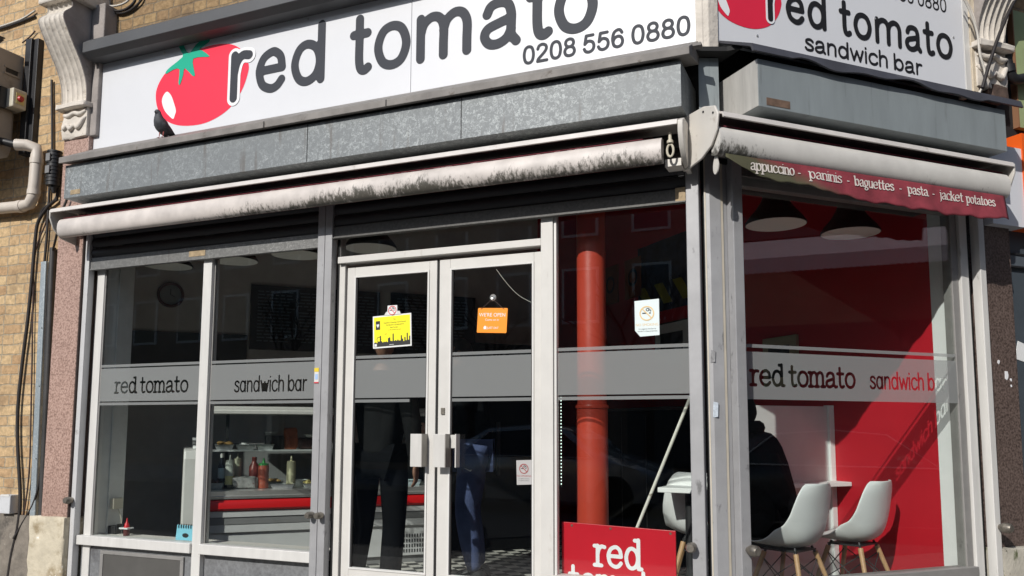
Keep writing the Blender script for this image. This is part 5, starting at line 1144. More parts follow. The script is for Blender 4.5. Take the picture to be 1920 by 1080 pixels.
M_FOIL = mat("foil_tray_silver", (0.62, 0.63, 0.64), 0.35, metal=0.5, var=0.15, vscale=40, bump=0.5, bscale=60)
M_TRAYW = mat("tray_white", (0.74, 0.75, 0.74), 0.45)
def tray(name, label, s, d, z, w_, l_, h, m, food=None, fm=None, group=None):
    t = thing(name, label, "food tray", FB, (s, d, z), group=group)
    a, b = w_ / 2, l_ / 2; q = 0.78
    outer = [(s - a * q, d - b * q, z), (s + a * q, d - b * q, z), (s + a * q, d + b * q, z), (s - a * q, d + b * q, z)]
    top = [(s - a, d - b, z + h), (s + a, d - b, z + h), (s + a, d + b, z + h), (s - a, d + b, z + h)]
    rim = [(s - a - .008, d - b - .008, z + h), (s + a + .008, d - b - .008, z + h), (s + a + .008, d + b + .008, z + h), (s - a - .008, d + b + .008, z + h)]
    inn = [(x * .97 + s * .03, y * .97 + d * .03, zz) for x, y, zz in top]; bot = [(x, y, zz + .004) for x, y, zz in outer]
    part("tray", MB().loft([bot, outer, top, rim, inn, bot], caps=True), m, t)
    if fm:
        f = MB()
        for k in range(14): f.ball((s + random.uniform(-.7, .7) * a, d + random.uniform(-.7, .7) * b, z + h * .9 + random.uniform(0, .02)), (random.uniform(.012, .03), random.uniform(.012, .025), random.uniform(.008, .016)), 8, 6)
        part("food", f, fm, t, smooth=60)
    return t
fry = mat("food_golden", (0.50, 0.30, 0.10), 0.7, var=0.3, vscale=30); pas = mat("food_pasta", (0.60, 0.48, 0.18), 0.6, var=0.2, vscale=30); sal = mat("food_brown", (0.10, 0.05, 0.035), 0.7, var=0.4, vscale=30)
def tray_px(name, label, u, v, d, w_, h, m, fm=None, l_=0.16, zmin=None):
    s, z = CT(u, v, d); tray(name, label, s, d, zmin if zmin else z, w_, l_, h, m, fm=fm)
SHZ = 0.957
tray_px("foil_tray", "foil tray heaped with golden food on the counter shelf", 420, 842, 3.50, 0.145, 0.045, M_FOIL, fry, zmin=SHZ)
tray_px("foil_tray", "foil tray with white tub beside it on the counter shelf", 460, 842, 3.50, 0.145, 0.045, M_FOIL, None, zmin=SHZ)
tray_px("foil_tray", "empty foil tray beside the black box on the counter shelf", 496, 842, 3.50, 0.140, 0.045, M_FOIL, None, zmin=SHZ)
s, _ = CT(458, 842, 3.56); single("plastic_tub", MB().lathe([(0, 0), (0.032, 0), (0.040, 0.055), (0.036, 0.055), (0.03, 0.01), (0, 0.01)], (s, 3.62, 0.958), 16), M_TRAYW, "small white plastic tub behind the foil trays on the counter shelf", "tub", FB, (s, 3.62, 0.958), smooth=40)
s, z = CT(508, 815, 3.62); single("white_bowl", MB().lathe([(0, 0.0), (0.03, 0), (0.058, 0.03), (0.054, 0.03), (0.028, 0.006), (0, 0.006)], (s, 3.62, 1.075), 20), M_TRAYW, "small white bowl balanced on a dark box on the counter shelf", "bowl", FB, (s, 3.62, 1.075), smooth=40)
s, z = CT(520, 840, 3.62); single("dark_box", MB().box(s - .10, s + .05, 3.56, 3.70, 0.958, 1.074), M_DPANEL, "black box carrying the white bowl on the counter shelf", "box", FB, (s, 3.62, 0.958), bevel=0.006)
s, z = CT(545, 840, 3.55); single("crisp_bag", rough_block(s - .055, s + .055, 3.53, 3.60, 0.960, 1.14, 0.012, 23.0, 8, 0.03), mat("bag_orange_brown", (0.26, 0.07, 0.03), 0.45, var=0.5, vscale=14), "orange brown bag standing on the counter shelf", "bag", FB, (s, 3.55, 0.958), smooth=50)
s, z = CT(580, 840, 3.58); single("wrapped_meat", rough_block(s - .10, s + .14, 3.53, 3.66, 0.960, 1.055, 0.012, 27.0, 8, 0.03), mat("meat_dark", (0.07, 0.035, 0.03), 0.4, var=0.5, vscale=16), "long dark wrapped joint of meat on the counter shelf", "food", FB, (s, 3.58, 0.958), smooth=50)
s, z = CT(587, 815, 3.60); tray("foam_tray", "white foam tray on top of the dark wrapped meat", s, 3.60, 1.058, 0.15, 0.12, 0.025, M_TRAYW)
s, z = CT(458, 915, 3.36); single("foil_parcel", rough_block(s - .095, s + .09, 3.30, 3.43, 0.650, 0.745, 0.012, 31.0, 8, 0.035), mat("foil_parcel_pattern", (0.40, 0.39, 0.38), 0.35, metal=0.2, var=0.5, vscale=18, stain=(0.22, 0.03, 0.03), sscale=14, samt=(0.60, 0.64)), "crumpled foil parcel with dark red print in front of the sauce bottles", "food parcel", FB, (s, 3.36, 0.65), smooth=30)
tray_px("foil_tray", "open foil tray on the counter deck beside the cream bottle", 528, 912, 3.34, 0.19, 0.035, M_FOIL, None, zmin=0.649)
tray_px("foam_tray", "white tray of yellow pasta on the counter deck near the post", 585, 910, 3.36, 0.15, 0.035, M_TRAYW, pas, zmin=0.649)
tray_px("foil_tray", "foil tray partly hidden behind the window mullion on the deck", 400, 905, 3.42, 0.15, 0.05, M_FOIL, sal, zmin=0.649)
tray_px("foil_tray", "foil tray of brown food behind the chilli sauce on the deck", 512, 898, 3.55, 0.15, 0.045, M_FOIL, fry, zmin=0.649)
tray_px("foam_tray", "white tray of brown food beside the dark joint on the shelf", 600, 842, 3.45, 0.12, 0.03, M_TRAYW, fry, zmin=SHZ)
tray_px("foam_tray", "pale blue white tray on the counter seen through the door with the certificate", 770, 897, 3.36, 0.15, 0.045, mat("tray_pale_blue", (0.52, 0.62, 0.66), 0.45), None, zmin=0.649)
s, z = CT(562, 893, 3.6); single("white_bowl", MB().lathe([(0, 0.0), (0.03, 0), (0.075, 0.05), (0.070, 0.05), (0.028, 0.006), (0, 0.006)], (s, 3.6, 0.649), 20), M_TRAYW, "white bowl behind the tall cream bottle on the deck", "bowl", FB, (s, 3.6, 0.649), smooth=40)
s, z = B(369, 838, -3.25); cp_ = thing("paper_cup", "white paper cup with dark print on top of the white counter end panel", "cup", FB, (s, 3.25, 0.975))
part("cup", MB().lathe([(0, 0), (0.028, 0), (0.036, 0.085), (0.033, 0.085), (0.026, 0.004), (0, 0.004)], (s, 3.25, 0.976), 20), M_TRAYW, cp_, smooth=40)
part("print", MB().lathe([(0.0312, 0.025), (0.0352, 0.065)], (s, 3.25, 0.976), 20), mat("cup_print", (0.12, 0.12, 0.12), 0.5, var=0.9, vscale=60), cp_, smooth=40)
# things on the inner window board
wbz = 0.336
s0, _ = A(329, 1010, -0.10); s1, _ = A(366, 1015, -0.10)
nb = thing("notepad", "pale blue ring bound card standing on the sill inside the two pane window", "notepad", FA, ((s0 + s1) / 2, 0.10, wbz))
part("card", MB().prism([(s0, wbz), (s1, wbz), (s1, wbz + .105), (s0 + .012, wbz + .108)], 'y', 0.100, 0.103), mat("card_blue", (0.22, 0.55, 0.68), 0.5), nb)
for k in range(6): x = s0 + .03 + k * (s1 - s0 - .05) / 6; part("ring", MB().tube([(x, 0.097, wbz + .085), (x, 0.094, wbz + .10), (x, 0.101, wbz + .114)], 0.003, 6), M_BLACK, nb)
hs = MB().ball(((s0 + s1) / 2, 0.0985, wbz + .035), (0.030, 0.0012, 0.016), 12, 6); part("print", hs, M_BLACK, nb)
s, _ = A(237, 1000, -0.12); bt = thing("glue_bottle", "little bottle with red spout and white collar on the two pane window sill", "bottle", FA, (s, 0.12, wbz))
part("body", MB().lathe([(0, 0), (0.022, 0), (0.022, 0.05), (0, 0.05)], (s, 0.12, wbz), 14), mat("bottle_dark_red", (0.10, 0.02, 0.02), 0.4), bt, smooth=40)
part("collar", MB().box(s - .045, s + .04, 0.09, 0.15, wbz + .05, wbz + .06), M_TRAYW, bt); part("spout", MB().lathe([(0, .06), (0.02, .06), (0.016, .085), (0.007, .10), (0.004, .13), (0, .13)], (s, 0.12, wbz), 12), mat("cap_red", (0.65, 0.02, 0.03), 0.4), bt, smooth=40)
s, _ = A(213, 1000, -0.16); single("power_adapter", MB().box(s - .05, s + .035, 0.14, 0.20, wbz, wbz + .06).box(s + .036, s + .045, 0.145, 0.195, wbz + .02, wbz + .075), M_BLACK, "black power adapter on the two pane window sill", "adapter", FA, (s, 0.16, wbz), bevel=0.006)
sb_ = thing("socket_box", "cream socket box on the grey pier inside the two pane window", "socket", FA, (-5.28, 0.19, 0.56))
part("box", MB().box(-5.299, -5.262, 0.145, 0.235, 0.52, 0.60), M_PLASC, sb_, bevel=0.004)
part("lead", MB().tube([(-5.27, 0.20, 0.52), (-5.25, 0.21, 0.45), (-5.22, 0.19, 0.39), (-5.20, 0.17, 0.37)], 0.003, 6, smooth=4), M_PLASC, sb_)

# ---------------------------------------------------------------- right hand corner: bar, panel, pictures
wp = thing("wall_bar", "white gloss back panel and narrow white bar on the red wall", "counter", FB, (1.5, 1.1, 0))
M_GLOSSW = mat("gloss_white_panel", (0.62, 0.63, 0.62), 0.22, var=0.04, bump=0.04, bscale=6)
part("back_panel", MB().box(0.98, 1.782, 1.10, 1.14, 0.0, 1.31), M_GLOSSW, wp, bevel=0.003)
part("edge_post", MB().box(1.783, 1.828, 1.08, 1.14, 0.0, 1.318), M_WWALL, wp, bevel=0.003)
part("bar_top", MB().box(0.9, 1.826, 0.93, 1.079, 0.735, 0.765), M_WWALL, wp, bevel=0.003)
pf = lambda name, lab, d0, d1, z0, z1, fm, mm, im, fw=0.02, mw=0.06: None
def picture(lab, d0, d1, z0, z1, fm, mm, im, mw):
    t = thing("picture_frame", lab, "picture", FB, (1.81, (d0 + d1) / 2, z0))
    part("frame", MB().box(1.80, 1.829, d0, d1, z0, z1), fm, t, bevel=0.003)
    part("mount", MB().box(1.7975, 1.7995, d0 + .015, d1 - .015, z0 + .015, z1 - .015), mm, t)
    part("print", MB().box(1.795, 1.797, d0 + mw, d1 - mw, z0 + mw, z1 - mw), im, t)
    return t
M_PRINTK = mat("print_dark", (0.03, 0.035, 0.04), 0.5, var=0.8, vscale=14)
picture("cream framed dark picture on the red wall above the white panel", 1.43, 1.83, 1.48, 1.885, mat("frame_cream", (0.40, 0.36, 0.24), 0.5), mat("mount_cream", (0.42, 0.38, 0.26), 0.6), M_PRINTK, 0.075)
picture("black framed photograph with white mount beside the no smoking notice", 2.88, 3.50, 1.78, 2.20, M_BLACK, M_PAPER, M_PRINTK, 0.11)
po = thing("wall_poster", "large dark blue poster with yellow green slashes on the red wall", "poster", FB, (1.82, 3.4, 2.25))
part("sheet", MB().box(1.822, 1.829, 2.75, 3.85, 2.33, 3.06), mat("poster_blue", (0.012, 0.02, 0.045), 0.5, var=0.9, vscale=7), po)
for k in range(3):
    d = 2.85 + k * 0.34; part("slash", MB().add([(1.820, d, 2.40), (1.820, d + .16, 2.40), (1.820, d + .34, 2.62), (1.820, d + .18, 2.62)], [(0, 1, 2, 3)]), mat("poster_yellow", (0.30, 0.28, 0.02), 0.5), po)
# orange wall letters further back
for k, d in enumerate((3.95, 4.45)):
    t = thing("letter_panel", ("farther" if k else "nearer") + " one of the two dim orange panels with a ring high on the red wall", "panel", FB, (1.82, d, 2.5), group="orange panels on the red wall")
    part("panel", MB().box(1.815, 1.829, d - .17, d + .17, 2.55, 2.98), mat("panel_orange_dim", (0.22, 0.06, 0.01), 0.5), t)
    mbr = MB(); disc(mbr, 0, 0, 0.10, 0, 24, 0.065); mbr.v = [(1.8135, d + a, 2.77 + c) for a, b, c in mbr.v]; part("ring", mbr, M_BLACK, t)

fg = thing("dark_fill_fridge", "tall black fridge added to keep the back of the shop dark", "fridge", FB, (0.2, 3.9, 0))  # black cabinet put in to darken the far end of the room
part("cabinet", MB().box(-0.45, 0.75, 3.65, 4.4, 0.0, 1.95), mat("dark_fill_black", (0.004, 0.004, 0.004), 0.7, spec=0.05), fg, bevel=0.01)
part("door_glass", MB().box(-0.40, 0.70, 3.63, 3.648, 0.12, 1.75), mat("fridge_door_dark", (0.008, 0.008, 0.009), 0.4, spec=0.1), fg, bevel=0.004)
part("handle", MB().box(0.12, 0.15, 3.595, 3.628, 0.7, 1.2), M_DARKMETAL, fg)
part("light_strip", MB().box(-0.38, -0.05, 3.624, 3.629, 1.50, 1.55), M_CG, fg)
bkc = thing("dark_fill_cupboard", "black cupboard added along the red wall to keep it dark", "cupboard", FB, (1.5, 3.2, 0))  # put in so that the lower red wall reads as black
part("cupboard", MB().box(1.15, 1.822, 2.2, 3.9, 0.0, 1.30), MATS["dark_fill_black"], bkc, bevel=0.01)
part("worktop", MB().box(1.12, 1.822, 2.18, 3.92, 1.301, 1.33), M_DPANEL, bkc, bevel=0.004)
for d in (2.62, 3.05, 3.48): part("door_gap", MB().box(1.147, 1.1495, d, d + .006, 0.1, 1.25), M_DPANEL, bkc)
# ---------------------------------------------------------------- chairs
M_SHELL = mat("chair_shell_white", (0.80, 0.81, 0.80), 0.42, var=0.02)
M_WOOD = mat("beech_wood", (0.50, 0.30, 0.15), 0.5, var=0.15, vscale=12, stretch=(6, 6, 1))
def make_chair(label, s, d, rot, group, frame=FB, scale=1.0):
    """moulded shell chair; local +y is the way the sitter faces"""
    t = thing("shell_chair", label, "chair", frame, (s, d, 0), group=group, rot=rot)
    prof = [(0.235, 0.428, 0.17), (0.225, 0.445, 0.205), (0.19, 0.452, 0.222), (0.10, 0.440, 0.232), (0.0, 0.428, 0.236), (-0.09, 0.432, 0.238), (-0.155, 0.462, 0.238), (-0.19, 0.52, 0.238), (-0.208, 0.60, 0.234), (-0.222, 0.68, 0.222), (-0.238, 0.75, 0.200), (-0.250, 0.80, 0.165), (-0.254, 0.818, 0.13)]
    cen = catmull([(p[0], p[1], 0) for p in prof], 4); wid = np.interp(np.linspace(0, len(prof) - 1, len(cen)), range(len(prof)), [p[2] for p in prof])
    n = 20; vs, fs = [], []
    for i, c in enumerate(cen):
        tt = i / (len(cen) - 1)
        back = min(1.0, max(0.0, (tt - 0.36) / 0.25)); mid = math.exp(-((tt - 0.48) / 0.16) ** 2)
        for k in range(n + 1):
            q = 2 * k / n - 1; a = abs(q)
            vs.append((q * wid[i], c.x + back * 0.055 * a ** 2.2 + mid * 0.06 * a ** 3, c.y + (1 - back) * 0.030 * a ** 2.4 * (0.4 + mid) + mid * 0.075 * a ** 3))
    for i in range(len(cen) - 1):
        for k in range(n): a = i * (n + 1) + k; fs.append((a, a + 1, a + n + 2, a + n + 1))
    sh_ = part("seat_shell", MB().add(vs, fs), M_SHELL, t, smooth=60)
    so_ = sh_.modifiers.new("thickness", 'SOLIDIFY'); so_.thickness = 0.009; so_.offset = 0; sh_.modifiers.new("round", 'SUBSURF').render_levels = 1
    for sx in (-1, 1):
        for sy in (-1, 1):
            part("leg", MB().tube([(sx * .115, sy * .105 - .01, .395), (sx * .225, sy * .215 - .01, 0.0)], [.0165, .0105], 12), M_WOOD, t, smooth=40)
            part("bracket", MB().tube([(sx * .115, sy * .105 - .01, .390), (sx * .10, sy * .09 - .01, .428)], .008, 8), M_DARKMETAL, t)
    def leg_at(sx, sy, z): f = (0.395 - z) / 0.395; return (sx * (.115 + .11 * f), sy * (.105 + .11 * f) - .01, z)
    for sx in (-1, 1):
        part("strut", MB().tube([leg_at(sx, -1, .36), leg_at(sx, 1, .15)], .0035, 6), M_DARKMETAL, t); part("strut", MB().tube([leg_at(sx, 1, .36), leg_at(sx, -1, .15)], .0035, 6), M_DARKMETAL, t)
    for sy in (-1, 1):
        part("strut", MB().tube([leg_at(-1, sy, .36), leg_at(1, sy, .15)], .0035, 6), M_DARKMETAL, t); part("strut", MB().tube([leg_at(1, sy, .36), leg_at(-1, sy, .15)], .0035, 6), M_DARKMETAL, t)
    part("under_plate", MB().box(-.12, .12, -.12, .10, .405, .415), M_DARKMETAL, t)
    t.scale = (scale, scale, scale)
    return t
make_chair("white shell chair with wooden legs under the seated person in black", 0.84, 0.46, RAD(20), "white shell chairs")
make_chair("empty white shell chair with wooden legs against the red wall", 1.40, 0.52, RAD(20), "white shell chairs")
cx, cy = a2b(-0.98, 1.02)
make_chair("white shell chair half hidden behind the corner post at the table", cx, cy, RAD(-38), "white shell chairs", scale=1.06)
tb = thing("cafe_table", "small white topped table with dark leg behind the leaning pole", "table", FA, (-1.0, 0.66, 0))
part("table_top", MB().prism([(-1.165, 0.52), (-0.87, 0.50), (-0.83, 0.78), (-1.14, 0.84)], 'z', 0.755, 0.785), M_WWALL, tb, bevel=0.004)
part("leg", MB().lathe([(0.14, 0), (0.14, 0.01), (0.03, 0.03), (0.03, 0.755), (0, 0.755)], (-1.0, 0.68, 0), 20), M_DARKMETAL, tb, smooth=40)

# ================================================================ brick wall fittings on the left
ac = thing("air_conditioner", "weathered beige air conditioner box on the brick wall with a pigeon on top", "air conditioner", FA, (-6.6, -0.3, 3.6))
part("casing", MB().box(-7.3, -6.30, -0.60, -0.06, 3.72, 4.20), M_ACBODY, ac, bevel=0.012)
part("lower_casing", MB().box(-7.3, -6.315, -0.60, -0.10, 3.42, 3.719), M_ACBODY, ac, bevel=0.03)
part("base_tray", MB().prism([(-0.58, 3.40), (-0.52, 3.30), (-0.22, 3.28), (-0.12, 3.33), (-0.10, 3.418), (-0.58, 3.418)], 'x', -7.3, -6.33), M_ACBODY, ac, bevel=0.01)
sp_ = MB()
part("vent_slot", MB().box(-6.301, -6.297, -0.215, -0.115, 4.01, 4.05), M_BLACK, ac)
part("slot_frame", MB().box(-6.30, -6.292, -0.23, -0.10, 4.05, 4.065).box(-6.30, -6.292, -0.23, -0.10, 3.995, 4.01), M_ACBODY, ac)
part("switch_back", MB().box(-6.30, -6.27, -0.265, -0.215, 3.70, 3.87), M_DARKMETAL, ac)
sw = part("isolator_switch", MB().box(-6.30, -6.20, -0.21, -0.09, 3.71, 3.87), M_PLASC, ac, bevel=0.01)
part("switch_plate", MB().box(-6.20, -6.195, -0.185, -0.115, 3.745, 3.835), mat("switch_yellow", (0.62, 0.52, 0.22), 0.5), sw)
part("switch_knob", MB().lathe([(0, 0.018), (0.02, 0.018), (0.027, 0.0), (0, 0.0)], (-6.195, -0.15, 3.79), 14, 'x'), mat("switch_red", (0.45, 0.03, 0.03), 0.4), sw, smooth=40)
lg_ = part("louvre_panel", MB().box(-6.316, -6.290, -0.46, -0.26, 3.50, 3.70), M_PLASC, ac, bevel=0.008)
for k in range(7): part("louvre_slat", MB().box(-6.292, -6.286, -0.44, -0.29, 3.57 + k * .016, 3.576 + k * .016), M_CG, lg_)
part("louvre_button", MB().ball((-6.288, -0.30, 3.535), (0.004, 0.010, 0.010), 8, 6), M_BLACK, lg_)
ch_ = single("cable_channel", MB().box(-6.285, -6.215, -0.075, 0.0, 3.36, 4.35).box(-6.213, -6.165, -0.05, 0.0, 3.36, 4.35), M_DARKMETAL, "black steel cable channel beside the air conditioner", "cable channel", FA, (-6.23, 0, 3.36), bevel=0.004)
dp = thing("drain_pipe", "off white plastic drain pipe bending under the air conditioner", "pipe", FA, (-6.1, -0.1, 2.9))
PO = 0.07
path = [(-6.20, -0.16, 3.405), (-6.13, -0.12, 3.405), (-6.075, -PO, 3.385), (-6.065, -PO, 3.33), (-6.070, -PO, 3.10), (-6.078, -PO, 2.99), (-6.115, -PO, 2.93), (-6.20, -PO, 2.920), (-6.6, -PO, 2.935), (-7.2, -PO, 2.945)]
part("pipe", MB().tube(path, 0.046, 14), M_PVC, dp, smooth=50)
for a, b in (((-6.066, -PO, 3.30), (-6.066, -PO, 3.255)), ((-6.073, -PO, 3.04), (-6.074, -PO, 3.00)), ((-6.19, -PO, 2.920), (-6.24, -PO, 2.921))): part("collar", MB().tube([a, b], 0.051, 14), M_PVC, dp, smooth=50)
part("inlet_pipe", MB().tube([(-6.42, -0.24, 3.47), (-6.30, -0.22, 3.43), (-6.20, -0.17, 3.405)], 0.03, 10, smooth=4), M_BLACK, dp, smooth=50)
def wire(name, label, pts, r, m, o, frame=FA, proj=None, cat="cable", sm=5):
    pr_ = proj or A
    P = [(lambda q: (q[0], -oo, q[1]))(pr_(u, v, oo)) for (u, v), oo in zip(pts, o if isinstance(o, (list, tuple)) else [o] * len(pts))]
    return single(name, MB().tube(P, r, 8, smooth=sm), m, label, cat, frame, P[0], smooth=60)
sp2 = thing("cable_joint", "black ribbed cable joint box beside the pink pilaster", "cable joint", FA, (-5.86, -0.06, 3.2))
s, z1 = A(103, 286, .07); s2, z0 = A(103, 348, .07)
part("body", MB().tube([(s, -0.07, z0), (s, -0.07, z1)], 0.052, 12), M_BLACK, sp2, smooth=40)
for k in range(9): part("rib", MB().tube([(s, -0.07, z0 + .03 + k * .030), (s, -0.07, z0 + .042 + k * .030)], 0.057, 12), M_BLACK, sp2, smooth=40)
part("window_plate", MB().box(s - .02, s + .025, -0.132, -0.125, z0 + .19, z0 + .25).box(s - .02, s + .025, -0.132, -0.125, z0 + .09, z0 + .15), M_CG, sp2)
part("tail", MB().tube([(s + .015, -0.07, z0 - .06), (s + .01, -0.07, z0)], [.012, .03], 8), M_BLACK, sp2, smooth=40)
wire("cable", "thick black cable looping from the joint box down the brick wall", [(108, 352), (106, 372), (90, 388), (72, 415), (66, 450), (60, 520), (52, 600), (42, 680), (34, 760), (33, 830), (38, 930), (34, 985), (22, 1040), (15, 1085)], 0.0135, M_CABLE, 0.03)
wire("cable", "thin black cable running straight down from the joint box", [(97, 150), (98, 290), (93, 350), (88, 440), (83, 495)], 0.010, M_CABLE, 0.02)
wire("cable", "brown cable hugging the grey conduit all the way down", [(92, 350), (88, 410), (67, 470), (62, 560), (60, 680), (58, 780), (55, 880), (45, 960), (30, 1000), (20, 1060)], 0.006, M_CABLER, 0.02)
wire("cable", "black cable crossing the edge of the pink pilaster", [(126, 372), (116, 400), (104, 450), (95, 490), (88, 560), (84, 700), (79, 860), (66, 935), (40, 985), (25, 1010)], 0.009, M_CABLE, [0.12, 0.12, .06, .03, .03, .03, .03, .03, .03, .05])
wire("cable", "black cable looping above the pink pilaster joint", [(72, 415), (80, 394), (95, 382), (108, 374)], 0.011, M_CABLE, 0.03)
wire("cable", "white cable sagging across the bricks above the air conditioner", [(-30, 58), (0, 50), (40, 36), (66, 20)], 0.008, M_CABLEW, 0.02)
wire("cable", "black cable just under the white one above the air conditioner", [(-30, 60), (0, 54), (36, 42), (66, 30)], 0.010, M_CABLE, 0.015)
wire("cable", "thin brown cable beside the air conditioner channel", [(66, 58), (55, 70), (42, 80)], 0.006, M_CABLER, 0.02)
wire("cable", "white cable loop hanging above the sign hood", [(180, -8), (190, 5), (205, 11), (222, 10), (238, 3), (246, -8)], 0.008, M_CABLEW, 0.04)
wire("cable", "black cable loop hanging above the sign hood", [(184, -8), (196, 10), (215, 20), (234, 18), (250, 6), (256, -8)], 0.010, M_CABLE, 0.03)
wire("cable", "second black cable loop nearest the bricks above the sign hood", [(188, -8), (200, 14), (222, 25), (243, 20), (262, 4), (268, -8)], 0.009, M_CABLE, 0.02)
wire("cable", "brown cable beside the bracket top above the sign hood", [(189, -8), (188, 20), (186, 45), (178, 60)], 0.008, M_CABLER, 0.03)
cdt = thing("cable_conduit", "flat grey galvanised conduit standing against the brick wall", "conduit", FA, (-5.93, 0, 0))
s0, z0 = A(82, 490, .03); s1, z1 = A(56, 1085, .03)
part("cover", MB().hull8([(s0 - .03, -0.035, z0), (s0 + .03, -0.035, z0), (s0 + .03, 0.0, z0), (s0 - .03, 0.0, z0), (s1 - .03, -0.035, -0.12), (s1 + .03, -0.035, -0.12), (s1 + .03, 0, -0.12), (s1 - .03, 0, -0.12)]), M_CONDUIT, cdt, bevel=0.008)
for v in (615, 724, 860): s, z = A(84 - (v - 490) * .05, v, .036); part("screw", MB().lathe([(0, -.002), (.005, -.0015), (.005, .001), (0, .001)], (s0 + .02 + (s1 - s0) * (z0 - z) / (z0 + .12), -.0355, z), 8, 'y'), M_DARKMETAL, cdt)
s0, z0 = A(98, 488, .03); s1, z1 = A(74, 1085, .03)
single("dark_pipe", MB().tube([(s0, -0.03, z0 + .1), (s1, -0.03, -0.12)], 0.024, 10), mat("pipe_dark_grey", (0.045, 0.043, 0.042), 0.5, var=0.3, vscale=6), "dark grey pipe between the conduit and the pink pilaster", "pipe", FA, (s0, -0.03, 0), smooth=60)
jb = thing("junction_box", "small pale grey junction box on the brick wall", "junction box", FA, (-6.2, -0.05, 0.55))
s0, z0 = A(3, 962, .05); s1, z1 = A(25, 928, .05)
part("box", MB().box(s0, s1, -0.075, 0.0, z0, z1), mat("box_pale_grey", (0.56, 0.57, 0.58), 0.5, var=0.08), jb, bevel=0.006)
part("lid_clip", MB().box(s0 + .02, s1 - .01, -0.078, -0.074, z1 - .012, z1 + .004), M_PLASW, jb)

# ---------------------------------------------------------------- pigeons
def pigeon(label, frame, loc, rot, pose):
    t = thing("pigeon", label, "pigeon", frame, loc, rot=rot)
    body_m = mat("pigeon_slate", (0.055, 0.058, 0.066), 0.7, var=0.35, vscale=40)
    wing_m = mat("pigeon_wing", (0.045, 0.047, 0.052), 0.75, var=0.5, vscale=50, stretch=(1, 1, 2))
    if pose == 'hunched': cen = [(-.10, .055), (-.08, .075), (-.04, .095), (0.0, .115), (.035, .145), (.05, .175), (.058, .205), (.068, .222), (.085, .222), (.094, .218)]; rad = [.012, .035, .052, .060, .055, .042, .030, .027, .020, .006]
    else: cen = [(-.13, .075), (-.10, .078), (-.05, .082), (0.0, .085), (.05, .095), (.085, .115), (.105, .14), (.122, .158), (.140, .160), (.150, .157)]; rad = [.014, .034, .050, .056, .050, .038, .027, .025, .018, .006]
    C = catmull([(a, b, 0) for a, b in cen], 3); R_ = np.interp(np.linspace(0, 1, len(C)), np.linspace(0, 1, len(rad)), rad)
    part("body", MB().tube([(0, c.x, c.y) for c in C], list(R_), 16), body_m, t, smooth=70)
    hd = cen[-2]; part("beak", MB().tube([(0, hd[0] + .005, hd[1] - .002), (0, hd[0] + .028, hd[1] - .010)], [.006, .002], 8), mat("beak_dark", (0.05, 0.045, 0.045), 0.5), t, smooth=50)
    for sx in (-1, 1):
        part("eye", MB().ball((sx * .019, hd[0] - .012, hd[1] + .006), .0045, 8, 6), mat("pigeon_eye", (0.35, 0.09, 0.02), 0.2), t)
        if pose == 'hunched': wp_ = [(.05, .150), (.02, .150), (-.03, .125), (-.09, .085), (-.14, .045), (-.10, .045), (-.04, .060), (.02, .085), (.05, .115)]
        else: wp_ = [(.06, .12), (.02, .128), (-.04, .118), (-.11, .098), (-.20, .078), (-.14, .066), (-.06, .062), (.02, .068), (.06, .09)]
        ring = [Vector((0, a, b)) for a, b in wp_]; mb_ = MB(); c = sum(ring, Vector()) / len(ring)
        outer = [(sx * .052, p.y, p.z) for p in ring]; mid = [(sx * .064, c.y + (p.y - c.y) * .6, c.z + (p.z - c.z) * .6) for p in ring]; inn = [(sx * .030, p.y, p.z) for p in ring]
        mb_.loft([inn, outer, mid]); part("wing", mb_, wing_m, t, smooth=60)
        fx = .022 * sx; part("leg", MB().tube([(fx, .0, .06), (fx, .006, .012), (fx, .008, .003)], [.006, .0035, .0035], 6), mat("pigeon_leg", (0.30, 0.07, 0.06), 0.6), t)
        for ang in (-.5, 0, .5): part("toe", MB().tube([(fx, .006, .004), (fx + .022 * math.sin(ang), .006 + .024 * math.cos(ang), .003)], [.003, .0015], 6), MATS["pigeon_leg"], t)
    tl_ = [(-.12, .06, .022), (-.17, .04, .022), (-.21, .022, .020)] if pose == 'hunched' else [(-.13, .078, .020), (-.20, .070, .024), (-.26, .062, .026)]
    mb_ = MB(); mb_.loft([[(-w_, a, b), (w_, a, b), (w_, a, b + .008), (-w_, a, b + .008)] for a, b, w_ in tl_]); part("tail", mb_, mat("pigeon_tail", (0.018, 0.018, 0.02), 0.7), t)
    return t
s, z = A(303, 250, 0.2)
pg_ = pigeon("dark pigeon hunched on the ledge under the red tomato logo", FA, (s, -0.2, 3.222), RAD(178), 'hunched'); pg_.scale = (0.86, 0.66, 0.80)
pigeon("grey pigeon standing on top of the air conditioner", FA, (-6.52, -0.26, 4.20), RAD(83), 'flat')

# ---------------------------------------------------------------- wiring and pipes beside the right bracket
wire("cable", "pale twin cable draped over the bracket beside the angled sign", [(1804, -8), (1818, 20), (1832, 60), (1837, 100), (1846, 132), (1846, 155), (1836, 175)], 0.007, M_CABLEW, 0.13, FB, B)
wire("cable", "thinner pale cable beside the twin cable on the far bracket", [(1806, -8), (1824, 25), (1834, 70), (1840, 110), (1848, 140), (1842, 162), (1834, 176)], 0.006, M_PVC, 0.115, FB, B)
wire("cable", "black cable slanting across the bracket beside the angled sign", [(1908, -10), (1888, 30), (1868, 80), (1852, 130), (1842, 165)], 0.011, M_CABLE, 0.16, FB, B)
bp2 = thing("rainwater_pipe", "black plastic pipe elbow beside the bracket near the neighbouring shop", "pipe", FB, (2.35, -0.06, 3.5))
P = [(lambda q: (q[0], -0.06, q[1]))(B(u, v, .06)) for u, v in ((1884, 92), (1890, 128), (1900, 148), (1918, 148), (1945, 140))]
part("pipe", MB().tube(P, 0.036, 14, smooth=3), M_BLACK, bp2, smooth=50)
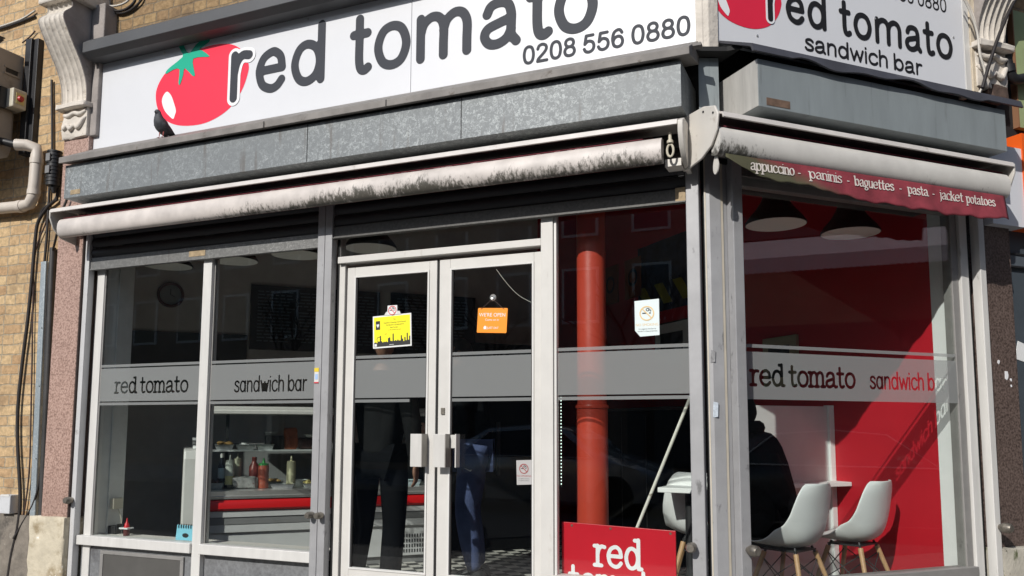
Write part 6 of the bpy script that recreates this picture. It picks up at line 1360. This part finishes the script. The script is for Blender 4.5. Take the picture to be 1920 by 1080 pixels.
part("collar", MB().tube([(P[1][0] - .002, -0.06, P[1][2] + .02), (P[1][0] + .006, -0.06, P[1][2] - .03)], 0.043, 14), M_BLACK, bp2, smooth=50)

# ---------------------------------------------------------------- neighbouring shop on the right
nbh = thing("neighbour_shop", "neighbouring shop with blue grey front and white and orange sign", "building", FB, (3.2, 0.0, 0))
part("front", MB().box(2.33, 6.0, 0.03, 0.3, -0.13, 2.46), mat("neighbour_blue_grey", (0.055, 0.068, 0.080), 0.5, var=0.1, vscale=5, stain=(0.45, 0.46, 0.47), sscale=4, samt=(0.72, 0.76)), nbh)
for z in (2.205, 2.29): part("rail", MB().box(2.335, 6.0, 0.005, 0.03, z, z + .012), M_BLACK, nbh)
part("panel", MB().box(2.345, 6.0, 0.012, 0.0295, 2.218, 2.289), mat("neighbour_panel", (0.085, 0.10, 0.115), 0.45), nbh)
part("sign_panel", MB().box(2.10, 2.40, -0.075, 0.05, 2.455, 2.985), mat("neighbour_sign_white", (0.66, 0.67, 0.70), 0.4), nbh, label="white end panel of the neighbouring sign")
part("sign_orange", MB().box(2.40, 6.0, -0.085, 0.05, 2.455, 3.09), mat("neighbour_orange", (0.80, 0.12, 0.015), 0.4), nbh, label="orange panel of the neighbouring sign")
part("recess_shade", MB().box(2.335, 6.0, 0.03, 0.3, 3.091, 4.2), M_BLACKGAP, nbh)  # black block in place of the shaded recess above the sign
part("green_panel", MB().box(2.498, 6.0, -0.01, 0.0295, 3.17, 4.0), mat("neighbour_green", (0.30, 0.36, 0.18), 0.6, var=0.08), nbh)
part("green_edge", MB().box(2.486, 2.496, -0.012, 0.03, 3.17, 4.0), mat("edge_brown", (0.24, 0.12, 0.06), 0.7), nbh)
part("upper_wall", MB().box(1.96, 6.0, 0.31, 0.5, 2.9, 5.2), M_BRICKU, nbh)
part("poster_patch", MB().prism([(2.375, 1.60), (2.47, 1.58), (2.47, 1.70), (2.40, 1.72), (2.38, 1.66)], 'y', 0.026, 0.0295), M_PAPER, nbh)

# ================================================================ the far side of the street (seen only mirrored in the glass)
M_FARB = mat("far_brick_dark", (0.26, 0.20, 0.16), 0.9, var=0.25, vscale=1.5)
M_FARS = mat("far_shop_dark", (0.05, 0.055, 0.06), 0.5)
M_FARW = mat("far_trim", (0.72, 0.71, 0.68), 0.8)
M_FARG = mat("far_window_glass", (0.02, 0.022, 0.025), 0.15)
def terrace(label, M, x0, x1, y, h, sign_m, n):
    t = thing("terraced_house", label, "building", M, ((x0 + x1) / 2, y, 0), group="terrace across the street")
    part("wall", MB().box(x0, x1, y - 6, y, -0.13, h), M_FARB, t)
    part("shop_front", MB().box(x0 + .3, x1 - .3, y, y + .05, 0.1, 2.5), M_FARS, t)
    part("sign_band", MB().box(x0 + .1, x1 - .1, y, y + .22, 2.7, 3.35), sign_m, t)
    part("parapet", MB().box(x0, x1, y - .3, y + .12, h, h + .35), M_FARW, t)
    wN = n
    for f in (4.1, 6.6):
        for k in range(wN):
            cx = x0 + (k + .5) * (x1 - x0) / wN
            fr_ = part("window", MB().box(cx - .55, cx + .55, y, y + .06, f, f + 1.6), M_FARW, t); part("glass", MB().box(cx - .47, cx + .47, y + .061, y + .07, f + .08, f + 1.52), M_FARG, fr_)
    part("roof", MB().prism([(y - 6, h), (y - .3, h), (y - 3.1, h + 1.6)], 'x', x0, x1), mat("far_slate", (0.06, 0.06, 0.07), 0.7), t)
sm = [mat("far_sign_pale", (0.82, 0.82, 0.80), 0.5), mat("far_sign_green", (0.05, 0.14, 0.08), 0.5), mat("far_sign_blue", (0.05, 0.08, 0.2), 0.5), mat("far_sign_cream", (0.78, 0.74, 0.64), 0.5)]
kinds = ["pale", "green", "blue", "cream"]; used = {}
for k in range(9):
    x0 = -31 + k * 6.2; q = k % 4
    terrace("dark brick terraced house with a %s sign band across the street" % kinds[q], FA, x0, x0 + 6.2, -17.5, 8.0, sm[q], 3)
FC = Matrix.Translation((24, -17.5, 0)) @ Matrix.Rotation(RAD(45 + 15), 4, 'Z')
for k in range(2):
    terrace("dark brick terraced house with a %s sign band round the far corner" % kinds[k + 1], FC, 1 + k * 6.5, 7.5 + k * 6.5, 0.0, 8.0, sm[k + 1], 3)

# ================================================================ people
def skin(nodes, edges, root, sub=2):
    """grow one smooth surface around a skeleton; nodes: name -> (position, radius or (rx, ry))"""
    bm = bmesh.new(); lay = bm.verts.layers.skin.verify(); V = {}
    for k, (p, r) in nodes.items():
        v = bm.verts.new(p); V[k] = v; v[lay].radius = r if isinstance(r, tuple) else (r, r); v[lay].use_root = (k == root)
    for a, b in edges: bm.edges.new((V[a], V[b]))
    me = bpy.data.meshes.new("sk"); bm.to_mesh(me); bm.free()
    ob = bpy.data.objects.new("sk", me); COL.objects.link(ob)
    m1 = ob.modifiers.new("s", 'SKIN'); m1.use_smooth_shade = True
    m2 = ob.modifiers.new("d", 'SUBSURF'); m2.levels = sub; m2.render_levels = sub
    dg = bpy.context.evaluated_depsgraph_get(); dg.update()
    e = bpy.data.meshes.new_from_object(ob.evaluated_get(dg)); mb_ = MB()
    mb_.v = [tuple(v.co) for v in e.vertices]; mb_.f = [tuple(p.vertices) for p in e.polygons]
    bpy.data.objects.remove(ob); bpy.data.meshes.remove(e); return mb_
def fuse(mb_, vox):
    me = bpy.data.meshes.new("f"); me.from_pydata(mb_.v, [], mb_.f); me.update()
    bm = bmesh.new(); bm.from_mesh(me); bmesh.ops.recalc_face_normals(bm, faces=bm.faces); bm.to_mesh(me); bm.free()
    ob = bpy.data.objects.new("f", me); COL.objects.link(ob)
    m = ob.modifiers.new("r", 'REMESH'); m.mode = 'VOXEL'; m.voxel_size = vox
    s_ = ob.modifiers.new("s", 'SMOOTH'); s_.iterations = 3; s_.factor = 0.5
    dg = bpy.context.evaluated_depsgraph_get(); dg.update()
    e = bpy.data.meshes.new_from_object(ob.evaluated_get(dg)); o = MB()
    o.v = [tuple(v.co) for v in e.vertices]; o.f = [tuple(p.vertices) for p in e.polygons]
    bpy.data.objects.remove(ob); bpy.data.meshes.remove(e); return o
def head_mesh(M, grow=0.0, hair=False):
    n, m_ = 40, 30; mb_ = MB(); rings = []
    for i in range(m_ + 1):
        th = math.pi * (i + 0.01) / (m_ + 0.02); ring = []
        for k in range(n):
            ph_ = 2 * math.pi * k / n; dx, dy, dz = math.sin(th) * math.cos(ph_), math.sin(th) * math.sin(ph_), -math.cos(th)
            x, y, z = .074 * dx, .096 * dy, .118 * dz
            if dz < 0: t = -dz; x *= 1 - .28 * t; y *= 1 - .12 * t if dy > 0 else 1 - .32 * t; z *= 1.0
            if dy < 0 and dz > -.3: y *= 1.04
            if dy > 0.2:
                g = lambda cx, cz, w, h: math.exp(-((x - cx) / w) ** 2 - ((z - cz) / h) ** 2)
                y += .024 * g(0, -.018, .011, .020) + .010 * g(0, .008, .008, .022) - .011 * (g(.030, .010, .016, .012) + g(-.030, .010, .016, .012)) + .006 * (g(.03, .030, .025, .008) + g(-.03, .030, .025, .008))
                y += .007 * g(0, -.058, .020, .006) + .006 * g(0, -.070, .018, .006) - .004 * g(0, -.064, .022, .003) + .008 * g(0, -.098, .022, .016)
            s_ = 1 + grow
            ring.append((x * s_, y * s_, z * s_))
        rings.append(ring)
    mb_.loft(rings)
    if not hair:
        for sx in (-1, 1): mb_.ball((sx * .074, -.008, -.005), (.010, .020, .032), 12, 8)
    return mb_.xf(M)
def hand_mesh(M, side, curl):
    """palm, four unequal bent fingers and a thumb; local -z runs from the wrist to the finger tips"""
    mb_ = MB(); mb_.ball((0, 0, -.050), (.017, .042, .056), 14, 10)
    for k, (y, L_) in enumerate(((.030, .072), (.011, .082), (-.009, .076), (-.028, .060))):
        P = [Vector((0, y * .9, -.085))]; a = 0.0
        for j, f in enumerate((.45, .32, .23)):
            a += curl * (0.55 if j == 0 else 0.8); P.append(P[-1] + Vector((side * -math.sin(a) * L_ * f, 0, -math.cos(a) * L_ * f)))
        mb_.tube([tuple(p) for p in P], [.0095, .009, .008, .006], 8)
    T = [Vector((0, .030, -.030)), Vector((side * -.012, .055, -.052)), Vector((side * -.020, .064, -.080)), Vector((side * -.024, .062, -.102))]
    mb_.tube([tuple(p) for p in T], [.013, .011, .009, .007], 8)
    return mb_.xf(M)
def limb_matrix(a, b, fwd):
    z = (Vector(a) - Vector(b)).normalized(); y = Vector(fwd) - z * z.dot(Vector(fwd)); y.normalize(); x = y.cross(z)
    return Matrix(((x.x, y.x, z.x, b[0]), (x.y, y.y, z.y, b[1]), (x.z, y.z, z.z, b[2]), (0, 0, 0, 1)))
def shoe(mb_up, mb_so, ank, yaw):
    c, s_ = math.cos(yaw), math.sin(yaw)
    def T(x, y, z): return (ank[0] + x * c - y * s_, ank[1] + x * s_ + y * c, ank[2] - .085 + z)
    def sect(y, w_, h): return [T(w_ * math.cos(t), y, .018 + h * max(0, math.sin(t))) for t in np.linspace(0, math.pi, 11)]
    mb_up.loft([sect(-.085, .020, .05), sect(-.07, .036, .085), sect(-.02, .042, .10), sect(.04, .044, .075), (sect(.10, .046, .055)), sect(.15, .042, .040), sect(.185, .022, .022)])
    out = [(.02, -.09), (.042, -.06), (.046, 0), (.050, .09), (.046, .15), (.025, .192), (-.025, .192), (-.046, .15), (-.050, .09), (-.046, 0), (-.042, -.06), (-.02, -.09)]
    mb_so.loft([[T(x, y, 0.0) for x, y in out], [T(x, y, .020) for x, y in out]])
SKIN_T = mat("skin_brown", (0.25, 0.13, 0.085), 0.55, var=0.05)
HAIRM = mat("hair_black", (0.010, 0.009, 0.009), 0.6, bump=0.4, bscale=120, stretch=(1, 1, .15))
def person(label, frame, loc, rot, J, jacket_m, trouser_m, shoe_m, sole_m, curl=0.5, hood=False, bulk=1.0, scale=1.0, stripe=None, head_yaw=0.0, head_pitch=0.0, cuffs=None, jrad=None, tw=1.0):
    """J: joint positions; local +y is forward"""
    t = thing("person", label, "person", frame, loc, rot=rot); t.scale = (scale,) * 3
    n = {k: Vector(v) for k, v in J.items() if len(v) == 3}
    S = lambda **kw: {k: (tuple(n[k]), r) for k, r in kw.items()}
    body = skin(S(pelvis=.115, spine=.105, chest=.125, neck0=.055, neck1=.052, shl=.058, ell=.042, wrl=.028, shr=.058, elr=.042, wrr=.028, hil=.080, knl=.056, anl=.038, hir=.080, knr=.056, anr=.038),
                [("pelvis", "spine"), ("spine", "chest"), ("chest", "neck0"), ("neck0", "neck1"), ("chest", "shl"), ("shl", "ell"), ("ell", "wrl"), ("chest", "shr"), ("shr", "elr"), ("elr", "wrr"), ("pelvis", "hil"), ("hil", "knl"), ("knl", "anl"), ("pelvis", "hir"), ("hir", "knr"), ("knr", "anr")], "pelvis")
    HM = Matrix.Translation(n["head"]) @ Matrix.Rotation(head_yaw, 4, 'Z') @ Matrix.Rotation(-head_pitch, 4, 'X')
    for piece in (head_mesh(HM), hand_mesh(limb_matrix(n["ell"], n["wrl"], J.get("handfwd", (0, 1, 0))), -1, curl), hand_mesh(limb_matrix(n["elr"], n["wrr"], J.get("handfwd", (0, 1, 0))), 1, curl)): body.add(piece.v, piece.f)
    part("body", fuse(body, 0.0065), SKIN_T, t, smooth=80)
    hr = head_mesh(HM, 0.07, True); inv = HM.inverted(); keep = []
    for i, f in enumerate(hr.f):
        c = sum((inv @ Vector(hr.v[k]) for k in f), Vector()) / len(f)
        if c.z > .045 or (c.y < .025 and c.z > -.045 and not (c.y > -.012 and c.z < .0)): keep.append(f)
    hr.f = keep; hm = part("hair", hr, HAIRM, t, smooth=60); so2 = hm.modifiers.new("thickness", 'SOLIDIFY'); so2.thickness = .010
    for sx in (-1, 1): part("eye", MB().ball(tuple(HM @ Vector((sx * .030, .079, .010))), .011, 10, 8), mat("eye_dark", (0.03, 0.025, 0.02), 0.2), t, smooth=60)
    b = bulk
    jr = dict(waist=(.155 * b, .135 * b), belly=.150 * b, chest=.165 * b, neck0=.075 * b, shl=.078 * b, ell=.064 * b, cufl=.046 * b, shr=.078 * b, elr=.064 * b, cufr=.046 * b); jr.update(jrad or {})
    n["belly"] = n["spine"]; n["waist"] = n["pelvis"] + (n["pelvis"] - n["spine"]) * J.get("hem", (0.15,))[0] if "hem" in J else n["pelvis"]
    n["cufl"] = n["wrl"] + (n["ell"] - n["wrl"]) * .06; n["cufr"] = n["wrr"] + (n["elr"] - n["wrr"]) * .06
    jk = skin(S(**jr), [("waist", "belly"), ("belly", "chest"), ("chest", "neck0"), ("chest", "shl"), ("shl", "ell"), ("ell", "cufl"), ("chest", "shr"), ("shr", "elr"), ("elr", "cufr")], "belly")
    part("jacket", jk, jacket_m, t, smooth=80)
    if hood:
        hd = head_mesh(HM @ Matrix.Translation((0, -.03, -.015)), 0.42, True); hd.f = [f for f in hd.f if (sum((inv @ Vector(hd.v[k]) for k in f), Vector()) / len(f)).y < .075]
        h2 = part("hood", hd, jacket_m, t, smooth=80); s3 = h2.modifiers.new("thickness", 'SOLIDIFY'); s3.thickness = .012
        part("collar", MB().tube([tuple(n["neck0"] + Vector((.10 * math.cos(a), .09 * math.sin(a), .035))) for a in np.linspace(0, 2 * math.pi, 19)], .045, 10), jacket_m, t, smooth=80)
    n["thl"] = (n["hil"] + n["knl"]) / 2; n["thr"] = (n["hir"] + n["knr"]) / 2; n["cal"] = n["knl"] + (n["anl"] - n["knl"]) * .45; n["car"] = n["knr"] + (n["anr"] - n["knr"]) * .45
    n["hml"] = n["anl"] + (n["knl"] - n["anl"]) * .0; n["hmr"] = n["anr"] + (n["knr"] - n["anr"]) * .0
    cu = cuffs or .060
    tr = skin(S(pelvis=(.150, .125), hil=.105 * tw, thl=.098 * tw, knl=.080 * tw, cal=.078 * tw, hml=cu, hir=.105 * tw, thr=.098 * tw, knr=.080 * tw, car=.078 * tw, hmr=cu),
              [("pelvis", "hil"), ("hil", "thl"), ("thl", "knl"), ("knl", "cal"), ("cal", "hml"), ("pelvis", "hir"), ("hir", "thr"), ("thr", "knr"), ("knr", "car"), ("car", "hmr")], "pelvis")
    part("trousers", tr, trouser_m, t, smooth=80)
    for a, yw in (("anl", .15), ("anr", -.15)):
        u_, so3 = MB(), MB(); shoe(u_, so3, n[a], yw); sh2 = part("shoe", u_, shoe_m, t, smooth=60); part("sole", so3, sole_m, sh2)
        if stripe:
            for q in range(3):
                y = .02 + q * .028
                for sx in (-1, 1): part("stripe", MB().add([(n[a][0] + sx * .0475, n[a][1] + y, n[a][2] - .062), (n[a][0] + sx * .0475, n[a][1] + y + .010, n[a][2] - .062), (n[a][0] + sx * .034, n[a][1] + y - .008, n[a][2] - .012), (n[a][0] + sx * .034, n[a][1] + y - .018, n[a][2] - .012)], [(0, 1, 2, 3)]), stripe, sh2)
    return t
M_BLKCLOTH = mat("cloth_black", (0.0045, 0.005, 0.006), 0.85, var=0.2, vscale=8, bump=0.3, bscale=14, spec=0.06)
M_GREYCLOTH = mat("cloth_charcoal", (0.012, 0.0125, 0.013), 0.85, var=0.2, vscale=7, bump=0.4, bscale=12, spec=0.06)
M_NAVY = mat("cloth_navy", (0.070, 0.092, 0.185), 0.9, var=0.2, vscale=9, bump=0.8, bscale=9, spec=0.15)
M_SHOEK = mat("shoe_black", (0.015, 0.015, 0.016), 0.5)
def at_depth(u, v, dep):
    d = ray(u, v); d = d / (d @ CF); return CAM + d * dep
Q1 = at_depth(712, 900, 5.45)
J1 = dict(pelvis=(0, 0, .96), spine=(0, 0, 1.14), chest=(0, .0, 1.36), neck0=(0, -.01, 1.52), neck1=(0, .01, 1.58), head=(0, .03, 1.715), shl=(-.17, -.01, 1.45), ell=(-.27, -.05, 1.17), wrl=(-.25, .10, .96),
          shr=(.17, -.01, 1.45), elr=(.25, -.06, 1.16), wrr=(.25, .0, .90), hil=(-.10, 0, .93), knl=(-.14, .05, .51), anl=(-.19, .0, .085), hir=(.10, 0, .93), knr=(.10, .02, .51), anr=(.09, -.03, .085), hem=(0.1,))
person("person in black standing at the counter behind the yellow certificate, back turned", FA, (Q1[0], Q1[1], 0.0), RAD(8), J1, M_GREYCLOTH, M_BLKCLOTH, M_SHOEK, M_SHOEK, curl=0.45, scale=1.0, cuffs=.072)
Q2 = at_depth(888, 900, 6.2)
J2 = dict(pelvis=(0, 0, .97), spine=(0, .02, 1.15), chest=(0, .05, 1.36), neck0=(0, .06, 1.52), neck1=(0, .08, 1.57), head=(0, .125, 1.69), shl=(-.18, .04, 1.46), ell=(-.22, .10, 1.18), wrl=(-.12, .32, 1.12),
          shr=(.18, .04, 1.46), elr=(.22, .08, 1.18), wrr=(.12, .32, 1.10), hil=(-.10, 0, .94), knl=(-.10, .05, .52), anl=(-.10, -.02, .085), hir=(.10, 0, .94), knr=(.11, .04, .52), anr=(.12, -.04, .085), hem=(0.55,), handfwd=(0, 0, 1))
p2 = person("dark haired person in navy joggers and black trainers behind the door with the orange sign", FA, (Q2[0], Q2[1], 0.0), RAD(112), J2, M_BLKCLOTH, M_NAVY, M_SHOEK, M_SHOEK, curl=0.8, scale=1.01, stripe=M_PAPER, head_pitch=-0.35, cuffs=.058, bulk=1.12, tw=1.12)
tick = catmull([(0.0, .012, 0), (.006, .0, 0), (.018, .0, 0), (.058, .024, 0), (.020, .010, 0), (.010, .010, 0)], 3, True)
part("logo", MB().poly([(-.205, p.x - .03 + .03, .82 + p.y) for p in tick]), M_PAPER, p2)
J3 = dict(pelvis=(0, -.02, .53), spine=(0, .04, .70), chest=(0, .13, .90), neck0=(0, .17, 1.05), neck1=(0, .20, 1.09), head=(0, .25, 1.185), shl=(-.19, .13, .99), ell=(-.24, .16, .74), wrl=(-.06, .36, .72),
          shr=(.19, .13, .99), elr=(.24, .16, .74), wrr=(.06, .36, .72), hil=(-.10, .0, .51), knl=(-.13, .42, .50), anl=(-.13, .40, .085), hir=(.10, .0, .51), knr=(.13, .42, .50), anr=(.13, .40, .085), hem=(0.1,))
s3, d3 = 0.84 - 0.03, 0.46 + 0.12
person("hooded person in a bulky black jacket seated on the white chair nearest the corner post", FB, (s3, d3, 0.0), RAD(24), J3, M_BLKCLOTH, M_BLKCLOTH, M_SHOEK, M_SHOEK, hood=True, bulk=1.22, curl=0.6, scale=1.06)

# ---------------------------------------------------------------- shop round the corner with a scalloped awning, and parked cars (mirrored in the glass)
FD = Matrix.Translation((9.4, 1.5, 0)) @ Matrix.Rotation(RAD(-90), 4, 'Z')   # local x = -world y, local y = +world x
sx_ = thing("awning_shop", "dark shop building with a pale scalloped awning on the opposite side street", "building", FD, (0, 0, 0))
part("wall", MB().box(-8, 8, 0.0, 5.0, -0.13, 8.5), M_FARB, sx_)
part("shop_front", MB().box(-7.6, 7.6, -0.05, 0.0, 0.1, 2.9), M_FARS, sx_)
part("sign_band", MB().box(-2.6, 3.0, -0.12, 0.0, 4.4, 5.0), M_FARS, sx_)
vs, fs = [], []
nsc = 34
prof_ = [(0.0, 4.4), (-1.3, 3.78), (-1.36, 3.74)]
mb = MB(); mb.prism([(0.0, 4.42), (-1.36, 3.82), (-1.36, 3.80), (0.0, 4.39)], 'x', -0.55, 2.6); part("canopy", mb, mat("far_canopy_mauve", (0.62, 0.52, 0.58), 0.8), sx_)
pts = [(-0.55, 3.81)]
for k in range(nsc):
    a0 = -0.55 + 3.15 * k / nsc; w_ = 3.15 / nsc
    for q in range(5): pts.append((a0 + w_ * q / 5, 3.60 - .022 * math.sin(math.pi * q / 5)))
pts += [(2.6, 3.60), (2.6, 3.81)]
part("valance", MB().prism(pts, 'y', -1.365, -1.36), MATS["far_canopy_mauve"], sx_)
for f in (5.4, 7.2):
    for k in range(6): cx = -6.5 + k * 2.6; fr_ = part("window", MB().box(cx - .5, cx + .5, -.05, 0, f, f + 1.3), M_FARW, sx_); part("glass", MB().box(cx - .42, cx + .42, -.06, -.051, f + .08, f + 1.22), M_FARG, fr_)

def car(label, M, paint):
    t = thing("parked_car", label, "car", M, (0, 0, 0), group="cars parked in the street")
    # half sections: (x along the car, half width at sill, half width at waist, waist height, roof half width, roof height)
    sec = [(-2.05, .62, .66, .62, .55, .66), (-1.95, .78, .80, .80, .60, .86), (-1.55, .84, .87, .90, .62, 1.12), (-1.0, .86, .89, .93, .66, 1.40), (-.2, .86, .89, .92, .68, 1.45), (.45, .86, .89, .90, .66, 1.38), (1.05, .85, .88, .88, .62, .98), (1.55, .83, .85, .80, .60, .86), (1.95, .74, .76, .66, .52, .70), (2.06, .58, .60, .52, .42, .54)]
    rings = []
    for x, a, b, zw, c, zr in sec: rings.append([(x, -a, .22), (x, -b, zw * .75), (x, -b, zw), (x, -c, zr), (x, -c * .5, zr + .03), (x, c * .5, zr + .03), (x, c, zr), (x, b, zw), (x, b, zw * .75), (x, a, .22)])
    bd_ = part("body", MB().loft(rings), paint, t, smooth=45)
    gl = mat("car_glass", (0.02, 0.025, 0.028), 0.05)
    def lerp(i, f, side, k0, k1):
        pass
    for sd in (-1, 1):
        P = [(-1.45, .95, 1.06, .875), (-.95, .72, 1.36, .69), (-.2, .72, 1.41, .70), (.40, .71, 1.34, .685), (.98, .86, .95, .885)]
        low = [(-1.45, sd * .893, .95), (.98, sd * .890, .93)]; up = [(-.95, sd * .71, 1.34), (-.2, sd * .722, 1.39), (.40, sd * .70, 1.33)]
        pts = [low[0], up[0], up[1], up[2], low[1]]; pts = [(x, y * 1.012, z) for x, y, z in pts]
        part("side_window", MB().poly(pts), gl, t); ring = pts + [pts[0]]
        part("window_trim", MB().tube(ring, .012, 6), M_STEEL, t)
        part("headlight", MB().ball((1.90, sd * .55, .62), (.10, .14, .07), 12, 8), M_PLASW, t, smooth=60)
    part("windscreen", MB().add([(.48, -.60, 1.372), (1.02, -.70, 1.005), (1.02, .70, 1.005), (.48, .60, 1.372), (.77, .66, 1.225), (.77, -.66, 1.225)], [(0, 5, 4, 3), (5, 1, 2, 4)]), mat("car_windscreen_glare", (0.34, 0.36, 0.36), 0.12, coat=1.0), t)  # pale grey stands in for the sky glare on the glass
    for x in (-1.28, 1.30):
        for sd in (-1, 1):
            w_ = part("wheel", MB().lathe([(.20, -.10), (.31, -.10), (.325, -.06), (.325, .06), (.31, .10), (.20, .10)], (x, sd * .80, .325), 24, 'y'), M_BLACK, t, smooth=40)
            part("rim", MB().lathe([(0, sd * .06), (.19, sd * .08), (.205, sd * .09), (.205, 0), (0, 0)], (x, sd * .80, .325), 18, 'y'), M_STEEL, w_, smooth=40)
    return t
car("silver grey hatchback parked across the road from the long front", Matrix.Translation((-5.0, -9.2, -0.26)), mat("car_paint_silver", (0.42, 0.44, 0.45), 0.25, metal=0.5, coat=0.6))
car("dark hatchback parked on the side street facing the angled window", Matrix.Translation((6.9, 0.6, -0.26)) @ Matrix.Rotation(RAD(90), 4, 'Z'), mat("car_paint_dark", (0.03, 0.03, 0.035), 0.25, metal=0.3, coat=0.6))
def bare_tree(label, x, y, h, seed):
    rnd = random.Random(seed); t = thing("bare_tree", label, "tree", FA, (x, y, -0.2), group="bare street trees")
    tr = MB(); br_ = MB()
    def grow(p, d, r, L_, lev):
        q = p + d * L_; mid = p + d * (L_ * .5) + Vector((rnd.uniform(-.06, .06), rnd.uniform(-.06, .06), 0)) * L_
        (tr if lev == 0 else br_).tube([tuple(p), tuple(mid), tuple(q)], [r, r * .85, r * .65], 6 if lev < 2 else 4)
        if lev >= 5: return
        for k in range(3 if lev < 3 else 2):
            nd = (d + Vector((rnd.uniform(-.8, .8), rnd.uniform(-.8, .8), rnd.uniform(-.1, .5)))).normalized(); grow(q, nd, r * .6, L_ * rnd.uniform(.62, .8), lev + 1)
    grow(Vector((x, y, -0.2)), Vector((0, 0, 1)), .13, h * .32, 0)
    bm_ = mat("bark_dark", (0.05, 0.04, 0.033), 0.9); part("trunk", tr, bm_, t, smooth=60); part("crown", br_, bm_, t, smooth=60)
for k, (x, y) in enumerate(((-4.2, -13.0), (-8.6, -13.2), (-14.0, -13.0))): bare_tree("bare street tree, %s along the far pavement" % ("first", "second", "third")[k], x, y, 5.2, 40 + k)
